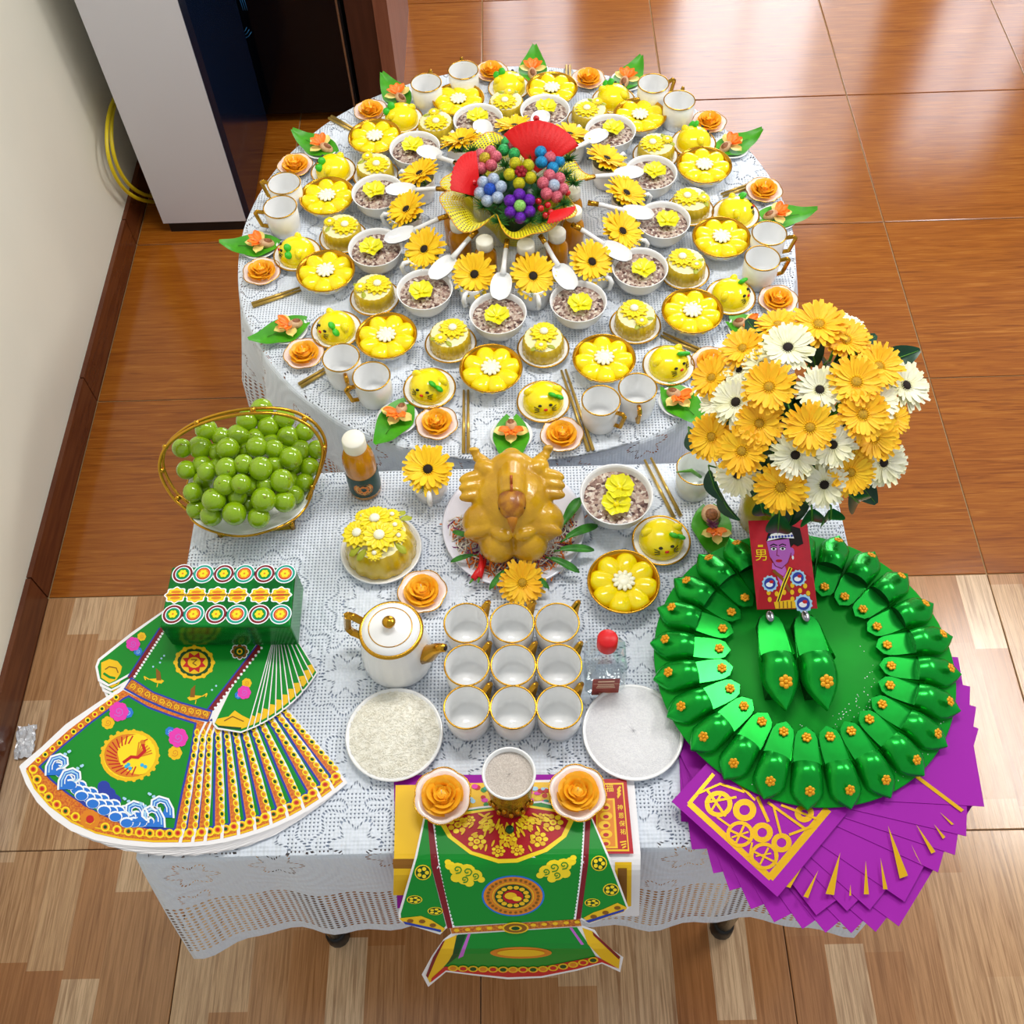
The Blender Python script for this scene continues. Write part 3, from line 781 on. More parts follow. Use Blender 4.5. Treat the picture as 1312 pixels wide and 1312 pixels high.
# mug holding one gerbera (handle towards -y)
r, h = .031, .052
mg = MB().lathe([(0, .003), (r * .75, .003), (r * .8, 0), (r * .9, .002), (r * .97, h * .4), (r * 1.04, h), (r * .98, h + .0008), (r * .95, h - .002), (r * .88, .008), (0, .007)], 36).mesh('mug_body', M['white'])
mh = MB().tube([(0, -r, h * .93), (0, -r - .012, h * .98), (0, -r - .017, h * .85), (0, -r - .014, h * .5), (0, -r * .94, h * .22)], [.0042, .0045, .0048, .0042, .0036], 8).mesh('handle', M['white'])
MUG = [S('mug_body', mg), S('handle', mh)]
fs_ = MB(); rg = random.Random(9)
for q in range(7):
    a = rg.uniform(0, 6.28); b0 = Vector((0, 0, .03)); e = Vector((.040 * math.cos(a), .040 * math.sin(a), .055 + rg.uniform(-.006, .008)))
    fs_.tube([b0, (b0 + e) / 2 + Vector((0, 0, .008)), e], .0006, 4)
    for t in range(3, 10):
        p_ = b0.lerp(e, t / 9) + Vector((0, 0, .008 * math.sin(t / 9 * PI)))
        for sg in (-1, 1):
            d = Vector((math.cos(a + sg * .9), math.sin(a + sg * .9), .2)) * .010 * (1.2 - t / 12)
            fs_.add([tuple(p_ + Vector((0, 0, .001))), tuple(p_ + d), tuple(p_ + d * .5 - Vector((0, 0, .0015)))], [(0, 1, 2)])
fernm = fs_.mesh('fern_sprig', M['fern'])
stemm = MB().tube([(0, 0, -.045), (0, 0, -.001)], .0022, 6).mesh('stem', M['stem'])
# --- spoon (bowl at +y end, gold tip at -y end)
sp_ = MB()
def spf(u, v):
    y = .0335 * (v - .5) * 2
    w = .0195 * math.sqrt(max(0, 1 - (abs(v - .5) * 2) ** 2.3)) + .0005
    x = (u - .5) * 2
    return Vector((x * w, y, -.011 * (1 - x * x) * math.sqrt(max(0, 1 - ((v - .5) * 2) ** 2)) + .003))
sp_.grid(spf, 11, 13)
sp_.grid(lambda u, v: spf(1 - u, v) + Vector((0, 0, -.0022)), 11, 13)
sp_.tube([(0, -.028, .001), (0, -.045, .004), (0, -.068, .008), (0, -.080, .009)], [.0065, .005, .0045, .0048], 8)
spm = sp_.mesh('spoon_body', M['white'])
spg = MB().tube([(0, -.079, .009), (0, -.100, .0095)], [.0049, .0055], 8).mesh('gold_tip', M['gold'])
sph = MB().lathe([(0, 0), (.0013, 0), (.0013, .0004), (0, .0005)], 8, c=(0, -.094, .0145)).mesh('tip_hole', M['dark'])
SPOON = [S('spoon_body', spm), S('gold_tip', spg, [S('tip_hole', sph)])]
# --- small bottle
bt = MB().lathe([(0, .001), (.017, .001), (.0185, .004), (.0185, .050), (.017, .058), (.0125, .066), (.0118, .071), (0, .071)], 28).mesh('bottle_body', M['amber'])
bc = MB().lathe([(0, .070), (.0138, .070), (.0142, .072), (.0142, .085), (.0132, .087), (0, .0875)], 28).mesh('bottle_cap', M['capw'])
BOTTLE = [S('bottle_body', bt), S('bottle_cap', bc)]
chm = MB().tube([(0, 0, 0), (0, .25, 0)], [.0034, .0022], 6).mesh('chopstick', M['goldstick'])

CLOCK = ['twelve', 'one', 'two', 'three', 'four', 'five', 'six', 'seven', 'eight', 'nine', 'ten', 'eleven']
def clock_names(pts):
    """twelve points round the table -> clock words, by order of angle"""
    ang = [math.atan2(p.x - RC.x, p.y - RC.y) % (2 * PI) for p in pts]
    order = sorted(range(len(pts)), key=lambda i: ang[i])
    off = round(sum((ang[i] - 2 * PI * r_ / 12) for r_, i in enumerate(order)) / 12 / (2 * PI / 12))
    res = [None] * len(pts)
    for r_, i in enumerate(order): res[i] = CLOCK[(r_ + off) % 12]
    return res
def outward(p): return math.atan2(p.y - RC.y, p.x - RC.x)
def ring12(name, kids, pix, zt, label, cat, group, face=None, tilt=None):
    pts = [at(a, b, TZ + zt) for a, b in pix]
    objs = []
    for p, w_ in zip(pts, clock_names(pts)):
        rz = 0 if face is None else outward(p) + face
        objs.append(thing(name, kids, label % w_, cat, (p.x, p.y, TZ), (0, 0, rz), group))
    return pts, objs
soup_pts, _ = ring12('soup_bowl', SOUP, [(530, 190), (484, 246), (481, 317), (612, 153), (544, 371), (638, 401), (741, 386), (820, 343), (698, 141), (782, 167), (834, 221), (850, 282)], .05,
       "white bowl of rice sweet soup at %s o'clock on the round table", 'bowl', 'soup bowls on the round table', PI / 2)
ring12('flower_jelly', JELLY, [(481, 174), (416, 251), (417, 347), (585, 122), (495, 430), (629, 472), (774, 459), (888, 398), (925, 303), (902, 211), (823, 142), (707, 113)], .034,
       "yellow eight-petal jelly in gold-rimmed bowl at %s o'clock on the round table", 'jelly', 'flower jellies on the round table', 0)
ring12('daisy_cake', CAKE, [(481, 211), (554, 154), (437, 291), (649, 124), (478, 369), (576, 428), (696, 434), (815, 404), (879, 336), (886, 256), (843, 185), (761, 136)], .040,
       "small fluted cake with yellow daisies at %s o'clock on the round table", 'cake', 'daisy cakes on the round table', PI / 2)
ring12('cat_jelly', CAT, [(426, 214), (379, 321), (518, 150), (645, 110), (429, 418), (550, 495), (698, 513), (858, 464), (940, 379), (943, 270), (890, 179), (781, 127)], .025,
       "yellow cat-face jelly dome on saucer at %s o'clock on the round table", 'jelly', 'cat jellies on the round table', PI / 2)
ring12('rose_dish', ROSE, [(378, 211), (475, 141), (336, 347), (634, 95), (390, 452), (559, 539), (718, 553), (912, 464), (994, 380), (979, 243), (908, 156), (754, 100)], .014,
       "orange rose candle on pink scalloped dish at %s o'clock on the round table", 'candle', 'rose candles on the round table', PI / 2)
ring12('leaf_plate', LEAF, [(411, 188), (515, 124), (332, 314), (369, 421), (508, 533), (655, 556), (956, 415), (870, 512), (997, 277), (935, 187), (800, 107), (679, 93)], .012,
       "small plate with betel leaf and nut at %s o'clock on the round table", 'plate', 'leaf plates on the round table', -PI / 2)
# cups in six pairs
pairs = [('ten', (367, 236), (359, 266)), ('eleven', (592, 96), (554, 109)), ('eight', (437, 459), (477, 484)), ('five', (770, 514), (817, 498)), ('three', (979, 334), (985, 302)), ('one', (834, 113), (867, 130))]
HAND = {'ten': (165, 190), 'eleven': (95, 80), 'eight': (-75, -150), 'five': (-40, -90), 'three': (0, -10), 'one': (20, 75)}
for w_, a, b in pairs:
    pa, pb = at(*a, TZ + .058), at(*b, TZ + .058)
    la, lb = ('left', 'right') if a[0] < b[0] else ('right', 'left')
    for p, l_, hn in ((pa, la, HAND[w_][0]), (pb, lb, HAND[w_][1])):
        thing('tea_cup', CUP, "white gold-rimmed cup, %s of the pair near %s o'clock on the round table" % (l_, w_), 'cup', (p.x, p.y, TZ), (0, 0, math.radians(hn)), 'cups on the round table')
# gerberas in mugs
gp = [(538, 221), (521, 267), (544, 318), (591, 178), (608, 350), (683, 352), (758, 334), (659, 160), (730, 171), (777, 202), (802, 246), (797, 295)]
pts = [at(a, b, TZ + .066) for a, b in gp]
rg = random.Random(4)
cw = clock_names(pts)
for i, (p, w_) in enumerate(zip(pts, cw)):
    ou = outward(p)
    thing('white_mug', MUG + [S('fern_sprig', fernm)], "white handled mug under yellow gerbera near %s o'clock on the round table" % w_, 'mug', (p.x + .004 * math.cos(ou), p.y + .004 * math.sin(ou), TZ), (0, 0, ou + PI / 2), 'mugs on the round table')
    nrm = Vector((math.cos(ou) * .45, math.sin(ou) * .45 - .15, 1)).normalized()
    thing('gerbera', GERB['y'][i % 3] + [S('stem', stemm)], "yellow gerbera in the white mug near %s o'clock on the round table" % w_, 'flower', (p.x, p.y, TZ + .062), group='gerberas round the centrepiece', quat=nrm.to_track_quat('Z', 'Y') @ Quaternion((0, 0, 1), rg.uniform(0, 6)))
# spoons
for p, w_ in zip(soup_pts, clock_names(soup_pts)):
    ou = outward(p); rr = math.hypot(p.x - RC.x, p.y - RC.y) - .052
    thing('soup_spoon', SPOON, "white spoon with gold tip laid to the soup bowl at %s o'clock" % w_, 'spoon', (RC.x + rr * math.cos(ou), RC.y + rr * math.sin(ou), TZ + .066), (math.radians(-8), 0, ou - PI / 2), 'spoons on the round table')
# bottles
for a, w_ in zip((-156, -119, -80, -47, -14, 15, 48, 82, 118, 152, 183), ("front left, under the red fan", "front, just left of the six o'clock spoon", "front, just right of the six o'clock spoon", 'front right', 'right, lower of two', 'right, upper of two', 'back right', 'back', 'back left', 'left, upper of two', 'left, lower of two')):
    t = math.radians(a)
    thing('juice_bottle', BOTTLE, 'small cream-capped juice bottle below centrepiece, %s' % w_, 'bottle', (RC.x + .118 * math.cos(t), RC.y - .008 + .118 * math.sin(t), TZ), group='bottles round the centrepiece', scale=(1.18, 1.18, 1.1))
# chopsticks
def chopsticks(a, b, z, label, L=None, gap=.008):
    p, q = at(*a, z), at(*b, z); d = (q - p); L = d.length
    n = Vector((-d.y, d.x, 0)).normalized() * gap / 2
    flip = 1 if n.x > 0 else -1
    for sg in (-1, 1):
        single('chopstick', chm, label % ('left' if sg * flip < 0 else 'right'), 'chopstick', (p.x + n.x * sg, p.y + n.y * sg, z), (0, 0, math.atan2(d.y, d.x) - PI / 2), 'chopsticks', scale=(1, L / .25, 1))
for a, b, lb in [((423, 150), (463, 172), '%s gold chopstick of the pair near the ten o\'clock flower jelly'), ((611, 118), (607, 92), '%s gold chopstick of the pair beside the eleven o\'clock cups'),
                 ((323, 391), (385, 370), '%s gold chopstick of the pair left of the eight o\'clock flower jelly'), ((384, 494), (430, 466), '%s gold chopstick of the pair beside the left front cups'),
                 ((597, 580), (597, 500), '%s gold chopstick of the pair right of the front left cat jelly'), ((757, 577), (722, 474), '%s gold chopstick of the pair right of the front cat jelly'),
                 ((908, 455), (848, 428), '%s gold chopstick of the pair above the vase bouquet side cat jelly'), ((728, 84), (728, 112), '%s gold chopstick of the pair at the back rim'), ((960, 238), (925, 250), '%s gold chopstick of the pair by the three o\'clock rose')]:
    chopsticks(a, b, TZ + .004, lb)
# let neighbours on the round table stand clear of each other
FOOT = {'soup_bowl': .047, 'flower_jelly': .050, 'daisy_cake': .0455, 'cat_jelly': .0455, 'rose_dish': .034, 'leaf_plate': .035, 'tea_cup': .035, 'white_mug': .032, 'juice_bottle': .0225}
its = [(o, FOOT[o.name.split('.')[0]]) for o in D.objects if o.parent is None and o.name.split('.')[0] in FOOT]
start = {o.name: o.location.copy() for o, _ in its}
for it_ in range(40):
    for i_, (a, ra) in enumerate(its):
        for b, rb_ in its[:i_]:
            d = a.location - b.location; d.z = 0; L = d.length
            if 1e-6 < L < ra + rb_:
                p = d / L * (ra + rb_ - L) * .3
                a.location += p; b.location -= p
    for o, _ in its:
        dv = o.location - start[o.name]
        if dv.length > .015: o.location = start[o.name] + dv * (.015 / dv.length)
gers = [o for o in D.objects if o.parent is None and o.name.split('.')[0] == 'gerbera']
for o in gers:
    mg_ = min((m_ for m_, _ in its if m_.name.startswith('white_mug')), key=lambda m_: (start[m_.name].xy - o.location.xy).length)
    o.location += mg_.location - start[mg_.name]

# ---------------------------------------------------------------- glitter bouquet in the middle of the round table
def net_material():
    m = mat('yellow_net', '#EDE01A', .45); nt = m.node_tree; X.nt = nt; b = nt.nodes['Principled BSDF']
    uvn = nt.nodes.new('ShaderNodeUVMap'); uvn.uv_map = 'UVMap'
    sp = nt.nodes.new('ShaderNodeSeparateXYZ'); nt.links.new(uvn.outputs[0], sp.inputs[0])
    u, v = X(sp.outputs[0]), X(sp.outputs[1])
    h = fn('MULTIPLY', fn('ABSOLUTE', fn('FRACT', u * 150.0) - .5) < .27, fn('ABSOLUTE', fn('FRACT', v * 46.0) - .5) < .27)
    tr = nt.nodes.new('ShaderNodeBsdfTransparent'); mx = nt.nodes.new('ShaderNodeMixShader')
    nt.links.new(h.k, mx.inputs[0]); nt.links.new(b.outputs[0], mx.inputs[1]); nt.links.new(tr.outputs[0], mx.inputs[2])
    nt.links.new(mx.outputs[0], nt.nodes['Material Output'].inputs[0])
    return m
M['net'] = net_material()
M['netedge'] = mat('orange_net_edge', '#E8A81A', .4)
def net_pt(a, v, ph=0, spill=0):
    fr = .016 * math.sin(a * 7 + ph) + .010 * math.sin(a * 11 + 1 + ph)
    r = .036 + (.114 - .036) * v ** .8 + fr * v ** 2
    z = .004 + .135 * v ** .7 + .010 * math.sin(a * 7 + 2 + ph) * v ** 2
    if v > .8: q = (v - .8) / .2; r += (.018 + .016 * math.sin(a * 4 + ph)) * q; z -= (.010 + .01 * math.sin(a * 5)) * q * q
    return Vector((r * math.cos(a), r * math.sin(a), z))
def uvgrid(name, f, nu, nv, mt):
    me = D.meshes.new(name); vs = [tuple(f(i / nu, j / (nv - 1))) for j in range(nv) for i in range(nu)]
    fs = []; uvl = []
    for j in range(nv - 1):
        for i in range(nu):
            i2 = (i + 1) % nu
            fs.append((j * nu + i, j * nu + i2, (j + 1) * nu + i2, (j + 1) * nu + i))
            uvl += [(i / nu, j / (nv - 1)), ((i + 1) / nu, j / (nv - 1)), ((i + 1) / nu, (j + 1) / (nv - 1)), (i / nu, (j + 1) / (nv - 1))]
    me.from_pydata(vs, [], fs); uv = me.uv_layers.new(name='UVMap')
    for q, p in zip(uv.data, uvl): q.uv = p
    me.materials.append(mt)
    for p in me.polygons: p.use_smooth = True
    me.update(); return me
net1 = uvgrid('net_wrap', lambda u, v: net_pt(2 * PI * u, v), 120, 12, M['net'])
edge = MB().tube([net_pt(2 * PI * i / 90, 1.0) for i in range(91)], .0011, 5).mesh('net_edge', M['netedge'])
pot = MB().lathe([(0, 0), (.030, 0), (.034, .04), (.05, .075), (.062, .105), (.055, .125), (.03, .14), (0, .145)], 24).mesh('holder', M['greendk'])
G = {'pink': ('#E87C8C', '#B8485A'), 'white': ('#C6D4E6', '#8FA6C4'), 'purple': ('#7A1CC4', '#4A0E8E'), 'blue': ('#1FA6E0', '#0E78B4'), 'gyellow': ('#D6CE10', '#A8A808'), 'ggreen': ('#3CC86A', '#1C8A44'), 'cblue': ('#1E5CD0', '#1440A0'), 'lgreen': ('#A6E27A', '#78BE4E'), 'gold': ('#D8C02A', '#A8901A'), 'berry': ('#A80A22', '#80061A')}
for k_, (a, b) in G.items(): M['g_' + k_] = mat('glitter_' + k_, a, .32, metal=.25, var=(b, 420), bump=(700, .9))
def gflower(pet, cen, px, py, z, ry, six=6):
    p = at(px, py, z)
    pm_ = MB().ball((0, 0, 0), .0118, 12, 8).mesh('petal_ball', M['g_' + pet])
    if cen == 'berry':
        k = MB()
        for i in range(7):
            a = 2 * PI * i / 6
            q = (0, 0, .007) if i == 6 else (.0072 * math.cos(a), .0072 * math.sin(a), .004)
            k.ball(q, .0052, 10, 6)
        cm_ = k.mesh('flower_centre', M['g_berry'])
    else: cm_ = MB().ball((0, 0, .002), .0118, 12, 8).mesh('flower_centre', M['g_' + cen])
    n = Vector((p.x - RC.x, p.y - RC.y - .05, .16)).normalized()
    e = n.to_track_quat('Z', 'Y').to_euler()
    return S('glitter_flower', cm_, [S('petal_ball', pm_, loc=(.0205 * math.cos(2 * PI * (i + ry) / six), .0205 * math.sin(2 * PI * (i + ry) / six), -.002)) for i in range(six)], tuple(p - Vector((RC.x, RC.y, TZ))), tuple(e))
gfl = [gflower('pink', 'gold', 622, 204, .885, .2), gflower('ggreen', 'pink', 658, 188, .885, .4, 5), gflower('gyellow', 'berry', 667, 221, .905, .5, 5), gflower('blue', 'pink', 704, 203, .89, .1, 5),
       gflower('white', 'cblue', 628, 243, .885, .5), gflower('pink', 'white', 709, 238, .885, .3), gflower('purple', 'lgreen', 666, 264, .875, .45)]
def fan(px, py, z, R, span, face, lean):
    k = MB(); n = 26
    def f(u, v):
        a = (u - .5) * span
        zz = .0018 * (1 if int(u * (n - 1) + .5) % 2 else -1) * v
        return Vector((R * v * math.sin(a), zz, R * v * math.cos(a)))
    k.grid(f, n, 3)
    return S('red_fan', k.mesh('red_fan', M['redglitter']), [], tuple(at(px, py, z) - Vector((RC.x, RC.y, TZ))), (lean, 0, face))
fans = [fan(617, 253, .855, .085, 1.5, 1.15, -.55), fan(688, 222, .86, .095, 1.75, -.28, -.55), fan(706, 270, .868, .046, 1.7, -2.5, -1.25)]
for f_ in fans: f_.mods = lambda o: [setattr(o.modifiers.new('s', 'SOLIDIFY'), 'thickness', .0012)]
bm_ = MB().ball((0, 0, 0), .0066, 10, 7).mesh('berry', M['g_berry'])
M['berryred'] = mat('red_berry', '#C00818', .15, coat=.5)
bm_ = MB().ball((0, 0, 0), .0064, 10, 7).mesh('berry', M['berryred'])
bpx = [(594, 222, .88), (600, 230, .88), (605, 221, .885), (600, 240, .875), (607, 234, .88), (612, 242, .87), (594, 236, .875), (692, 158, .90), (685, 165, .90), (698, 166, .90), (691, 176, .895), (687, 152, .905), (696, 181, .89), (693, 267, .87), (702, 263, .87), (706, 272, .865), (715, 255, .87), (727, 247, .87), (699, 276, .86), (690, 258, .87)]
berries = [S('berry', bm_, loc=tuple(at(a, b, c) - Vector((RC.x, RC.y, TZ)))) for a, b, c in bpx]
rg = random.Random(2); tf = MB()
for (a, b, c) in [(640, 190, .875), (648, 213, .875), (684, 205, .875), (684, 232, .875), (646, 231, .875), (640, 262, .865), (690, 250, .87), (725, 225, .87), (676, 180, .88), (605, 195, .865), (650, 275, .86), (615, 225, .865), (728, 205, .87), (655, 278, .86), (680, 282, .855), (620, 265, .86), (603, 250, .86), (722, 262, .86), (735, 235, .86), (640, 285, .85), (695, 283, .85), (612, 210, .87)]:
    p = at(a, b, c) - Vector((RC.x, RC.y, TZ))
    for i in range(90):
        d = Vector((rg.gauss(0, 1), rg.gauss(0, 1), abs(rg.gauss(0, .8)))).normalized() * rg.uniform(.014, .026)
        w_ = d.orthogonal().normalized() * .0012
        tf.add([tuple(p - w_), tuple(p + w_), tuple(p + d)], [(0, 1, 2)])
    tf.tube([p * .3 + Vector((0, 0, .02)), p], .001, 4)
tuft = tf.mesh('pine_tuft', M['fern'])
thing('glitter_bouquet', [S('holder', pot), S('net_wrap', net1, [S('net_edge', edge)])] + gfl + fans + berries + [S('pine_tuft', tuft)],
      'centrepiece bouquet of glitter flowers, red fans and yellow net on the round table', 'bouquet', (RC.x, RC.y, TZ))

# ---------------------------------------------------------------- nine cups, teapot, plates
rows = [('top', 798, (597, 656, 714)), ('middle', 852, (598, 657.6, 716.7)), ('bottom', 906, (598, 657.6, 716.7))]
for rn, py, xs_ in rows:
    for cn, px in zip(('left', 'centre', 'right'), xs_):
        p = at(px, py, TZ + .060)
        thing('tea_cup', CUP, 'white gold-rimmed cup, %s row %s of the nine-cup grid' % (rn, cn), 'cup', (p.x, p.y, TZ), (0, 0, math.radians(48)), 'nine cups in a grid')
tp = at(499, 800, TZ + .118)
flt = lambda a, r, z: 1 + (.018 * abs(math.sin(a * 12)) if .012 < z < .075 else 0)
kb = MB().lathe([(0, .003), (.046, .003), (.048, 0), (.052, .002), (.0545, .012), (.053, .035), (.050, .060), (.047, .078), (.044, .094), (.043, .100)], 96, 0, wave=flt).mesh('pot_body', M['white'])
kl = MB().lathe([(.044, .100), (.0425, .104), (.034, .108), (.018, .1125), (0, .114)], 48).mesh('lid', M['white'])
kn = MB().lathe([(0, .113), (.005, .113), (.004, .118), (.0085, .122), (.010, .127), (.007, .131), (0, .132)], 24).mesh('lid_knob', M['gold'])
hd = MB(); q = [(-.043, 0, .092), (-.062, 0, .100), (-.072, 0, .098), (-.080, 0, .050), (-.074, 0, .040), (-.051, 0, .036)]
for a, b in zip(q[:-1], q[1:]): hd.tube([a, b], .0062, 4, smooth=False)
for a in q[1:-1]: hd.ball(a, .0056, 6, 5)
spt = MB().tube([(.040, 0, .046), (.058, 0, .062), (.070, 0, .086), (.082, 0, .100), (.087, 0, .102)], [.017, .013, .009, .0065, .006], 14).mesh('spout', M['gold'])
sph_ = MB().ball((.0872, 0, .1022), (.003, .0042, .0042), 10, 6).mesh('spout_opening', M['dark'])
thing('teapot', [S('pot_body', kb, [S('gold_rim', ringm(.0445, .0995, .0035, 48))]), S('lid', kl, [S('lid_ring', ringm(.032, .1088, .0008, 48)), S('lid_knob', kn)]), S('handle', hd.mesh('handle', M['gold'])), S('spout', spt, [S('spout_opening', sph_)])],
      'white fluted teapot with gold handle, spout and lid knob', 'teapot', (tp.x, tp.y, TZ), (0, 0, math.radians(-22)))
def flat_plate(R, h=.012):
    return MB().lathe([(0, .002), (R * .62, .002), (R * .64, 0), (R * .7, 0), (R * .74, .003), (R * .97, h), (R, h + .0015), (R * .985, h + .003), (R * .94, h + .001), (R * .72, .006), (0, .005)], 60).mesh('plate', M['white'])
M['rice'] = mat('white_rice', '#FAF8EC', .45, var=('#ECE8D8', 120))
rg = random.Random(12); rc_ = MB()
def heap(r, R, H): return .010 + H * max(0, 1 - (r / R) ** 2)
rc_.lathe([(.0695, .012), (.06, .0135), (.04, .017), (.02, .019), (0, .0195)], 40)
for i in range(2600):
    r = .067 * math.sqrt(rg.random()); a = rg.uniform(0, 2 * PI); L = rg.uniform(.0018, .0026)
    z = .0125 + .0075 * (1 - (r / .07) ** 2) + rg.uniform(0, .001); th = rg.uniform(0, PI); w_ = .0007
    c = Vector((r * math.cos(a), r * math.sin(a), z)); d = Vector((math.cos(th), math.sin(th), rg.uniform(-.25, .25))) * L; n = Vector((-d.y, d.x, 0)).normalized() * w_; u = Vector((0, 0, w_))
    rc_.add([tuple(c + d), tuple(c - d), tuple(c + n), tuple(c - n), tuple(c + u)], [(0, 2, 4), (2, 1, 4), (1, 3, 4), (3, 0, 4)])
ricem = rc_.mesh('rice', M['rice'])
p = at(505, 940, TZ + .014)
o = thing('rice_plate', [S('plate', flat_plate(.0725))], 'white plate heaped with raw rice grains, below the teapot', 'plate', (p.x, p.y, TZ))
single('rice_heap', ricem, 'raw white rice grains heaped on the left front plate', 'rice', (p.x, p.y, TZ), kind='stuff')
M['salt'] = mat('white_salt', '#FCFCFE', .6, var=('#F2F2F6', 300), bump=(900, .9))
sl = MB(); rg = random.Random(7)
sl.grid(lambda u, v: Vector((.069 * (.001 + .999 * v) * math.cos(2 * PI * u), .069 * (.001 + .999 * v) * math.sin(2 * PI * u), .0125 + .0045 * (1 - v ** 4) + (rg.uniform(-.0006, .0006) if v < .96 else 0))), 64, 24, closeu=True)
p = at(811, 937, TZ + .014)
thing('salt_plate', [S('plate', flat_plate(.0745))], 'white plate filled with fine salt, beside the green foil disc', 'plate', (p.x, p.y, TZ))
single('salt_heap', sl.mesh('salt_heap', M['salt']), 'fine white salt spread on the right front plate', 'salt', (p.x, p.y, TZ), kind='stuff')
# large daisy cake
p = at(485, 690, TZ + .045)
fl2 = lambda a, r, z: 1 + .04 * abs(math.sin(a * 8)) - .02
lc = MB().lathe([(.054, .008), (.058, .014), (.055, .035), (.049, .052), (.045, .057)], 96, 0, wave=fl2); lc.lathe([(.045, .057), (.03, .062), (0, .064)], 96, 1, wave=fl2)
ds = [((-.004, .022, .068), 1.45, 0), ((.005, -.010, .070), 1.5, .3), ((-.031, -.002, .066), 1.3, .2), ((-.024, .032, .064), .75, .1), ((.028, .012, .065), .72, .4), ((.034, -.006, .062), .72, .2), ((-.002, -.038, .064), .68, 0), ((.022, .034, .062), .7, 0)]
kids = [S('plate', flat_plate(.067)), S('cake_body', lc.mesh('cake_body', [M['jellydk'], M['cakecream']]))]
for l_, s_, r_ in ds: kids.append(DAISY(l_, s_, r_, (-l_[1] * 6, l_[0] * 6)))
for l_, rz in (((-.026, -.026, .064), 3.6), ((-.016, -.030, .064), 3.9), ((.03, -.02, .062), -.6), ((.036, .026, .060), .6), ((.03, .032, .061), 1.0)): kids.append(S('leaf', lfm, loc=l_, rot=(0, .25, rz), scale=(1.4, 1.4, 1.4)))
thing('large_daisy_cake', kids, 'large fluted cake covered with yellow daisies on a white plate', 'cake', (p.x, p.y, TZ))
# single pieces repeated from the round table
p = at(541, 758, TZ + .014); thing('rose_dish', ROSE, 'orange rose candle on pink dish between the teapot and large daisy cake', 'candle', (p.x, p.y, TZ), (0, 0, 2.2), scale=1.04)
p = at(790, 634, TZ + .055); thing('soup_bowl', SOUP2, 'white bowl of rice sweet soup topped with two yellow flowers, beside the chicken', 'bowl', (p.x, p.y, TZ), (0, 0, -.1), scale=1.12)
p = at(848, 688, TZ + .025); thing('cat_jelly', CAT, 'yellow cat-face jelly dome on the front table beside the soup bowl', 'jelly', (p.x, p.y, TZ), (0, 0, .15), scale=1.0)
p = at(799, 745, TZ + .034); thing('flower_jelly', JELLY, 'yellow eight-petal jelly in gold bowl on the front table right of chicken', 'jelly', (p.x, p.y, TZ), (0, 0, .2))
chopsticks((868, 662), (830, 588), TZ + .004, '%s pale gold chopstick of the pair right of the front soup bowl', gap=.012)
p = at(548, 600, TZ + .066)
thing('white_mug', MUG + [S('fern_sprig', fernm)], 'white handled mug under a gerbera on the front table above the chicken', 'mug', (p.x, p.y - .002, TZ), (0, 0, .05))
thing('gerbera', GERB['y'][1] + [S('stem', stemm)], 'yellow gerbera in the mug on the front table by the juice bottle', 'flower', (p.x, p.y, TZ + .062), quat=Vector((0, -.3, 1)).normalized().to_track_quat('Z', 'Y'))
# labelled juice bottle
p = at(469, 626, TZ)
M['labelgr'] = mat('dark_green_label', '#0F4034', .35); M['orangepr'] = mat('orange_print', '#E88A2A', .4); M['orangepr2'] = mat('orange_pale_print', '#F2B96A', .4)
kb = MB().lathe([(0, .001), (.025, .001), (.027, .005), (.027, .085), (.0255, .100), (.020, .116), (.0175, .122), (0, .122)], 36).mesh('bottle_body', M['amber'])
kc = MB().lathe([(0, .121), (.0185, .121), (.019, .123), (.019, .142), (.0175, .145), (0, .1455)], 36).mesh('bottle_cap', M['capw'])
kl = MB().lathe([(.0274, .012), (.0275, .013), (.0275, .062), (.0274, .063)], 36).mesh('label_band', M['labelgr'])
def on_cyl(k, R, cx, cz, r, ry, mt, a0=-PI / 2, n=20, cut=None):
    vs = []
    for i in range(n):
        t = 2 * PI * i / n
        x = cx + r * math.cos(t); z = cz + ry * math.sin(t)
        a = a0 + x / R
        vs.append((R * math.cos(a), R * math.sin(a), z))
    k.poly(vs, mt)
op = MB(); on_cyl(op, .0277, 0, .036, .017, .017, 0); on_cyl(op, .0279, 0, .036, .014, .014, 1)
for i in range(8):
    a = 2 * PI * i / 8; on_cyl(op, .0281, .008 * math.cos(a), .036 + .008 * math.sin(a), .0034, .0034, 0, n=8)
thing('labelled_juice_bottle', [S('bottle_body', kb), S('bottle_cap', kc), S('label_band', kl, [S('orange_print', op.mesh('orange_print', [M['orangepr'], M['orangepr2']]))])],
      'tall orange juice bottle with dark green label and cream cap by the fruit basket', 'bottle', (p.x, p.y, TZ), (0, 0, .1))
# clear square bottle with red cap
p = at(773, 868, TZ)
def clear_material():
    m = D.materials.new('clear_glass'); m.use_nodes = True; nt = m.node_tree; nt.nodes.remove(nt.nodes['Principled BSDF'])
    t = nt.nodes.new('ShaderNodeBsdfTransparent'); t.inputs[0].default_value = (.90, .94, .95, 1); g = nt.nodes.new('ShaderNodeBsdfGlossy'); g.inputs['Roughness'].default_value = .05
    lw = nt.nodes.new('ShaderNodeLayerWeight'); lw.inputs[0].default_value = .12; mx = nt.nodes.new('ShaderNodeMixShader')
    X.nt = nt; fc_ = fn('POWER', X(lw.outputs['Facing']), 1.4) * .75 + .15; nt.links.new(fc_.k, mx.inputs[0]); nt.links.new(t.outputs[0], mx.inputs[1]); nt.links.new(g.outputs[0], mx.inputs[2]); nt.links.new(mx.outputs[0], nt.nodes['Material Output'].inputs[0])
    return m
M['clear'] = clear_material()
M['labelred'] = mat('brown_red_label', '#8E2A1E', .4, var=('#A23A24', 60)); M['labelpr'] = mat('label_print', '#E9C8A8', .4)
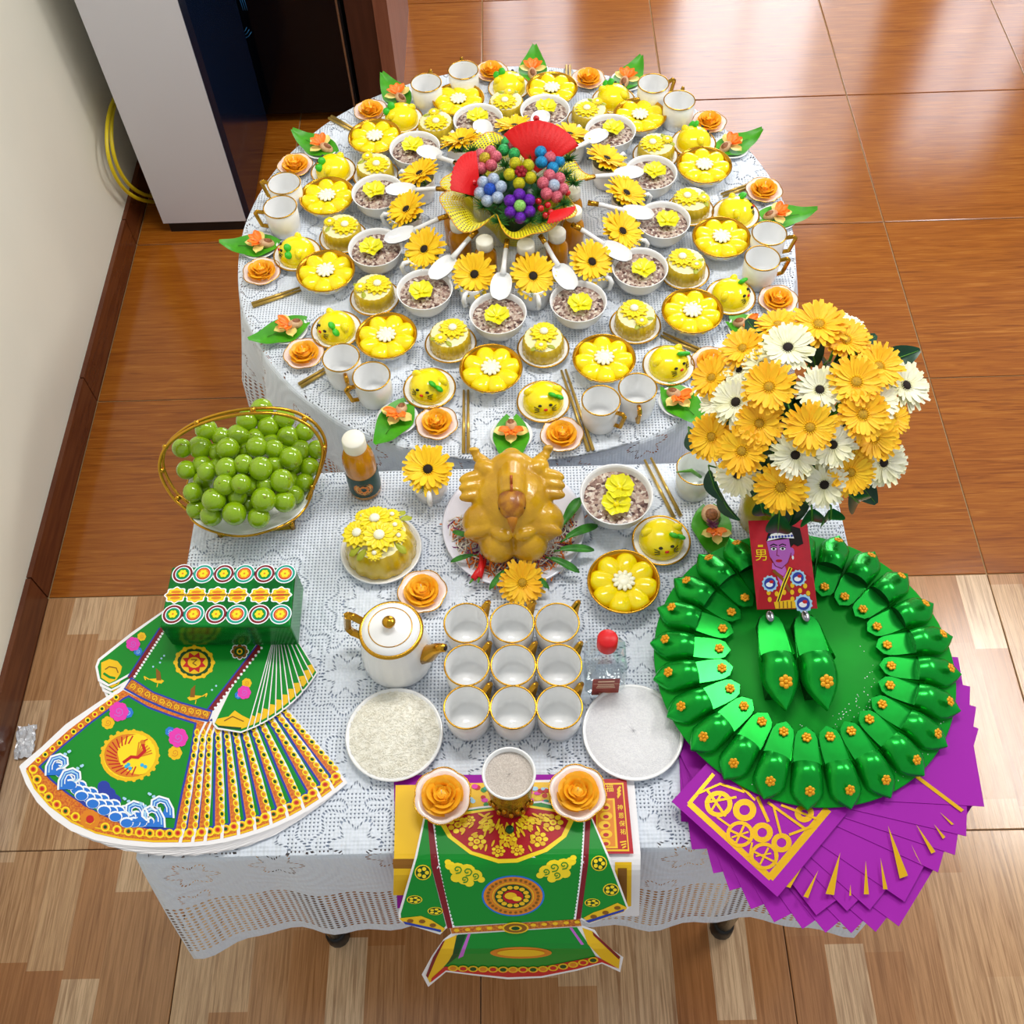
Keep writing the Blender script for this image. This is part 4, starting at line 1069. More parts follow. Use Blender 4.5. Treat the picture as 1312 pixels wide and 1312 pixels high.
sq = lambda h_, c_: [(h_, c_), (c_, h_), (-c_, h_), (-h_, c_), (-h_, -c_), (-c_, -h_), (c_, -h_), (h_, -c_)]
gb = MB(); prof = [(.0285, .020, 0), (.030, .022, .004), (.030, .022, .078), (.026, .018, .086), (.020, .014, .094), (.013, .0075, .112), (.013, .0075, .118)]
prof2 = [(.010, .006, .118), (.0098, .0056, .113), (.017, .011, .093), (.0265, .0185, .077), (.0265, .0185, .008)]
al = [[(x, y, z) for x, y in sq(h_, c_)] for h_, c_, z in prof]
vs = [v for r_ in al for v in r_]; fs = [(j * 8 + i, j * 8 + (i + 1) % 8, (j + 1) * 8 + (i + 1) % 8, (j + 1) * 8 + i) for j in range(len(al) - 1) for i in range(8)]
fs += [tuple(range(8))[::-1], tuple((len(al) - 1) * 8 + i for i in range(8))]
gb.add(vs, fs, 0, False)
gcap = MB().lathe([(0, .114), (.0145, .114), (.015, .116), (.0148, .136), (.0125, .139), (0, .140)], 32).mesh('red_cap', M['red'])
glb = MB().box((-.020, -.0309, .006), (.020, -.0302, .064)); glb = glb.mesh('label', M['labelred'])
gp_ = MB().box((-.009, -.0312, .009), (.009, -.0309, .014))
for i in range(3): gp_.box((-.014 + .001 * i, -.0312, .033 + .005 * i), (.014 - .001 * i, -.0309, .035 + .005 * i))
gp_.box((-.0185, -.0312, .0475), (.0185, -.0309, .0483)); gp_.box((-.012, -.0312, .054), (.012, -.0309, .058)); gp_.box((-.0185, -.0312, .0075), (.0185, -.0309, .0081))
thing('clear_bottle', [S('glass_body', gb.mesh('glass_body', M['clear'])), S('red_cap', gcap), S('label', glb, [S('label_print', gp_.mesh('label_print', M['labelpr']))])],
      'clear square bottle with red cap and brown-red label beside the cups', 'bottle', (p.x, p.y, TZ))

# ---------------------------------------------------------------- boiled chicken on its platter
cp = at(658, 672, TZ + .014); CH = Vector((cp.x, cp.y, TZ))
M['platter'] = mat('pale_lilac_platter', '#E6E6F2', .2, coat=.3)
pl = flat_plate(.1185, .014); pl.materials.clear(); pl.materials.append(M['platter'])
thing('chicken_platter', [S('plate', pl)], 'large pale round platter under the boiled chicken', 'plate', tuple(CH))
M['skin'] = mat('boiled_chicken_skin', '#D6A410', .28, coat=.35, var=('#BE8C0A', 26), bump=(260, .25))
M['combmat'] = mat('chicken_comb', '#9A3A10', .4, var=('#B0641A', 60)); M['beakm'] = mat('beak', '#B87414', .4)
k = MB()
R3 = lambda x, y, z: (Matrix.Rotation(z, 3, 'Z') @ Matrix.Rotation(y, 3, 'Y') @ Matrix.Rotation(x, 3, 'X'))
k.ball((0, .012, .070), (.066, .074, .058), 24, 14)
k.ball((0, .044, .088), (.045, .042, .043), 20, 12)
k.ball((0, .066, .094), (.022, .028, .022), 16, 10)
for sx in (-1, 1):
    k.ball((sx * .046, -.026, .062), (.036, .034, .036), 18, 12)
    k.ball((sx * .024, -.058, .046), (.031, .030, .030), 18, 12)
    k.ball((sx * .046, -.048, .076), (.034, .012, .013), 14, 10, M=R3(0, .1 * sx, -.25 * sx))
    k.ball((sx * .018, -.060, .080), (.018, .011, .011), 14, 10, M=R3(0, 0, .35 * sx))
    k.ball((sx * .060, .034, .104), (.026, .011, .010), 14, 10, M=R3(0, -.1 * sx, -.3 * sx))
    k.ball((sx * .061, .020, .099), (.026, .010, .010), 14, 10, M=R3(0, -.1 * sx, -.25 * sx))
    k.ball((sx * .061, .006, .092), (.025, .010, .010), 14, 10, M=R3(0, -.1 * sx, -.2 * sx))
    k.ball((sx * .040, .046, .108), (.022, .016, .014), 14, 10, M=R3(0, 0, .5 * sx))
    k.tube([(sx * .035, .055, .095), (sx * .050, .068, .104), (sx * .058, .072, .110)], [.013, .010, .008], 10)
    for t in (-.7, 0, .7): k.tube([(sx * .056, .072, .108), (sx * (.061 + .008 * math.sin(t)), .077 + .006 * math.cos(t), .115), (sx * (.060 + .008 * math.sin(t)), .072 + .004 * math.cos(t), .120)], [.006, .0048, .003], 8)
k.tube([(0, .03, .11), (0, .004, .126), (0, -.022, .128)], [.026, .022, .020], 14)
cbd = S('chicken_body', k.mesh('chicken_body', M['skin']))
def cmods(o):
    r_ = o.modifiers.new('r', 'REMESH'); r_.mode = 'VOXEL'; r_.voxel_size = .0024; r_.use_smooth_shade = True
    s_ = o.modifiers.new('s', 'SMOOTH'); s_.iterations = 2; s_.factor = .5
cbd.mods = cmods
cm2 = MB(); cm2.grid(lambda u, v: Vector(((u - .5) * .004, .004 - .040 * v, .143 + .012 * abs(math.sin(v * 9)) * (1 - v * .6) - .012 * v * v)), 3, 16)
cm2.grid(lambda u, v: Vector(((u - .5) * .010, .004 - .040 * v, .136 - .012 * v * v)), 3, 16)
bk = MB().tube([(0, -.050, .124), (0, -.062, .116), (0, -.072, .104)], [.011, .007, .0012], 10)
ey = MB().ball((0, 0, 0), .0032, 10, 6).mesh('eye', M['black'])
M['headm'] = mat('chicken_head_skin', '#B87C14', .35, coat=.2, var=('#8E4E12', 70))
hdm = MB().ball((0, -.030, .125), (.0225, .030, .021), 18, 12).mesh('head', M['headm'])
cmb = S('comb', cm2.mesh('comb', M['combmat'])); cmb.mods = lambda o: [setattr(o.modifiers.new('s', 'SOLIDIFY'), 'thickness', .003)]
thing('boiled_chicken', [cbd, S('head', hdm), cmb, S('beak', bk.mesh('beak', M['beakm'])), S('eye', ey, loc=(-.0175, -.042, .128)), S('eye', ey, loc=(.0175, -.042, .128))],
      'whole golden boiled chicken sitting with head raised on the platter', 'chicken', (CH.x, CH.y, CH.z + .002))
# garnish
M['carrot'] = mat('carrot_shred', '#F0802A', .5); M['cabbage'] = mat('white_shred', '#EFE9DC', .5); M['redcab'] = mat('purple_shred', '#7A2A6A', .5)
rg = random.Random(21); gs = MB()
for i in range(380):
    a = rg.uniform(PI * .93, PI * 2.07); r = rg.uniform(.074, .110)
    c = Vector((r * math.cos(a), r * math.sin(a), .010 + rg.uniform(0, .012) * (1.1 - (r - .07) / .04))); th = rg.uniform(0, PI); L = rg.uniform(.008, .017)
    d = Vector((math.cos(th), math.sin(th), rg.uniform(-.1, .15))) * L; cu = Vector((-d.y, d.x, L * .3)) * rg.uniform(-.5, .5)
    gs.tube([c - d, c + cu, c + d], .0012, 4, rg.choices((0, 1, 2), (.34, .56, .10))[0])
single('shredded_salad', gs.mesh('shredded_salad', [M['carrot'], M['cabbage'], M['redcab']]), 'shredded carrot and cabbage strewn round the chicken', 'salad', tuple(CH), kind='stuff')
def blade_leaf(L, W, mt, droop=.3): 
    k = MB(); k.grid(petal_fn(L, W, tip=.8, droop=droop, cup=.25, base=.4), 5, 9); return k.mesh('leaf_blade', M[mt])
M['herb'] = mat('herb_green', '#3E8A2A', .4, var=('#2C6E20', 60))
hb = blade_leaf(.06, .017, 'herb', .35)
stm = MB().tube([(-.012, 0, 0), (0, 0, 0)], .0018, 5).mesh('leaf_stalk', M['herb'])
for i, (px, py, a, s_, nm) in enumerate([(726, 690, 30, 1.0, 'upper right, by the soup bowl'), (718, 705, 5, .9, 'right'), (706, 716, -25, .8, 'lower right'), (722, 672, 62, 1.1, 'right, pointing back'), (604, 690, 150, .6, 'left'), (606, 712, 190, .6, 'lower left'), (680, 735, -40, .6, 'front right of the gerbera'), (646, 732, -130, .6, 'front left of the gerbera')]):
    p_ = at(px, py, TZ + .03)
    inst(S('herb_leaf', None, [S('leaf_blade', hb), S('leaf_stalk', stm)]), (p_.x, p_.y, TZ + .03), (0, -.1, math.radians(a)), 'green herb leaf garnish on the chicken platter, ' + nm, 'leaf', 'herb leaves on the platter', s_)
ch_ = MB().tube([(0, 0, 0), (.012, .001, .001), (.026, .003, 0), (.038, .007, -.002), (.045, .012, -.003)], [.005, .0058, .005, .003, .0006], 10).mesh('chili_body', M['red'])
chs = MB().tube([(-.010, -.001, .001), (0, 0, 0)], [.0012, .0024], 6).mesh('chili_stalk', M['stem'])
for px, py, a, nm in ((606, 742, 50, 'left one'), (614, 740, 75, 'right one')):
    p_ = at(px, py, TZ + .022); thing('red_chili', [S('chili_body', ch_), S('chili_stalk', chs)], 'red chili on the platter left of its gerbera, ' + nm, 'chili', (p_.x, p_.y, TZ + .022), (0, 0, math.radians(a)), 'chilies on the platter')
p_ = at(669, 745, TZ + .03)
thing('gerbera', GERB['o'][0] + [S('stem', MB().tube([(0, 0, -.012), (0, 0, 0)], .002, 6).mesh('stem', M['stem']))], 'amber gerbera laid on the platter in front of the chicken', 'flower', (p_.x, p_.y, TZ + .026), quat=Vector((.1, -.55, 1)).normalized().to_track_quat('Z', 'Y'), scale=.86)

# ---------------------------------------------------------------- fruit basket
bc_ = at(322, 640, TZ + .03); BK = Vector((bc_.x, bc_.y, TZ))
fw = lambda a: .012 * math.sin(a * 5 + .6)
bb_ = MB()
bb_.grid(lambda u, v: Vector(((.052 + .048 * v ** .8 + .3 * fw(2 * PI * u) * v ** 3) * math.cos(2 * PI * u) * 1.05, (.040 + .042 * v ** .8 + .3 * fw(2 * PI * u) * v ** 3) * math.sin(2 * PI * u), .018 + .030 * v + fw(2 * PI * u) * .6 * v ** 2)), 90, 8, closeu=True)
bb_.cap(.05, .018, 24)
edge_pts = [Vector(((.052 + .048 + .3 * fw(2 * PI * i / 90)) * math.cos(2 * PI * i / 90) * 1.05, (.082 + .3 * fw(2 * PI * i / 90)) * math.sin(2 * PI * i / 90), .048 + fw(2 * PI * i / 90) * .6)) for i in range(91)]
bowl_s = S('bowl', bb_.mesh('bowl', M['white']), [S('gold_edge', MB().tube(edge_pts, .0022, 6).mesh('gold_edge', M['gold']))])
bowl_s.mods = lambda o: [setattr(o.modifiers.new('s', 'SOLIDIFY'), 'thickness', .003)]
st = MB()
for z in (.004, .016):
    c4 = [(-.052, -.052, z), (.068, -.040, z), (.060, .048, z), (-.060, .040, z)]
    for i in range(4): st.tube([c4[i], c4[(i + 1) % 4]], .004, 4, smooth=False)
for c in c4: st.tube([(c[0], c[1], 0), (c[0], c[1], .020)], .0045, 6)
hn = MB()
hp = [(243, 656, .775), (222, 638, .79), (207, 612, .815), (205, 590, .84), (217, 568, .86), (250, 546, .88), (300, 532, .89), (355, 530, .885), (395, 545, .86), (413, 572, .83), (408, 605, .80), (393, 640, .772)]
hpp = [at(a, b, c) - BK for a, b, c in hp]
def spline(pts, n=5):
    out = []
    for q in range(len(pts) - 1):
        for t in range(n):
            P0 = pts[max(q - 1, 0)]; P1 = pts[q]; P2 = pts[q + 1]; P3 = pts[min(q + 2, len(pts) - 1)]; u = t / n
            out.append(.5 * ((2 * P1) + (P2 - P0) * u + (2 * P0 - 5 * P1 + 4 * P2 - P3) * u * u + (3 * P1 - P0 - 3 * P2 + P3) * u ** 3))
    return out + [pts[-1]]
sp1 = spline(hpp); hn.tube(sp1, .0028, 8); hn.tube([p_ + Vector((.004, .010, .0)) for p_ in sp1], .0028, 8)
for i in range(4, len(sp1), 7): hn.ball(tuple(sp1[i] + Vector((.002, .005, .002))), .0052, 10, 6)
thing('fruit_basket', [bowl_s, S('stand', st.mesh('stand', M['gold'])), S('handle', hn.mesh('handle', M['gold']))], 'white and gold fruit basket with hoop handle on the front table', 'basket', tuple(BK))
frs = [(265, 255, 50), (368, 248, 48), (300, 185, 46), (400, 185, 50), (205, 330, 40), (280, 343, 40), (365, 335, 45), (430, 313, 40), (225, 430, 40), (262, 380, 36), (345, 405, 42), (430, 395, 40), (315, 458, 48), (235, 500, 40), (300, 515, 45), (395, 518, 48), (500, 525, 45),
       (410, 445, 34), (515, 470, 50), (605, 468, 45), (585, 383, 48), (640, 365, 36), (505, 335, 48), (495, 240, 45), (555, 250, 40), (620, 205, 48), (630, 290, 48), (495, 115, 48), (595, 125, 45), (675, 180, 40), (688, 250, 44), (725, 250, 38), (710, 325, 42), (565, 310, 34), (515, 398, 34), (450, 150, 46), (540, 165, 46), (205, 245, 38), (437, 245, 34), (655, 430, 36), (470, 400, 34), (330, 300, 34), (300, 250, 30), (480, 190, 30), (560, 200, 30), (540, 430, 30), (360, 470, 30), (450, 480, 30), (250, 300, 30), (640, 330, 30), (600, 250, 30), (390, 290, 30), (460, 350, 30), (350, 200, 30), (670, 390, 30), (270, 440, 30)]
EC = BK + Vector((0.004, .004, .062)); ER = Vector((.093, .078, .062))
fp = []
for (a, b, r_) in frs:
    px, py = 180 + a / 3.28, 500 + b / 3.28
    d = (FW * 1350.44 + RT * (px - 656) - UP * (py - 656)).normalized()
    k_ = 1.0 if r_ > 36 else .74 if r_ > 31 else .55
    o_ = CAM - EC; A = sum((d[i] / (ER[i] * k_)) ** 2 for i in range(3)); B = 2 * sum(o_[i] * d[i] / (ER[i] * k_) ** 2 for i in range(3)); Cc = sum((o_[i] / (ER[i] * k_)) ** 2 for i in range(3)) - 1
    disc = B * B - 4 * A * Cc
    t = (-B - math.sqrt(max(0, disc))) / (2 * A)
    fp.append([CAM + d * t, max(.0165, r_ / 3.28 / 843 * 1.13)])
for it in range(12):
    for i in range(len(fp)):
        for j in range(i):
            dv = fp[i][0] - fp[j][0]; mn = (fp[i][1] + fp[j][1]) * .80
            if dv.length < mn:
                s_ = dv.normalized() * (mn - dv.length) * .25
                fp[i][0] = fp[i][0] + s_; fp[j][0] = fp[j][0] - s_
        fp[i][0].z = max(fp[i][0].z, TZ + .050)
frm = MB().ball((0, 0, 0), (1, 1, .97), 20, 12).mesh('fruit_flesh', M['lime'])
fst = MB().lathe([(0, .955), (.10, .963), (.12, .975), (.06, .99), (0, .99)], 10).mesh('stalk_scar', M['limet'])
rg = random.Random(3)
for c, r_ in fp:
    q = Vector((rg.gauss(0, .7), rg.gauss(0, .7), .6)).normalized().to_track_quat('Z', 'Y')
    inst(S('green_fruit', None, [S('fruit_flesh', frm), S('stalk_scar', fst)]), tuple(c), None, 'glossy round green fruit heaped in the gold-handled basket', 'fruit', 'green fruit in the basket', r_, quat=q)

# ---------------------------------------------------------------- gerbera vase
VB = Vector((1.105, -.275, TZ))
M['vase'] = mat('mustard_vase', '#B79E1E', .25, coat=.4)
vs_ = MB().lathe([(0, 0), (.038, 0), (.040, .004), (.043, .06), (.048, .12), (.050, .135), (.047, .136), (.043, .12), (.036, .02), (0, .012)], 40)
thing('flower_vase', [S('vase_body', vs_.mesh('vase_body', M['vase'])), S('gold_rim', ringm(.0488, .1355, .0016, 40))], 'mustard-yellow vase holding the big gerbera bouquet', 'vase', tuple(VB))
GC = Vector((1.12, -.262, .985)); GR = Vector((.158, .150, .125))
gl = [('o', 715, 190, 110), ('o', 840, 228, 95), ('c', 590, 285, 105), ('o', 540, 160, 88), ('c', 850, 122, 78), ('o', 985, 345, 98), ('o', 385, 265, 90), ('c', 455, 315, 80), ('c', 345, 345, 72), ('o', 250, 395, 90), ('o', 513, 445, 108), ('c', 725, 448, 92), ('o', 868, 425, 108), ('c', 1105, 430, 98), ('c', 1040, 300, 72), ('c', 1025, 490, 82), ('c', 356, 503, 100), ('c', 235, 500, 72), ('o', 250, 655, 98), ('o', 460, 597, 100), ('o', 680, 610, 103), ('o', 895, 557, 103), ('c', 783, 690, 92), ('c', 618, 735, 95), ('o', 965, 657, 98), ('o', 400, 707, 103), ('c', 364, 822, 92), ('o', 560, 855, 108), ('c', 745, 865, 95), ('o', 862, 812, 92), ('c', 1005, 768, 95), ('o', 1085, 575, 75)]
rowsz = {}
rg = random.Random(8)
def ell_hit(px, py, C, R):
    d = (FW * 1350.44 + RT * (px - 656) - UP * (py - 656)).normalized(); o_ = CAM - C
    A = sum((d[i] / R[i]) ** 2 for i in range(3)); B = 2 * sum(o_[i] * d[i] / R[i] ** 2 for i in range(3)); Cc = sum((o_[i] / R[i]) ** 2 for i in range(3)) - 1
    disc = B * B - 4 * A * Cc
    t = (-B - math.sqrt(max(0, disc))) / (2 * A)
    return CAM + d * t
ORD = ['first', 'second', 'third', 'fourth', 'fifth', 'sixth', 'seventh', 'eighth']
srt = sorted(range(len(gl)), key=lambda i: gl[i][2])
rowof = {}
RN = ['top', 'second', 'third', 'fourth', 'bottom']
for q, i in enumerate(srt): rowof[i] = min(4, q * 5 // len(gl))
lab = {}
for rw in range(5):
    for kd, nm in (('o', 'amber'), ('c', 'cream')):
        mem = sorted([i for i in rowof if rowof[i] == rw and gl[i][0] == kd], key=lambda i: gl[i][1])
        for q, i in enumerate(mem):
            lab[i] = ('%s gerbera in the vase, %s from left of the %s in the %s row' % (nm, ORD[q], nm + ' ones', RN[rw])) if len(mem) > 1 else '%s gerbera in the vase, the only %s one in the %s row' % (nm, nm, RN[rw])
mouth = VB + Vector((0, 0, .13))
for i, (kd, a, b, r_) in enumerate(gl):
    px, py = 840 + a / 3.4526, 370 + b / 3.4526
    P = ell_hit(px, py, GC, GR)
    P = P + (P - GC).normalized() * (.010 if r_ > 100 else (-.012 if r_ < 85 else 0))
    nrm = Vector(((P.x - GC.x) / GR.x ** 2, (P.y - GC.y) / GR.y ** 2, (P.z - GC.z) / GR.z ** 2)).normalized()
    toc = (CAM - P).normalized()
    nn = (nrm * .8 + toc * (.55 if r_ > 88 else .2) + Vector((0, 0, .25))).normalized()
    sc_ = 1350 / (P - CAM).length
    size = (r_ / 3.4526) / sc_ / .044 * 1.12
    qt = nn.to_track_quat('Z', 'Y') @ Quaternion((0, 0, 1), rg.uniform(0, 6))
    inv = Matrix.LocRotScale(P, qt, (size, size, size)).inverted()
    mid = mouth.lerp(P, .55) + Vector((0, 0, -.01)); m0 = mouth + Vector((rg.uniform(-.02, .02), rg.uniform(-.02, .02), -.02))
    pts = [inv @ m0, inv @ (m0.lerp(mid, .6)), inv @ (P - nn * .04), inv @ (P - nn * .002)]
    sm = MB().tube(pts, .0026 / size, 6).mesh('stem', M['stem'])
    inst(S('gerbera', None, GERB[kd][i % 3] + [S('stem', sm)]), tuple(P), None, lab[i], 'flower', 'gerberas in the vase', size, quat=qt)
# dark leaves of the bouquet
def oval_leaf():
    k = MB()
    def f(u, v):
        w = .046 * math.sin(PI * min(1, v * .93 + .03)) ** .75 * (1 - .25 * v)
        x = (u - .5) * 2
        return Vector((.066 * v, x * w * .45, .010 * abs(x) * math.sin(PI * v) - .020 * v * v))
    k.grid(f, 7, 10); return k.mesh('leaf_blade', M['greendk'])
olm = oval_leaf()
olv = MB().tube([(-.01, 0, 0), (.0, 0, .0008), (.035, 0, -.003), (.063, 0, -.016)], [.0016, .0014, .001, .0004], 5).mesh('leaf_vein', M['stem'])
lpx = [(885, 538, 890, 560, 'left edge, by the leaf plate'), (912, 590, 918, 612, 'left, over the milky cup'), (925, 618, 935, 640, 'lower left'), (978, 630, 985, 662, 'bottom, over the vase'), (1003, 645, 1000, 690, 'bottom centre, over the red card'), (1045, 640, 1048, 680, 'bottom right, over the red card'), (1070, 640, 1072, 672, 'bottom right corner'), (1095, 622, 1130, 650, 'right, pointing down over the floor'), (1140, 535, 1165, 520, 'right edge, half hidden'),
       (1058, 465, 1068, 452, 'upper centre gap'), (1010, 520, 1005, 505, 'centre gap'), (1062, 545, 1075, 560, 'centre right gap'), (985, 570, 975, 585, 'centre left gap'), (1040, 600, 1055, 590, 'lower centre gap'), (960, 480, 955, 470, 'upper left gap'), (1115, 510, 1125, 500, 'upper right gap')]
GAPS = [(1075, 470, 60), (1045, 470, 120), (1020, 490, 200), (1000, 530, 10), (1035, 555, 90), (1080, 530, 300), (1060, 580, 20), (1000, 590, 250), (965, 560, 160), (940, 520, 80), (1100, 560, 340), (1120, 470, 40), (990, 455, 140), (1030, 620, 270), (1085, 600, 330), (1050, 520, 210)]
for i, (a, b, c, d, nm) in enumerate(lpx):
    k_ = 1.0 if i < 9 else .72
    P = ell_hit(a, b, GC, GR * k_); Q = ell_hit(c, d, GC - Vector((0, 0, .02)), GR * (k_ * 1.05))
    if i < 9: P = P - Vector((0, 0, .025)); Q = Q - Vector((0, -.0, .03))
    dr_ = (Q - P).normalized(); nn = ((P - GC).normalized() + Vector((0, -.3, .6))).normalized(); nn = (nn - dr_ * nn.dot(dr_)).normalized(); yv = nn.cross(dr_)
    qt = Matrix((dr_, yv, nn)).transposed().to_quaternion()
    inv = Matrix.LocRotScale(P, qt, (1, 1, 1)).inverted()
    sm = MB().tube([inv @ (mouth + Vector((0, 0, -.02))), inv @ (mouth.lerp(P, .6)), Vector((-.01, 0, 0))], .0018, 5).mesh('leaf_stem', M['stem'])
    inst(S('foliage_leaf', None, [S('leaf_blade', olm, [S('leaf_vein', olv)]), S('stalk', sm)]), tuple(P), None, 'dark green leaf in the vase bouquet, ' + nm, 'leaf', 'leaves in the vase', .75 if i < 4 else 1, quat=qt)
for i, (a, b, an) in enumerate(GAPS):
    P = ell_hit(a, b, GC, GR * .66); qt = (CAM - P).normalized().to_track_quat('Z', 'Y') @ Quaternion((0, 0, 1), math.radians(an))
    inv = Matrix.LocRotScale(P, qt, (1, 1, 1)).inverted()
    sm = MB().tube([inv @ (mouth + Vector((0, 0, -.02))), inv @ (mouth.lerp(P, .6)), Vector((-.01, 0, 0))], .0018, 5).mesh('leaf_stem', M['stem'])
    inst(S('foliage_leaf', None, [S('leaf_blade', olm, [S('leaf_vein', olv)]), S('stalk', sm)]), tuple(P), None, 'dark green leaf glimpsed deep between the gerberas of the vase bouquet', 'leaf', 'inner leaves of the vase bouquet', 1, quat=qt)
# milky glass cup with a leaf stalk
M['milky'] = mat('milky_glass', '#D6DCD8', .2, coat=.4)
p = at(893, 600, TZ + .06)
mk = MB().lathe([(0, .003), (.026, .003), (.028, 0), (.030, .004), (.0335, .06), (.0318, .0605), (.029, .01), (0, .008)], 40).mesh('cup_body', M['milky'])
stk = MB().tube([(.012, .01, .02), (-.01, -.004, .06), (-.036, -.012, .068)], [.003, .0035, .001], 6).mesh('leaf_stalk', M['stem'])
thing('milky_cup', [S('cup_body', mk), S('gold_rim', ringm(.033, .060, .0012, 40)), S('leaf_stalk', stk)], 'milky gold-rimmed cup half hidden under the gerbera bouquet', 'cup', (p.x, p.y, TZ))
p = at(912, 678, TZ + .006)
M['purpleb'] = mat('purple_shreds', '#7A3A5A', .5)
ps_ = MB(); rg = random.Random(3)
for i in range(40):
    a = rg.uniform(0, 2 * PI); ps_.tube([(0, .004, .012), (.010 * math.cos(a), .004 + .012 * math.sin(a), .014 + rg.uniform(0, .007))], .0009, 4)
bt2 = betel(.098, .074, .05)
ntb = MB().ball((0, 0, 0), (.016, .017, .010), 16, 9, 0); ntb.ball((0, -.002, .006), (.011, .011, .006), 14, 8, 1)
thing('betel_leaf', [S('leaf_blade', bt2, rot=(0, 0, PI)), S('leaf_vein', lv, loc=(0, 0, -.001)), S('yellow_petal', ybm, loc=(.004, -.016, .004), rot=(0, 0, PI)), S('orange_blossom', obm, loc=(.003, -.012, .005), rot=(0, 0, PI)), S('purple_shreds', ps_.mesh('purple_shreds', M['purpleb'])), S('split_nut', ntb.mesh('split_nut', [M['nutskin'], M['nut']]), loc=(0, .024, .014), rot=(.3, 0, 0))],
      'betel leaf with split nut and purple shreds on the front table beside the vase', 'leaf', (p.x, p.y, TZ + .001), (0, 0, .0))

# ---------------------------------------------------------------- printed paper offerings
P_ = {'paperw': ('#F4F2F4', .45), 'pgreen': ('#088C28', .3), 'porange': ('#E0861E', .4), 'pgold': ('#F2C21A', .35), 'pyellow': ('#FFE024', .35), 'pblue': ('#2A78D8', .4), 'pnavy': ('#2A3FA8', .4), 'pwhite': ('#F6FAFF', .4),
      'pred': ('#C81E22', .4), 'pmaroon': ('#7E1420', .4), 'ppink': ('#E83CB4', .4), 'pbrown': ('#8A5A14', .4), 'pdkgreen': ('#0A4A1E', .4), 'pteal': ('#18A08A', .35), 'ppurple': ('#9C00A4', .6), 'pcyan': ('#2CB4E8', .4), 'plilac': ('#C66AD0', .45), 'pskyl': ('#A8D8F6', .4), 'pblack': ('#0C0A0A', .4), 'pdkred': ('#B40E20', .4)}
for k_, (c, r_) in P_.items(): M[k_] = mat(k_ + '_print', c, r_, spec=.35)
M['pborder'] = mat('patterned_orange_border', '#E08A1C', .4, var=('#C8501A', 330))
M['pbelt'] = mat('patterned_gold_belt', '#D98A1A', .4, var=('#A84A12', 380))
def circ(cx, cy, rx, ry=None, n=18, rot=0, a0=0, a1=2 * PI):
    ry = ry or rx
    return [(cx + rx * math.cos(a0 + (a1 - a0) * i / n) * math.cos(rot) - ry * math.sin(a0 + (a1 - a0) * i / n) * math.sin(rot), cy + rx * math.cos(a0 + (a1 - a0) * i / n) * math.sin(rot) + ry * math.sin(a0 + (a1 - a0) * i / n) * math.cos(rot)) for i in range(n)]
class Print:
    """flat printed shapes given in crop pixels, laid on paper; each shape a little proud of the one before"""
    def __init__(s, f, mats): s.f, s.k, s.mats, s.ix, s.c = f, MB(), [], {}, 0
    def lz(s, lay): s.c += 1; return lay + (s.c % 24) * .035
    def add(s, poly, mname, lay):
        if mname not in s.ix: s.ix[mname] = len(s.mats); s.mats.append(M[mname])
        lay = s.lz(lay); pts = [tuple(s.f(x, y, lay)) for x, y in poly]
        a = sum(pts[i][0] * pts[(i + 1) % len(pts)][1] - pts[(i + 1) % len(pts)][0] * pts[i][1] for i in range(len(pts)))
        s.k.poly(pts if a > 0 else pts[::-1], s.ix[mname]); return s
    def ringp(s, cx, cy, r0, r1, mname, lay, n=20, e=1.0):
        if mname not in s.ix: s.ix[mname] = len(s.mats); s.mats.append(M[mname])
        lay = s.lz(lay); o = [tuple(s.f(x, y, lay)) for x, y in circ(cx, cy, r1, r1 * e, n)]; q = [tuple(s.f(x, y, lay)) for x, y in circ(cx, cy, r0, r0 * e, n)]
        s.k.add(o + q, [(i, n + i, n + (i + 1) % n, (i + 1) % n) for i in range(n)], s.ix[mname], False); return s
    def stroke(s, pts, w, mname, lay):
        for i in range(len(pts) - 1):
            a, b = Vector(pts[i]), Vector(pts[i + 1]); d = (b - a); n = Vector((-d.y, d.x)).normalized() * w / 2; e = d.normalized() * w * .2
            s.add([tuple(a + n - e), tuple(b + n + e), tuple(b - n + e), tuple(a - n - e)], mname, lay)
        return s
    def mesh(s, name): return s.k.mesh(name, s.mats)
def spiral(cx, cy, r0, r1, turns, n, e=1.0, a0=0): return [(cx + (r0 + (r1 - r0) * i / n) * math.cos(a0 + 2 * PI * turns * i / n), cy + (r0 + (r1 - r0) * i / n) * math.sin(a0 + 2 * PI * turns * i / n) * e) for i in range(n + 1)]
def solid(t): return lambda o: [setattr(o.modifiers.new('s', 'SOLIDIFY'), 'thickness', t)]
# --- fan of green robes on the left
NR = 12; ZR = TZ + .003 + NR * .0013
PV = at(270, 805, ZR)
def lf(x, y, lay): 
    q = at(x / 2.852, 700 + y / 2.852, ZR); return Vector((q.x - PV.x, q.y - PV.y, lay * .00012))
skirt = [(70, 805), (95, 870), (135, 935), (195, 995), (260, 1040), (350, 1075), (450, 1092), (550, 1100), (660, 1098), (682, 1010), (702, 900), (718, 780), (732, 690), (755, 645), (775, 628), (690, 600), (600, 572), (520, 540), (450, 505), (430, 522), (350, 575), (240, 650), (150, 735), (75, 798)]
upper = [(450, 505), (490, 470), (540, 395), (590, 300), (610, 235), (800, 250), (970, 320), (900, 420), (840, 520), (775, 628), (690, 600), (600, 572), (520, 540)]
lsl = [(610, 225), (480, 315), (358, 412), (348, 440), (358, 492), (395, 512), (425, 500), (482, 468), (540, 395), (592, 300)]
rsl = [(965, 325), (1000, 335), (955, 500), (905, 672), (880, 682), (792, 668), (778, 652), (775, 628), (840, 520), (900, 420)]
pw = Print(lf, None)
for q in (skirt, upper, lsl, rsl): pw.add(q, 'paperw', 0)
paper = pw.mesh('paper')
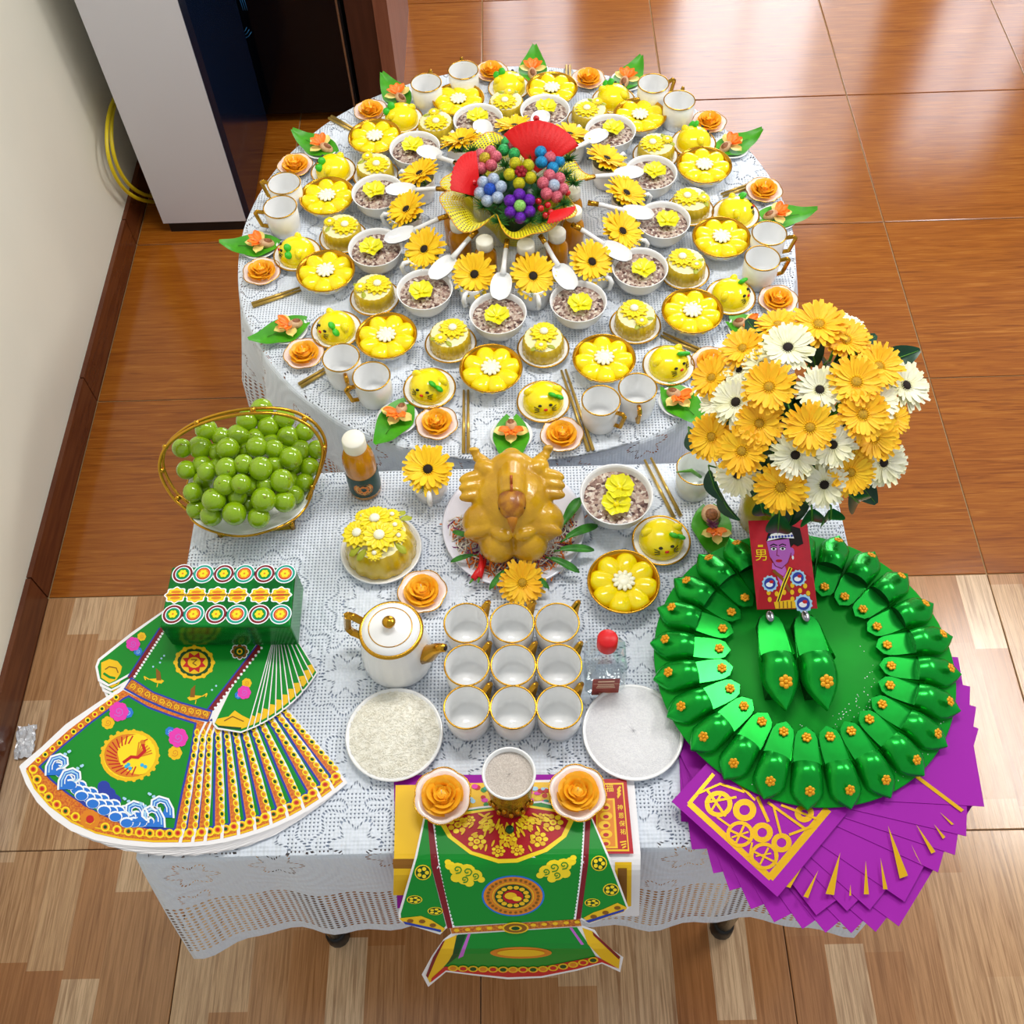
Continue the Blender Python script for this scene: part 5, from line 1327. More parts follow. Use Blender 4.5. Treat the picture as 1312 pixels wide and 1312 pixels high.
bd = Print(lf, None)
outer = [(95, 812), (125, 885), (180, 950), (260, 1010), (350, 1050), (450, 1072), (560, 1082), (652, 1082), (672, 1000), (692, 890), (706, 790), (724, 690), (748, 642), (690, 628), (600, 595), (520, 560), (450, 525), (350, 595), (250, 672), (160, 752)]
bd.add(outer, 'pborder', 1)
for dy, w_ in ((0, 7), (-18, 5)):
    bd.stroke([(98 + (-dy) * .6, 820 + dy * .3), (128 - dy * .5, 885 + dy * .5), (182 - dy * .4, 948 + dy * .7), (262 - dy * .3, 1006 + dy * .8), (350, 1046 + dy), (450, 1068 + dy), (560, 1078 + dy), (650, 1077 + dy)], w_, 'pgold', 2)
border = bd.mesh('border_print')
fd = Print(lf, None)
gfield = [(150, 805), (205, 755), (330, 650), (450, 562), (470, 552), (540, 592), (620, 622), (710, 650), (692, 760), (665, 880), (635, 1030), (540, 1025), (440, 1005), (340, 960), (250, 900), (190, 850)]
cx = sum(p[0] for p in gfield) / len(gfield); cy = sum(p[1] for p in gfield) / len(gfield)
fd.add([(cx + (x - cx) * 1.035, cy + (y - cy) * 1.035) for x, y in gfield], 'pnavy', 2); fd.add(gfield, 'pgreen', 3)
fd.add([(478, 488), (500, 462), (545, 390), (598, 300), (612, 245), (800, 262), (955, 330), (890, 425), (830, 520), (768, 600), (690, 578), (600, 548), (530, 516)], 'pgreen', 1)
field = fd.mesh('green_field_print')
slL = Print(lf, None); slR = Print(lf, None)
slL.add([(603, 238), (488, 322), (366, 418), (357, 440), (366, 484), (398, 504), (422, 493), (477, 462), (534, 391), (587, 300)], 'pgreen', 1)
slL.add([(370, 425), (400, 412), (430, 420), (446, 440), (440, 465), (425, 488), (400, 500), (370, 480)], 'pgold', 2); slL.stroke([(380, 465), (400, 478), (420, 482)], 9, 'pgreen', 3); slL.stroke([(385, 450), (400, 440), (425, 445), (432, 462)], 4, 'pbrown', 4)
slR.add([(962, 338), (996, 341), (951, 500), (902, 668), (880, 676), (797, 662), (784, 648), (843, 525), (903, 425)], 'pgreen', 1)
slR.add([(795, 630), (835, 622), (858, 600), (885, 618), (914, 632), (902, 660), (880, 668), (800, 656), (786, 645)], 'pgold', 2); slR.stroke([(800, 659), (880, 666)], 8, 'pdkgreen', 3); slR.stroke([(820, 638), (850, 622), (890, 640)], 4, 'pbrown', 4)
sleeveL = slL.mesh('sleeve_print'); sleeveR = slR.mesh('sleeve_print')
def flower_print(p, x, y, r, c, lay, n=7):
    for i in range(n): p.add(circ(x + r * .55 * math.cos(2 * PI * i / n), y + r * .55 * math.sin(2 * PI * i / n), r * .48, n=8), c, lay)
    p.add(circ(x, y, r * .5, n=10), c, lay + 1); p.stroke(spiral(x, y, r * .1, r * .55, 1.4, 9), r * .09, {'ppink': 'plilac', 'pgold': 'porange', 'pblue': 'pskyl'}.get(c, 'pgold'), lay + 2)
peonies = []
for grp in (((395, 645, 24, 'pgold'), (468, 608, 20, 'pblue'), (435, 605, 36, 'ppink')), ((640, 755, 26, 'pgold'), (622, 678, 18, 'pblue'), (652, 700, 36, 'ppink')), ((518, 330, 16, 'pgold'), (505, 385, 16, 'pblue'), (487, 358, 26, 'ppink')), ((902, 500, 18, 'pgold'), (872, 545, 14, 'pblue'), (893, 535, 25, 'ppink'))):
    pe = Print(lf, None)
    for i_, (x, y, r, c) in enumerate(grp): flower_print(pe, x, y, r, c, 4 + 3 * i_)
    peonies.append(S('peony_print', pe.mesh('peony_print')))
md = Print(lf, None)
md.add(circ(475, 765, 108, 92, 28, -.25), 'pgold', 4); md.add(circ(475, 765, 96, 82, 28, -.25), 'pyellow', 5)
def crescent(cx, cy, r0, r1, a0, a1, e=.85, n=16): return [(cx + r1 * math.cos(a0 + (a1 - a0) * i / n), cy + e * r1 * math.sin(a0 + (a1 - a0) * i / n)) for i in range(n + 1)] + [(cx + 8 + (r0 + (r1 - r0) * (abs(2 * i / n - 1)) ** 1.5) * math.cos(a0 + (a1 - a0) * i / n), cy + e * (r0 + (r1 - r0) * (abs(2 * i / n - 1)) ** 1.5) * math.sin(a0 + (a1 - a0) * i / n)) for i in range(n, -1, -1)]
md.add(crescent(475, 765, 50, 94, 1.0, 4.9), 'porange', 6)
for i in range(15):
    t = 1.2 + .24 * i; md.stroke([(478 + 52 * math.cos(t), 765 + 44 * math.sin(t)), (475 + 86 * math.cos(t + .28), 765 + 72 * math.sin(t + .28))], 5, 'pred', 7)
for i in range(7):
    t = -1.5 + .22 * i; md.stroke([(500, 772), (505 + 52 * math.cos(t), 765 + 48 * math.sin(t))], 5, 'porange', 7)
md.stroke([(452, 790), (480, 770), (505, 772), (530, 748), (522, 722)], 11, 'pred', 8); md.add(circ(522, 716, 10, 8, 10), 'porange', 9); md.stroke([(527, 712), (540, 706)], 4, 'pred', 10)
for x, y in ((462, 805), (476, 812), (470, 798), (520, 800), (532, 806)): md.add(circ(x, y, 7, n=8), 'pcyan', 8)
for i in range(22): md.add(circ(475 + 104 * math.cos(i * PI / 11) * .99, 765 + 90 * math.sin(i * PI / 11), 8, n=7), 'pgold', 5)
medal = md.mesh('phoenix_medallion_print')
wv = Print(lf, None)
rg = random.Random(4)
for (x, y) in ((330, 905), (380, 880), (360, 915), (400, 905), (320, 930), (420, 930)): wv.add(circ(x, y, 24, n=10), 'pnavy', 4)
for rw in range(4):
    for q in range(9):
        t = q / 8; x = 210 + 330 * t + rw * 16; y = 830 + 175 * t ** .75 + rw * 22 - 25 * (1 - t)
        if y > 1015: continue
        wv.add(circ(x, y, 26, 20, 12), 'pwhite', 5 + rw * 2); wv.add(circ(x, y + 3, 22, 16, 12), 'pblue', 6 + rw * 2)
for (x, y, sg) in ((212, 800, 1), (258, 852, 1), (592, 955, -1), (500, 972, -1), (560, 990, -1)):
    wv.add([(x + sg * p_[0], y + p_[1]) for p_ in ((-44, 38), (-40, 0), (-22, -30), (10, -40), (36, -26), (40, 0), (22, 14), (10, 4), (18, -10), (0, -18), (-12, 0), (-4, 22), (30, 36))], 'pblue', 13)
    for q, w_ in ((1.0, 7), (.72, 5), (.45, 4)): wv.stroke([(x + sg * p_[0] * q, y + p_[1] * q) for p_ in ((-44, 38), (-42, 5), (-24, -30), (10, -40), (36, -26), (38, -2), (22, 12), (10, 4))], w_, 'pwhite' if q != .72 else 'pskyl', 15)
    for j in range(7): wv.add(circ(x + sg * (46 * math.cos(-1.3 + .45 * j)), y - 46 * abs(math.sin(.5 + .35 * j)) - 4, 5, n=7), 'pskyl', 18)
wave = wv.mesh('wave_print')
bd2 = Print(lf, None)
hem = [(122, 815), (136, 852), (154, 886), (178, 916), (208, 944), (240, 968), (276, 988), (385, 1026), (428, 1036), (470, 1042), (510, 1046), (548, 1049), (585, 1050), (620, 1050), (650, 1048)]
for i, (x, y) in enumerate(hem):
    bd2.add(circ(x, y, 17, n=12), 'pyellow', 4); bd2.add(circ(x, y, 11, n=10), 'porange', 5); bd2.add(circ(x, y, 7, n=8), 'pdkgreen' if i % 2 else 'pred', 6)
flower_print(bd2, 330, 998, 36, 'porange', 4, 9); bd2.add(circ(330, 998, 15, n=12), 'pred', 8)
for i in range(13):
    t = i / 12; x, y = 672 + (720 - 672) * t, 1020 + (680 - 1020) * t
    bd2.add(circ(x, y, 10, 14, 10), 'pyellow', 4); bd2.add(circ(x, y, 6, 8, 8), 'pdkgreen' if i % 2 else 'porange', 5)
for i in range(12):
    t = i / 11; x, y = 140 + (425 - 140) * t, 782 + (552 - 782) * t
    bd2.add(circ(x, y, 11, n=8), 'pyellow', 4); bd2.add(circ(x, y, 6, n=8), 'pdkgreen' if i % 2 else 'pred', 5)
beads = bd2.mesh('bead_print')
wb = Print(lf, None)
wb.add([(480, 478), (560, 530), (660, 568), (778, 600), (762, 642), (690, 628), (600, 595), (520, 560), (452, 522)], 'pnavy', 4)
wb.add([(482, 486), (560, 537), (660, 575), (772, 606), (760, 634), (690, 620), (600, 587), (520, 552), (458, 518)], 'pbelt', 5)
for i in range(11):
    t = i / 10; wb.stroke(spiral(485 + 265 * t, 512 + 100 * t - 20 * t * (1 - t) + 22 * math.sin(PI * t) , 3, 12, 1.2, 8), 3.5, 'pgold', 6)
for (a, b) in (((478, 482), (592, 305)), ((768, 600), (948, 368))):
    wb.stroke([a, b], 20, 'pmaroon', 2); wb.stroke([(a[0] - 9, a[1] - 6), (b[0] - 9, b[1] - 6)], 5, 'pnavy', 3)
    for i in range(18):
        t = i / 17; wb.add(circ(a[0] + (b[0] - a[0]) * t + 8, a[1] + (b[1] - a[1]) * t + 4, 5, n=7), 'pwhite', 3)
waist = wb.mesh('waist_band_print')
bp_ = Print(lf, None)
bp_.add(circ(710, 425, 72, 60, 26), 'pgold', 3); bp_.ringp(710, 425, 50, 62, 'pdkgreen', 4, 26, .83)
bp_.add([(710 + (46 if i % 2 else 30) * math.cos(i * PI / 8), 425 + (40 if i % 2 else 25) * math.sin(i * PI / 8)) for i in range(16)], 'pred', 5); bp_.add(circ(710, 425, 24, 20, 14), 'pgold', 6)
bp_.stroke([(700, 415), (720, 415), (705, 428), (718, 436)], 4, 'pbrown', 7)
for i in range(12): bp_.add(circ(710 + 68 * math.cos(i * PI / 6), 425 + 56 * math.sin(i * PI / 6), 9, n=8), 'pgold', 4)
for i in range(8): bp_.add(circ(876 + 24 * math.cos(i * PI / 4), 385 + 20 * math.sin(i * PI / 4), 11, n=8), 'pwhite', 3)
for i in range(8): bp_.add(circ(876 + 22 * math.cos(i * PI / 4), 385 + 18 * math.sin(i * PI / 4), 9, n=8), 'pbrown', 4)
bp_.add(circ(876, 385, 20, 17, 12), 'pdkgreen', 5); bp_.ringp(876, 385, 6, 11, 'pgold', 6)
for (x, y, sg) in ((572, 490, 1), (712, 552, -1)):
    bp_.add([(x - 30 * sg, y - 5), (x - 5 * sg, y + 8), (x + 18 * sg, y + 12), (x + 28 * sg, y + 2), (x + 10 * sg, y - 8)], 'pgold', 3)
    bp_.add([(x, y), (x - 2 * sg, y - 45), (x + 14 * sg, y - 30), (x + 18 * sg, y)], 'pbrown', 4); bp_.stroke([(x - 28 * sg, y - 4), (x - 45 * sg, y - 14), (x - 40 * sg, y - 2)], 4, 'pgold', 3); bp_.stroke([(x + 5, y + 10), (x + 2, y + 24)], 3, 'pgold', 3)
for x, y in ((590, 410), (600, 400), (585, 425), (790, 510), (775, 525), (560, 440)): bp_.add(circ(x, y, 4, n=6), 'pskyl', 3)
body_p = bp_.mesh('robe_body_print')
a_first = math.atan2(*(at(231, 1085, ZR) - PV).yx); a_last = math.atan2(*(at(452, 1009, ZR) - PV).yx)
low = [S('paper', paper), S('border_print', border), S('green_field_print', field), S('sleeve_print', sleeveL), S('sleeve_print', sleeveR), S('bead_print', beads)]
ordn = ['topmost', 'second', 'third', 'fourth', 'fifth', 'sixth', 'seventh', 'eighth', 'ninth', 'tenth', 'eleventh', 'lowest']
fr_ = [0, .07, .14, .235, .33, .425, .52, .62, .72, .83, .92, 1.0]
for i in range(NR):
    kids = low + (peonies + [S('phoenix_medallion_print', medal), S('wave_print', wave), S('waist_band_print', waist), S('robe_body_print', body_p)] if i == 0 else [S('waist_band_print', waist)])
    thing('paper_robe', kids, 'green printed paper robe in the fanned stack, %s%s' % (ordn[i], ' and fully seen' if i == 0 else ' from the top' if i < 11 else ', farthest right'), 'paper robe', (PV.x, PV.y, ZR - i * .0013), (0, 0, (a_last - a_first) * fr_[i]), 'paper robes in the left fan')
# --- green foil box with stickers
M['foilbox'] = mat('green_foil_wrap', '#0E8A34', .2, metal=.55, var=('#0A6A28', 30, (1, 1, 3)))
ZB = ZR + .0035; HB = .065
c4 = [at(204, 803, ZB + HB), at(372, 803, ZB + HB), at(379, 727, ZB + HB), at(220, 726, ZB + HB)]
bx = MB(); n = 4
vs = [(p.x, p.y, ZB) for p in c4] + [(p.x, p.y, ZB + HB) for p in c4]
bx.add(vs, [(3, 2, 1, 0), (4, 5, 6, 7), (0, 1, 5, 4), (1, 2, 6, 5), (2, 3, 7, 6), (3, 0, 4, 7)], 0, False)
def bev(w_, s=2):
    def f(o):
        b_ = o.modifiers.new('b', 'BEVEL'); b_.width = w_; b_.segments = s
    return f
box_s = S('foil_box', bx.mesh('foil_box', M['foilbox'])); box_s.mods = bev(.003)
zs = ZB + HB + .0004
def st_f(x, y, lay): q = at(x / 2.852, 700 + y / 2.852, zs); return Vector((q.x, q.y, zs + lay * .00012))
def sticker(kind):
    f0 = lambda x, y, lay: Vector((x, y, lay * .00015)); p = Print(f0, None)
    if kind == 'gold':
        o_ = [(.0165 * (1 + .10 * math.cos(8 * t)) * math.cos(t), .0138 * (1 + .10 * math.cos(8 * t)) * math.sin(t)) for t in [2 * PI * i / 40 for i in range(40)]]
        p.add(o_, 'pwhite', 0); p.add([(x * .86, y * .86) for x, y in o_], 'pgold', 1)
        for sg in (-1, 1): p.add(circ(0, sg * .0058, .011, .0042, 14), 'pyellow', 2); p.add(circ(0, sg * .0052, .008, .0026, 12), 'porange', 3)
        p.stroke([(-.013, 0), (.013, 0)], .0022, 'pbrown', 4); p.stroke([(-.005, 0), (.005, 0)], .0026, 'pred', 5)
    else:
        c = 'pmaroon' if kind == 'red' else 'pteal'
        p.add(circ(0, 0, .0168, n=24), 'pwhite', 0); p.add(circ(0, 0, .0152, n=24), c, 1); p.add(circ(0, 0, .0118, n=24), 'pwhite', 2); p.add(circ(0, 0, .0105, n=22), 'pred' if kind != 'red' else 'pteal', 3); p.add(circ(0, 0, .0088, n=20), 'pgreen' if kind == 'red' else 'porange', 4)
        for i in range(6): p.add(circ(.0040 * math.cos(i * PI / 3), .0040 * math.sin(i * PI / 3), .0028, n=8), 'pyellow', 5)
        p.add(circ(0, 0, .0017, n=8), 'porange', 6)
    return p.mesh('round_sticker' if kind != 'gold' else 'gold_ingot_sticker')
sm_ = {k_: sticker(k_) for k_ in ('red', 'teal', 'gold')}
kids = [box_s]
for rw, ys, xs_ in ((0, 100, (668, 743, 818, 893, 967, 1042)), (1, 178, (642, 716, 792, 868, 950, 1025)), (2, 248, (632, 707, 790, 865, 947, 1025))):
    for i, x in enumerate(xs_):
        q = st_f(x, ys, 0); kd = 'gold' if rw == 1 else ('red' if i % 2 == 0 else 'teal')
        kids.append(S('gold_ingot_sticker' if rw == 1 else 'round_sticker', sm_[kd], loc=tuple(q)))
thing('foil_box', kids, 'green foil-wrapped box with three rows of round and gold stickers', 'box')

# --- sheets and the robe hanging over the front edge
BY = -.818
def prof_pt(s, z0, ang1, L1, ang2):
    """point of a sheet s metres past the bend"""
    y, z, a, st_, left = BY, z0, 0.0, .002, s
    while left > 1e-6:
        d = min(st_, left); a_t = ang1 if (s - left) < L1 else ang2
        a += max(-.09, min(.09, a_t - a)); y -= math.cos(a) * d; z -= math.sin(a) * d; left -= d
    return y, z
_pc = {}
def profile(z0, ang1, L1, ang2):
    key = (z0, ang1, L1, ang2)
    if key not in _pc:
        y, z, a = BY, z0, 0.0; out = [(0, y, z, a)]
        for i in range(1, 260):
            s = i * .002; a_t = ang1 if s < L1 else ang2
            a += max(-.07, min(.07, a_t - a)); y -= math.cos(a) * .002; z -= math.sin(a) * .002; out.append((s, y, z, a))
        _pc[key] = out
    return _pc[key]
def drape(px, py, z0, key, off=0.0):
    P = at(px, py, z0)
    if P.y >= BY: return P + Vector((0, 0, off))
    prev = None
    for (s, y, z, a) in profile(z0, *key):
        q = at_y(px, py, y)
        if q.z >= z and s > 0:
            if prev is not None:
                d0 = prev[1] - prev[0]; d1 = q.z - z; t = d0 / (d0 - d1) if abs(d0 - d1) > 1e-9 else 0
                q = at_y(px, py, prev[2] + (y - prev[2]) * t); a = prev[3] + (a - prev[3]) * t
            return q + Vector((0, -math.sin(a), math.cos(a))) * off
        prev = (z, q.z, y, a)
    return q
def drape_print(name, shapes, f, step=22, thick=None):
    """shapes: (polygon in crop px, material, layer); polygons are cut across so that they follow the bend"""
    b = bmesh.new(); mats = []; lay = b.faces.layers.int.new('lay')
    for ci, (poly, mn, ly) in enumerate(shapes):
        ly_ = ly + (ci % 24) * .035 if ly else 0
        if M[mn] not in mats: mats.append(M[mn])
        v = [b.verts.new((x, y, ly_)) for x, y in poly]
        fc = b.faces.new(v); fc.material_index = mats.index(M[mn]); fc[lay] = ly
    bmesh.ops.triangulate(b, faces=[q for q in b.faces if len(q.verts) > 4])
    ys = [v.co.y for v in b.verts]; y = math.floor(min(ys) / step) * step
    while y < max(ys):
        bmesh.ops.bisect_plane(b, geom=b.verts[:] + b.edges[:] + b.faces[:], plane_co=(0, y, 0), plane_no=(0, 1, 0)); y += step
    for v in b.verts: v.co = f(v.co.x, v.co.y, v.co.z)
    bmesh.ops.recalc_face_normals(b, faces=b.faces)
    for q in b.faces:
        if q.normal.z < 0: q.normal_flip()
        q.smooth = False
    me = D.meshes.new(name); b.to_mesh(me); b.free()
    for m_ in mats: me.materials.append(m_)
    return me
KS = (1.12, .5, 1.12); KR = (.85, .150, 1.25)
M['goldsheet'] = mat('gold_paper', '#E2B90C', .3, metal=.2); M['goldband'] = mat('dark_gold_foil', '#8A6A10', .25, metal=.7)
def sf(z0, key): return lambda x, y, l: drape(480 + x / 3.28, 920 + y / 3.28, z0, key, l * .0003)
z1 = TZ + .0025
def sheet(name, shapes, z0, label, cat, key=KS):
    single(name, drape_print(name, shapes, sf(z0, key)), label, cat)
sheet('purple_sheet', [([(80, 240), (930, 236), (940, 700), (95, 800)], 'ppurple', 0)], z1, 'magenta paper sheet at the bottom of the stack under the hanging robe', 'paper')
sheet('white_sheet', [([(560, 262), (1090, 255), (1118, 575), (1112, 832), (560, 840)], 'paperw', 0), ([(1010, 605), (1080, 605), (1078, 790), (1010, 800)], 'goldsheet' if False else 'pgold', 1), ([(1022, 630), (1060, 630), (1060, 780), (1022, 785)], 'pbrown', 2)], z1 + .003, 'white paper sheet hanging over the front edge right of the green robe', 'paper')
sheet('gold_sheet', [([(88, 282), (560, 275), (560, 740), (78, 745)], 'pgold', 0), ([(76, 592), (560, 590), (560, 632), (78, 632)], 'pbrown', 1)], z1 + .005, 'gold-yellow paper sheet with dark band left of the green robe', 'paper')
# red card with gold print and characters
def text_mesh(txt, size, mt, name, ext=.00008):
    cu = D.curves.new(name, 'FONT'); cu.body = txt; cu.size = size; cu.extrude = ext; cu.align_x = 'CENTER'; cu.align_y = 'CENTER'
    o = D.objects.new(name, cu); COL.objects.link(o); bpy.context.view_layer.update()
    me = D.meshes.new_from_object(o.evaluated_get(bpy.context.evaluated_depsgraph_get()))
    D.objects.remove(o); D.curves.remove(cu); me.materials.clear(); me.materials.append(mt); me.name = name
    return me
zc = z1 + .008
f_ = sf(zc, KS)
shp = [([(880, 258), (1058, 254), (1088, 570), (900, 570)], 'pdkred', 0), ([(890, 275), (1045, 272), (1070, 560), (905, 560)], 'pgold', 1), ([(895, 282), (1040, 280), (1064, 552), (910, 552)], 'pdkred', 2), ([(930, 340), (1008, 338), (1022, 548), (932, 548)], 'pgold', 3), ([(936, 348), (1000, 346), (1012, 540), (938, 540)], 'porange', 4)]
for i in range(5): shp.append((circ(965 + 8 * (i % 2), 375 + 38 * i, 26, 18, 12), 'pgold', 5)); shp.append((circ(972, 378 + 38 * i, 12, 8, 10), 'pdkred', 6))
for q in (0, 1, 2): shp.append(([(1018, 300 + q * 14), (1030, 286 + q * 14), (1036, 292 + q * 14), (1022, 312 + q * 14)], 'pgold', 3)); shp.append(([(1030 + 5 * q, 520 + 12 * q), (1056, 516 + 10 * q), (1058, 522 + 10 * q), (1032 + 5 * q, 526 + 12 * q)], 'pgold', 3))
chk = [S('card_sheet', drape_print('card_sheet', shp, f_))]
for ch, x, y, sz in (('福', 988, 298, .0115), ('神', 1032, 378, .0085), ('恩', 1036, 412, .0085), ('保', 1040, 446, .0085), ('祐', 1044, 480, .0085)):
    q = f_(x, y, 0); chk.append(S('character', text_mesh(ch, sz, M['pyellow'], 'character'), loc=(q.x, q.y, zc + .0008)))
thing('red_prayer_card', chk, 'red card with gold characters right of the green robe', 'card')
shp = [([(200, 275), (860, 268), (860, 380), (200, 390)], 'pgold', 0)]
rg = random.Random(6)
for i in range(60): shp.append((circ(rg.uniform(225, 840), rg.uniform(285, 365), rg.uniform(9, 16), rg.uniform(6, 12), 8), rg.choice(('ppink', 'pteal', 'pyellow', 'pred', 'pskyl', 'pgreen')), 1 + i % 3))
single('floral_sheet', drape_print('floral_sheet', shp, sf(zc + .002, KS)), 'colourful patterned paper strip behind the collar of the hanging robe', 'paper')
# hanging robe
zr = zc + .006; fr2 = sf(zr, KR)
wb_ = [([(230, 420), (300, 392), (440, 372), (700, 348), (840, 383), (905, 408), (890, 600), (862, 845), (872, 872), (322, 905), (315, 880), (250, 650)], 'paperw', 0), ([(205, 420), (170, 580), (100, 820), (102, 850), (125, 864), (275, 910), (300, 885), (315, 880), (250, 650), (230, 420)], 'paperw', 0),
       ([(908, 405), (990, 590), (1068, 800), (1045, 814), (905, 865), (862, 845), (890, 600)], 'paperw', 0),
       ([(322, 905), (872, 872), (925, 890), (960, 945), (1045, 1005), (1032, 1068), (955, 1032), (850, 1062), (700, 1092), (560, 1098), (420, 1082), (300, 1067), (225, 1130), (198, 1078), (240, 1000), (290, 930)], 'paperw', 0)]
rb = S('paper', drape_print('paper', wb_, fr2))
gr = [([(238, 425), (310, 400), (440, 380), (700, 356), (840, 390), (895, 415), (880, 600), (852, 845), (322, 875), (258, 650)], 'pgreen', 1), ([(212, 425), (180, 580), (110, 822), (112, 848), (135, 858), (275, 900), (300, 872), (244, 650), (226, 430)], 'pgreen', 1), ([(908, 418), (980, 590), (1058, 795), (1040, 805), (905, 856), (868, 838), (896, 600)], 'pgreen', 1),
      ([(350, 910), (850, 878), (895, 945), (935, 1010), (700, 1050), (500, 1052), (290, 1045), (325, 990)], 'pgreen', 1)]
gf = S('green_field_print', drape_print('green_field_print', gr, fr2))
col_ = [([(272, 440), (330, 402), (450, 385), (620, 362), (780, 388), (838, 430), (805, 500), (725, 562), (600, 607), (520, 610), (400, 572), (308, 502)], 'pyellow', 2), ([(295, 440), (345, 412), (450, 395), (620, 372), (770, 397), (815, 432), (785, 495), (710, 550), (595, 590), (522, 592), (410, 560), (325, 495)], 'pdkred', 3)]
for (x, y, r_) in ((350, 450, 44), (430, 520, 40), (750, 440, 44), (690, 510, 40), (520, 560, 30), (600, 555, 30), (470, 450, 36), (640, 440, 36), (560, 510, 40), (400, 430, 24), (700, 420, 24)):
    for j in range(7): col_.append((circ(x + r_ * .7 * math.cos(j * .9), y + r_ * .6 * math.sin(j * .9), r_ * .3, r_ * .24, 8), 'pgold' if j % 2 else 'pyellow', 4))
    col_.append((circ(x, y, r_ * .35, r_ * .28, 10), 'pyellow', 5)); col_.append((circ(x, y, r_ * .15, r_ * .12, 8), 'porange', 6))
rg = random.Random(17)
for i in range(70):
    a = PI * (i % 35 + .5) / 35; rr_ = .45 + .5 * rg.random() if i < 35 else .25 + .3 * rg.random(); x, y = 560 + 235 * rr_ * math.cos(a), 405 + 175 * rr_ * math.sin(a)
    col_.append((circ(x, y, 16, 5, 8, rot=a + rg.uniform(-.5, .5)), rg.choice(('pyellow', 'pgold', 'pgold')), 7))
cl = S('collar_print', drape_print('collar_print', col_, fr2))
jw = S('collar_jewel', MB().ball((0, 0, 0), (.0062, .0062, .003), 14, 8).mesh('collar_jewel', M['pdkgreen']), loc=tuple(fr2(568, 470, 8)))
sp2 = ([], [])
for pts_, sg in (([(222, 425), (242, 425), (268, 610), (328, 880), (306, 882), (238, 620)], 1), ([(886, 420), (908, 420), (898, 605), (866, 842), (846, 844), (874, 620)], -1)):
    sp2[0 if sg > 0 else 1].append((pts_, 'pmaroon', 3))
for i in range(30):
    t = i / 29; xl = 246 + 28 * t + 55 * t * t; sp2[0].append((circ(xl, 430 + 445 * t, 8, 8, 7), 'pwhite', 2)); xr = 884 - 12 * t - 28 * t * t; sp2[1].append((circ(xr, 425 + 415 * t, 8, 8, 7), 'pwhite', 2))
stp = [S('stripe_print', drape_print('stripe_print', q_, fr2)) for q_ in sp2]
def cloudp(x, y, sg):
    out = []
    for dx, dy, r_ in ((-60, -30, 22), (-30, -15, 34), (10, -8, 36), (45, 10, 30), (70, 28, 16), (0, 25, 30), (-35, 20, 24), (20, 42, 20), (-70, -45, 14)): out.append((circ(x + sg * dx, y + dy, r_, r_ * .8, 12), 'pyellow', 2))
    for dx, dy, r_ in ((-30, -15, 22), (12, -6, 24), (45, 12, 18), (0, 26, 18)):
        pts_ = spiral(x + sg * dx, y + dy, 3, r_, 1.3, 9, .8)
        for i in range(9):
            a, b = Vector(pts_[i]), Vector(pts_[i + 1]); n_ = Vector((-(b - a).y, (b - a).x)).normalized() * 2.2
            out.append(([tuple(a + n_), tuple(b + n_), tuple(b - n_), tuple(a - n_)], 'pgreen', 3))
    return out
cd1 = S('cloud_print', drape_print('cloud_print', cloudp(378, 650, 1), fr2)); cd2 = S('cloud_print', drape_print('cloud_print', cloudp(765, 632, -1), fr2))
mdl = [(circ(582, 746, 132, 86, 36), 'pblue', 2), (circ(582, 746, 124, 80, 36), 'porange', 3), (circ(582, 746, 88, 58, 32), 'pgold', 4), (circ(582, 746, 84, 54, 32), 'porange', 5), (circ(582, 746, 78, 50, 32), 'pdkgreen', 6)]
for i in range(14): mdl.append((circ(582 + 60 * math.cos(i * PI / 7), 746 + 38 * math.sin(i * PI / 7), 12, 8, 9), 'pgold', 7))
mdl += [(circ(582, 746, 44, 29, 18), 'pdkred', 8), (circ(572, 742, 26, 15, 14), 'pgold', 9), (circ(598, 754, 20, 10, 12), 'pyellow', 9)]
for i in range(30): mdl.append((circ(582 + 106 * math.cos(i * PI / 15), 746 + 69 * math.sin(i * PI / 15), 7, 5, 7), 'pbrown', 5))
mdp = S('medallion_print', drape_print('medallion_print', mdl, fr2))
rdp = []
for x, y, a, b in ((203, 648, 35, 32), (168, 762, 33, 18), (255, 810, 33, 17), (943, 610, 34, 32), (993, 720, 34, 26), (915, 775, 33, 18)):
    rd = [(circ(x, y, a, b, 16), 'pyellow', 2)]; rd.append((circ(x, y, a * .86, b * .86, 16), 'pdkgreen', 3))
    for j in range(5): rd.append((circ(x + a * .5 * math.cos(j * 1.26), y + b * .5 * math.sin(j * 1.26), a * .26, b * .26, 8), 'pyellow', 4))
    rdp.append(S('sleeve_roundel_print', drape_print('sleeve_roundel_print', rd, fr2)))
ends = [([(103, 840), (150, 835), (195, 830), (240, 848), (297, 884), (285, 898), (130, 866)], 'pgold', 3), ([(878, 838), (920, 815), (960, 802), (1020, 775), (1062, 795), (1045, 814), (900, 860)], 'pgold', 3), ([(120, 852), (280, 888), (278, 897), (128, 864)], 'pnavy', 4), ([(885, 850), (1050, 800), (1046, 810), (900, 858)], 'pnavy', 4)]
for x, y in ((150, 850), (200, 852), (245, 868), (920, 832), (970, 815), (1020, 795)): ends.append((circ(x, y, 14, 8, 9), 'pbrown', 5))
edp = [S('sleeve_end_print', drape_print('sleeve_end_print', [e_ for e_ in ends if (e_[0][0][0] < 590) == lft], fr2)) for lft in (True, False)]
blt = [([(318, 880), (862, 843), (870, 872), (324, 904)], 'pbelt', 3)]
for i in range(12): blt.append((circ(345 + 46 * i, 890 - 3.2 * i, 12, 7, 8), 'pgold', 4))
blt += [(circ(592, 879, 56, 24, 18), 'pgold', 5), (circ(592, 879, 48, 19, 18), 'pbrown', 6), (circ(592, 879, 28, 11, 14), 'pgold', 7), (circ(592, 879, 18, 8, 12), 'pdkgreen', 8)]
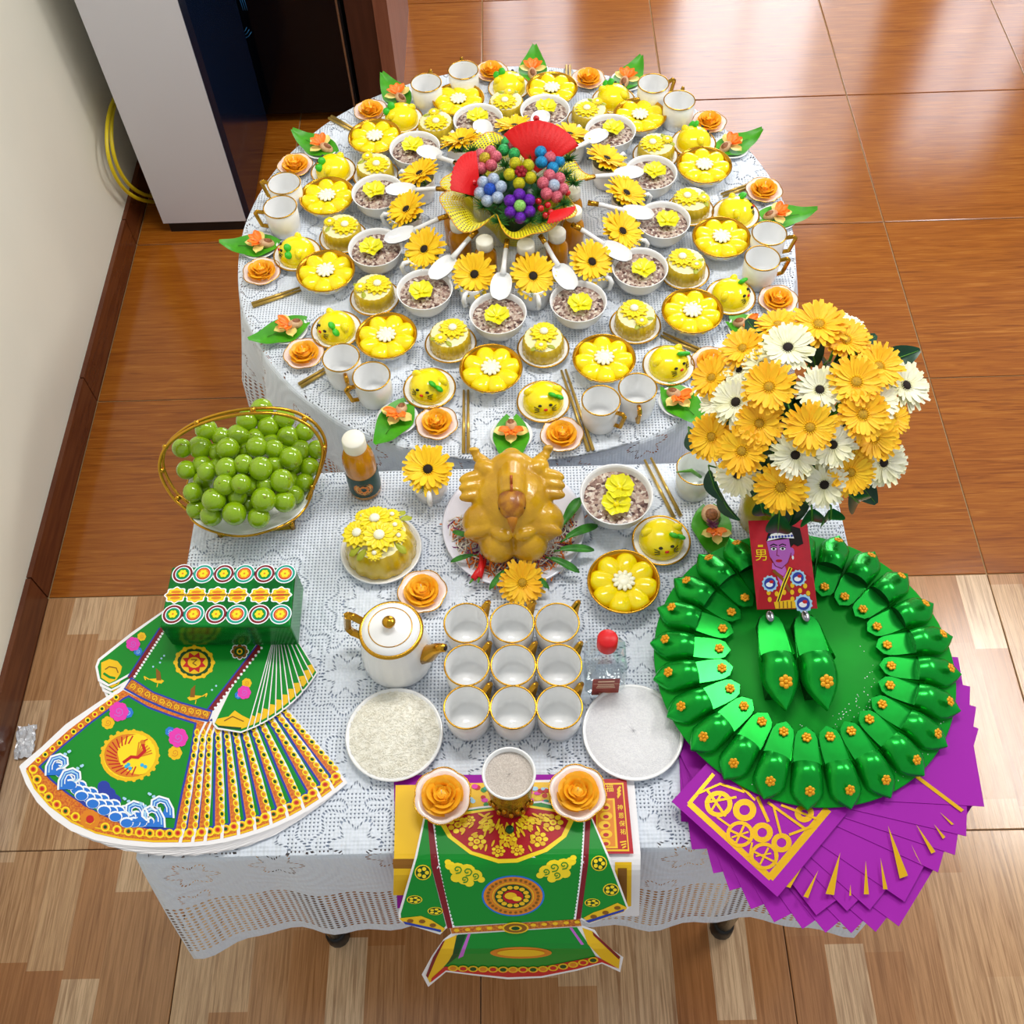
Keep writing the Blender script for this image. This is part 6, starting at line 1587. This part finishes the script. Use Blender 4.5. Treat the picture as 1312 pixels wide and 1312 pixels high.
btp = S('belt_print', drape_print('belt_print', blt, fr2))
sk = [([(296, 932), (345, 910), (328, 1000), (232, 1112), (216, 1080), (262, 1000)], 'pgold', 2), ([(872, 880), (915, 895), (1032, 1002), (1026, 1052), (955, 1012), (895, 948)], 'pgold', 2), ([(345, 912), (385, 908), (350, 1000), (300, 1040), (328, 990)], 'pdkgreen', 2), ([(392, 906), (404, 905), (372, 1000), (350, 1010)], 'plilac', 2), ([(818, 880), (830, 880), (880, 950), (868, 952)], 'plilac', 2),
      ([(262, 1000), (296, 932), (286, 938), (245, 1005), (216, 1080), (224, 1090)], 'pmaroon', 3), ([(915, 895), (1032, 1002), (1026, 1012), (920, 912)], 'pmaroon', 3),
      ([(295, 1042), (500, 1048), (700, 1044), (930, 1000), (955, 1012), (1026, 1052), (955, 1024), (850, 1052), (700, 1082), (560, 1087), (420, 1073), (300, 1058), (236, 1108), (240, 1090)], 'pred', 3), (circ(615, 985, 130, 24, 24), 'porange', 2), (circ(615, 985, 100, 15, 24), 'pgold', 3)]
for i in range(15):
    x = 330 + 42 * i; y = 1048 + 6 * math.sin(i / 14 * PI) - 34 * max(0, (i - 8) / 6) ** 1.6
    sk.append((circ(x, y, 22, 13, 12), 'pgold', 4)); sk.append((circ(x, y, 14, 8, 10), 'pred' if i % 3 == 1 else 'pdkgreen' if i % 3 else 'porange', 5))
skp = S('skirt_print', drape_print('skirt_print', sk, fr2))
thing('hanging_paper_robe', [rb, gf, cl, jw, *stp, cd1, cd2, mdp, *rdp, *edp, btp, skp], 'green and gold printed paper robe hanging over the front table edge', 'paper robe')
# incense cup and its two rose candles
M['ornate'] = mat('ornate_gold_glaze', '#A8851E', .2, metal=.6, var=('#5E4A10', 90), bump=(160, .6))
M['sand'] = mat('pale_sand', '#D8CEC4', .8, var=('#C4B8AE', 500), bump=(700, .8))
zi = zr + .003
p = at(652, 990, zi + .080 * 1.4)
ic = MB().lathe([(0, .002), (.026, .002), (.028, 0), (.029, .004), (.030, .03), (.0335, .06), (.0352, .076)], 48, 0).mesh('cup_body', M['ornate'])
iw = MB().lathe([(.0352, .076), (.0362, .079), (.0350, .0805), (.0328, .079), (.031, .066), (0, .065)], 48).mesh('white_rim', M['white'])
isn = MB(); rg = random.Random(2); isn.grid(lambda u, v: Vector((.0322 * (.02 + .98 * v) * math.cos(2 * PI * u), .0322 * (.02 + .98 * v) * math.sin(2 * PI * u), .0735 + .002 * (1 - v * v) + (rg.uniform(-.0004, .0004) if v < .95 else 0))), 40, 12, closeu=True)
lotus = MB()
for i in range(9):
    a = -PI / 2 + (i - 4) * .28
    lotus.ball((.0315 * math.cos(a), .0315 * math.sin(a), .018 + .010 * (i % 2)), (.0035, .0035, .006), 8, 6)
thing('incense_cup', [S('cup_body', ic, [S('gold_emboss', lotus.mesh('gold_emboss', M['gold']))]), S('white_rim', iw), S('sand', isn.mesh('sand', M['sand']))], 'ornate gold cup with white rim filled with pale sand on the robe collar', 'cup', (p.x, p.y, zi), scale=(1, 1, 1.4))
for px, py, nm in ((567, 1020, 'left of'), (740, 1016, 'right of')):
    p = at(px, py, zi + .014); thing('rose_dish', ROSE, 'orange rose candle on pink dish %s the gold incense cup' % nm, 'candle', (p.x, p.y, zi + (.001 if px < 600 else .001)), (0, 0, px), scale=1.08)

# ---------------------------------------------------------------- purple sheets, foil disc, slippers, card
ZP = TZ + .004
def corner_sheet(pc, pivot, z, half):
    c = at(*pc, z); u = Vector((c.x - pivot.x, c.y - pivot.y)).normalized(); v = Vector((-u.y, u.x))
    cen = Vector((c.x, c.y)) - u * half
    return cen, math.atan2(u.y, u.x)
pv = at(1062, 870, ZP)
cr = lambda x, y: (840 + x / 2.916, 960 + y / 2.916)
hf = .165
sq_ = MB().prism([(hf, 0), (0, hf), (-hf, 0), (0, -hf)], -.0004, .0004).mesh('purple_sheet', M['ppurple'])
lower = [(900, 668), (815, 688), (725, 692), (630, 690), (545, 675), (440, 650), (355, 600), (275, 530), (215, 465), (135, 375), (95, 270)]
k_ = 0
ordp = ['first', 'second', 'third', 'fourth', 'fifth', 'sixth', 'seventh', 'eighth', 'ninth', 'tenth', 'eleventh']
for i, c in enumerate(lower[::-1]):
    cen, a = corner_sheet(cr(*c), pv, ZP, hf)
    single('purple_paper_sheet', sq_, 'purple paper square in the lower fan, corner %s from the left' % ordp[i], 'paper', (cen.x, cen.y, ZP + i * .0011), (0, 0, a), 'purple sheets in the lower fan')
upper_ = [(1228, 214), (1160, 325), (1118, 395), (1055, 460), (930, 570), (800, 600), (715, 605), (600, 620)]
zt = ZP + 12 * .0011
nm2 = ['first', 'second', 'third', 'fourth', 'fifth', 'sixth', 'seventh', 'last']
hf2 = .16
sq2 = MB().prism([(hf2, 0), (0, hf2), (-hf2, 0), (0, -hf2)], -.0004, .0004).mesh('purple_sheet', M['ppurple'])
for i, c in enumerate(upper_[::-1]):
    cen, a = corner_sheet(cr(*c), pv, zt + i * .0011, hf2)
    single('purple_paper_sheet', sq2, 'purple paper square in the upper fan, %s counted from the gold panel' % nm2[i], 'paper', (cen.x, cen.y, zt + i * .0011), (0, 0, a), 'purple sheets in the upper fan')
# top sheet with the gold cut-paper panel
ztop = zt + 9 * .0011
M['goldcut'] = mat('gold_cut_foil', '#D9A80A', .28, metal=.45)
def tf_(x, y, lay): q = at(840 + x / 2.916, 960 + y / 2.916, ztop); return Vector((q.x, q.y, ztop + .0006 + lay * .0003))
A = tf_(60, 195, 0); B = tf_(455, 552, 0); ex = (B - A); wv_ = Vector((-ex.y, ex.x, 0)).normalized()
dep = .235
top_poly = [A, B, B + wv_ * dep, A + wv_ * dep]
k = MB().prism([(q.x, q.y) for q in top_poly], ztop - .0004, ztop + .0004)
gp2 = Print(tf_, None)
def band(a, b, w_, lay=0): gp2.stroke([a, b], w_, 'goldcut', lay)
band((128, 205), (428, 480), 22); band((430, 478), (640, 228), 30); band((125, 203), (215, 95), 14)
for (x, y, r0, r1) in ((332, 228, 20, 44), (398, 312, 18, 40), (470, 350, 18, 38), (235, 205, 34, 52), (315, 318, 38, 52), (405, 400, 40, 54), (555, 240, 14, 36)): gp2.ringp(x, y, r0, r1, 'goldcut', 1, 22, .95)
for (a, b, w_) in (((190, 150), (260, 250), 10), ((185, 200), (300, 180), 9), ((205, 235), (250, 160), 8), ((270, 300), (355, 340), 9), ((300, 350), (330, 285), 9), ((285, 330), (345, 310), 7), ((370, 385), (440, 420), 8), ((390, 430), (420, 370), 8), ((375, 400), (430, 390), 6), ((420, 200), (560, 300), 10), ((440, 215), (470, 330), 9), ((470, 210), (600, 260), 9), ((500, 320), (580, 290), 10), ((380, 180), (420, 270), 12), ((150, 170), (240, 130), 8), ((240, 130), (330, 160), 9), ((300, 120), (370, 190), 9), ((230, 255), (280, 290), 8), ((360, 350), (350, 400), 8), ((445, 380), (450, 430), 8)): gp2.stroke([a, b], w_, 'goldcut', 2)
kids = [S('sheet', k.mesh('sheet', M['ppurple'])), S('gold_cut_panel', gp2.mesh('gold_cut_panel'))]
thing('gold_panel_sheet', kids, 'purple paper square with gold cut-out coin panel, on top of the fan', 'paper')
zsl = ztop - .0004
slv = [((557, 423), (487, 513), (503, 518)), ((608, 452), (552, 550), (570, 556)), ((690, 385), (635, 540), (667, 545)), ((728, 505), (723, 547), (731, 547)), ((785, 415), (778, 542), (797, 542)), ((840, 405), (850, 523), (867, 523)), ((868, 285), (912, 483), (943, 472)), ((955, 355), (972, 395), (995, 435)), ((973, 280), (1030, 390), (1046, 383)), ((1040, 280), (1073, 335), (1083, 328)), ((1062, 235), (1105, 282), (1115, 280))]
sheet_u = [o for o in D.objects if o.name.startswith('purple_paper_sheet')]
def sliver(t, owner):
    inv = Matrix.LocRotScale(owner.location, owner.rotation_euler, (1, 1, 1)).inverted()
    zz = zt + 8 * .0011
    k = MB().poly([tuple(inv @ at(840 + x / 2.916, 960 + y / 2.916, zz)) for x, y in t], 0)
    me = k.mesh('gold_sliver', M['goldcut'])
    o = D.objects.new('gold_sliver', me); COL.objects.link(o); o.parent = owner
ups = sheet_u[-8:]
for i, t in enumerate(slv): sliver(t, ups[min(7, int(i * 8 / 11))])
sliver([(955, 95), (968, 88), (1152, 226), (1142, 235)], ups[7])
# disc
DC = Vector((1.1225, -.547)); ZD = ztop + .0035
M['foil'] = mat('green_foil', '#12B83C', .24, metal=.66, var=('#0CA030', 18))
M['foildisc'] = mat('green_disc', '#0A9A26', .5, spec=.15, var=('#0A8E24', 8)); M['foildk'] = mat('green_foil_inside', '#04340F', .35)
dk = MB().lathe([(0, 0), (.2215, 0), (.2225, .001), (.2215, .0022), (0, .0022)], 96).mesh('disc', M['foildisc'])
gt = MB(); rg = random.Random(5)
for i in range(260):
    a = rg.gauss(-.75, .42); r_ = rg.uniform(.09, .215); gt.disc((r_ * math.cos(a), r_ * math.sin(a), .0026), rg.uniform(.0004, .0009), 0, 5)
gto = S('glitter', gt.mesh('glitter', M['pwhite']))
dsc = inst(S('foil_disc', None, [S('disc', dk), gto]), (DC.x, DC.y, ZD), None, 'round green foil board carrying the ring of slippers', 'board')
for ch in dsc.children:
    if ch.name.startswith('glitter'): ch['kind'] = 'stuff'
gfm = MB()
for i in range(6): gfm.ball((.0046 * math.cos(i * PI / 3), .0046 * math.sin(i * PI / 3), .001), (.0030, .0030, .0014), 8, 5)
gfm.ball((0, 0, .0018), (.0024, .0024, .0016), 8, 5)
M['goldfl'] = mat('gold_flower', '#F0A81A', .3, metal=.3)
gfm = gfm.mesh('gold_flower', M['goldfl'])
def slipper_meshes(L, W, H, fl=0.0, tp=.66):
    out = lambda v: W * ((.62 + .38 * math.sin(min(1, v * 1.25) * PI / 2)) if not fl else (.62 + fl * v)) * math.sqrt(max(0, 1 - max(0, (.16 - v) / .16) ** 2)) * (1 - max(0, (v - tp) / (1 - tp)) ** 1.7)
    so = MB(); so.grid(lambda u, v: Vector((L * v, (u - .5) * out(v), H * .18 + H * .35 * (1 - v) * .6)), 7, 16)
    so.grid(lambda u, v: Vector((L * v, (.5 - u) * out(v) * 1.02, H * .10 + H * .35 * (1 - v) * .6 - .0005)), 7, 16)
    hd_ = MB()
    def hf_(u, v):
        t = .46 + .54 * v; w = out(t) * 1.06; a = PI * u
        hgt = H * (1 - .75 * v ** 2) * (.78 + .22 * math.sin(PI * min(1, v * 2)))
        return Vector((L * t, -math.cos(a) * w * .5, H * .12 + hgt * math.sin(a) ** .8))
    hd_.grid(hf_, 11, 9)
    op_ = MB(); op_.poly([tuple(hf_(i / 10, 0) + Vector((.0008, 0, -.0004))) for i in range(11)])
    wl = MB()
    for sg in (-1, 1):
        wl.grid(lambda u, v: Vector((L * (.03 + .50 * v), sg * out(.03 + .50 * v) * .5 * (1 + .04 * u), H * .25 * (1 - .3 * v) + u * H * (.12 + .42 * v * v))), 2, 9)
    return so.mesh('sole', M['foil']), hd_.mesh('toe_cap', M['foil']), op_.mesh('toe_opening', M['foildk']), wl.mesh('side_wall', M['foil'])
a_, b_, c_, d_ = slipper_meshes(.120, .046, .022, .46, .76)
SLIP = [S('sole', a_), S('toe_cap', b_), S('toe_opening', c_), S('side_wall', d_), S('gold_flower', gfm, loc=(.017, 0, .0098), rot=(0, .05, .3)), S('gold_flower', gfm, loc=(.099, 0, .0205), rot=(0, .55, .1))]
zs_ = ZD + .0024
half = ['%s o\'clock' % CLOCK[i // 2] if i % 2 == 0 else 'half past %s' % CLOCK[i // 2] for i in range(24)]
for i in range(24):
    a = math.radians(-98 + 15 * i); cl_i = round(((90 - math.degrees(a)) % 360) / 15) % 24
    thing('small_foil_slipper', SLIP, 'small green foil slipper with two gold flowers, at %s on the disc' % half[cl_i], 'slipper', (DC.x + .109 * math.cos(a), DC.y + .109 * math.sin(a), zs_ + .002 * (i % 2)), (0, 0, a), 'small slippers ringed on the disc', scale=(1.0, 1.0, 1.15))
A2, B2, C2, D2 = slipper_meshes(.155, .052, .034)
gem = MB().ball((0, 0, 0), (.0065, .010, .003), 10, 6).mesh('heel_gem', M['steel'])
for px, py, nm, rz in ((984, 785, 'left', -1.545), (1029, 785, 'right', -1.50)):
    p = at(px, py, zs_ + .035)
    thing('large_foil_slipper', [S('sole', A2), S('toe_cap', B2), S('toe_opening', C2), S('side_wall', D2), S('heel', MB().box((.006, -.014, -.024), (.03, .014, .010)).mesh('heel', M['foildk'])), S('toe_block', MB().box((.09, -.02, -.024), (.125, .02, .006)).mesh('toe_block', M['foildk'])), S('heel_gem', gem, loc=(.010, 0, .018), rot=(0, 0, 1.57)), S('gold_flower', gfm, loc=(.122, 0, .0345), rot=(0, .45, 0), scale=(1.4, 1.4, 1.4))],
          'large green foil slipper in the middle of the disc, %s of the pair' % nm, 'slipper', (p.x, p.y, zs_ + .0245), (0, 0, rz), 'large slippers on the disc')
# red card with painted portrait, leaning back against the vase
BLc = at(820 + 437 / 2.916, 640 + 412 / 2.916, zs_ + .022); BRc = at(820 + 662 / 2.916, 640 + 408 / 2.916, zs_ + .022); TLc = at(820 + 415 / 2.916, 640 + 80 / 2.916, zs_ + .050)
exv = (BRc - BLc); Wc = exv.length; exv.normalize(); eyv = TLc - BLc; eyv = eyv - exv * eyv.dot(exv); Hc = eyv.length; eyv.normalize(); ezv = exv.cross(eyv)
qc = Matrix((exv, eyv, ezv)).transposed().to_quaternion()
def cf(x, y, lay): 
    v = (410 - y) / 332; u = (x - 437 + 22 * v) / 225
    return Vector((u * Wc, v * Hc, .0018 + lay * .00014))
M['cardred'] = mat('red_card', '#C8102A', .45, var=('#B80E26', 40)); M['skinp'] = mat('lilac_face_print', '#B45CC0', .5)
cb = MB().box((0, 0, 0), (Wc, Hc, .0016))
card = S('card_board', cb.mesh('card_board', M['cardred']))
po = Print(cf, None)
po.add([(500, 240), (545, 240), (560, 300), (535, 320), (495, 300)], 'plilac', 0); 
po.add([(478, 300), (500, 262), (540, 290), (565, 255), (610, 270), (650, 300), (662, 408), (437, 410), (450, 330)], 'pdkred', 0)
po.add([(482, 160), (570, 150), (578, 200), (560, 240), (535, 260), (510, 250), (492, 215)], 'skinp', 1)
po.add(circ(577, 200, 9, 16, 10), 'skinp', 1)
po.add([(480, 158), (488, 130), (520, 108), (575, 100), (612, 112), (622, 170), (600, 180), (585, 172), (572, 185), (568, 150)], 'pblack', 2)
po.add([(484, 158), (500, 132), (540, 122), (580, 128), (588, 150), (540, 146)], 'pwhite', 3)
for x in range(495, 585, 12): po.add(circ(x, 144 - (x - 495) * .05, 5, 5, 7), 'pnavy', 4)
for x in (508, 542): 
    po.add(circ(x, 188, 11, 6, 10), 'pwhite', 2); po.add(circ(x, 188, 5, 5, 8), 'pblack', 3); po.stroke([(x - 13, 176), (x, 170), (x + 13, 175)], 4, 'pblack', 2); po.stroke([(x - 12, 184), (x, 180), (x + 12, 185)], 2.5, 'pblack', 4)
po.stroke([(522, 190), (518, 212), (528, 215)], 2.5, 'pmaroon', 2); po.add(circ(526, 233, 13, 6, 10), 'pred', 2); po.stroke([(514, 233), (538, 233)], 2, 'pmaroon', 3)
po.add(circ(579, 222, 4, 8, 8), 'pwhite', 3); po.stroke([(495, 222), (512, 252), (535, 262), (560, 240), (574, 205)], 2.5, 'pmaroon', 3)
po.stroke([(505, 270), (540, 305), (560, 345)], 12, 'pbrown', 3); po.stroke([(568, 262), (540, 320), (515, 385)], 14, 'pyellow', 4); po.stroke([(568, 262), (540, 320), (515, 385)], 5, 'pblack', 5)
po.add([(515, 285), (535, 300), (552, 275), (545, 330), (530, 335)], 'plilac', 2)
for x, y, r_ in ((488, 317, 30), (595, 298, 30), (610, 392, 34)):
    po.add([(x + r_ * (1.05 if i % 2 else .9) * math.cos(i * PI / 12), y + r_ * (1.05 if i % 2 else .9) * math.sin(i * PI / 12)) for i in range(24)], 'pskyl', 4); po.add(circ(x, y, r_ * .72, n=16), 'pnavy', 5); po.add(circ(x - 2, y + 4, r_ * .45, r_ * .3, 10), 'pwhite', 6); po.add(circ(x + 6, y - 6, r_ * .28, r_ * .2, 9), 'pred', 7)
for x, y in ((485, 375), (512, 355), (540, 350), (572, 325), (570, 350), (620, 328), (600, 345), (630, 355), (482, 350), (570, 375)): po.add(circ(x, y, 8, 10, 8), 'pgold', 4)
po.add([(500, 385), (560, 378), (580, 385), (582, 408), (505, 409)], 'pgold', 5)
for x in (520, 535, 550, 565): po.stroke([(x, 384), (x, 407)], 4, 'pbrown', 6)
for x in (450, 455, 460, 465): po.add([(x - 2, 172), (x + 2, 172), (x + 2, 180), (x - 2, 180)], 'pyellow', 3)
q = cf(460, 213, 3)
chm_ = text_mesh('男', .021, M['pyellow'], 'character')
thing('red_portrait_card', [card, S('portrait_print', po.mesh('portrait_print')), S('character', chm_, loc=tuple(q))], 'red card with a painted court figure above the large slippers', 'card', tuple(BLc), quat=qc)
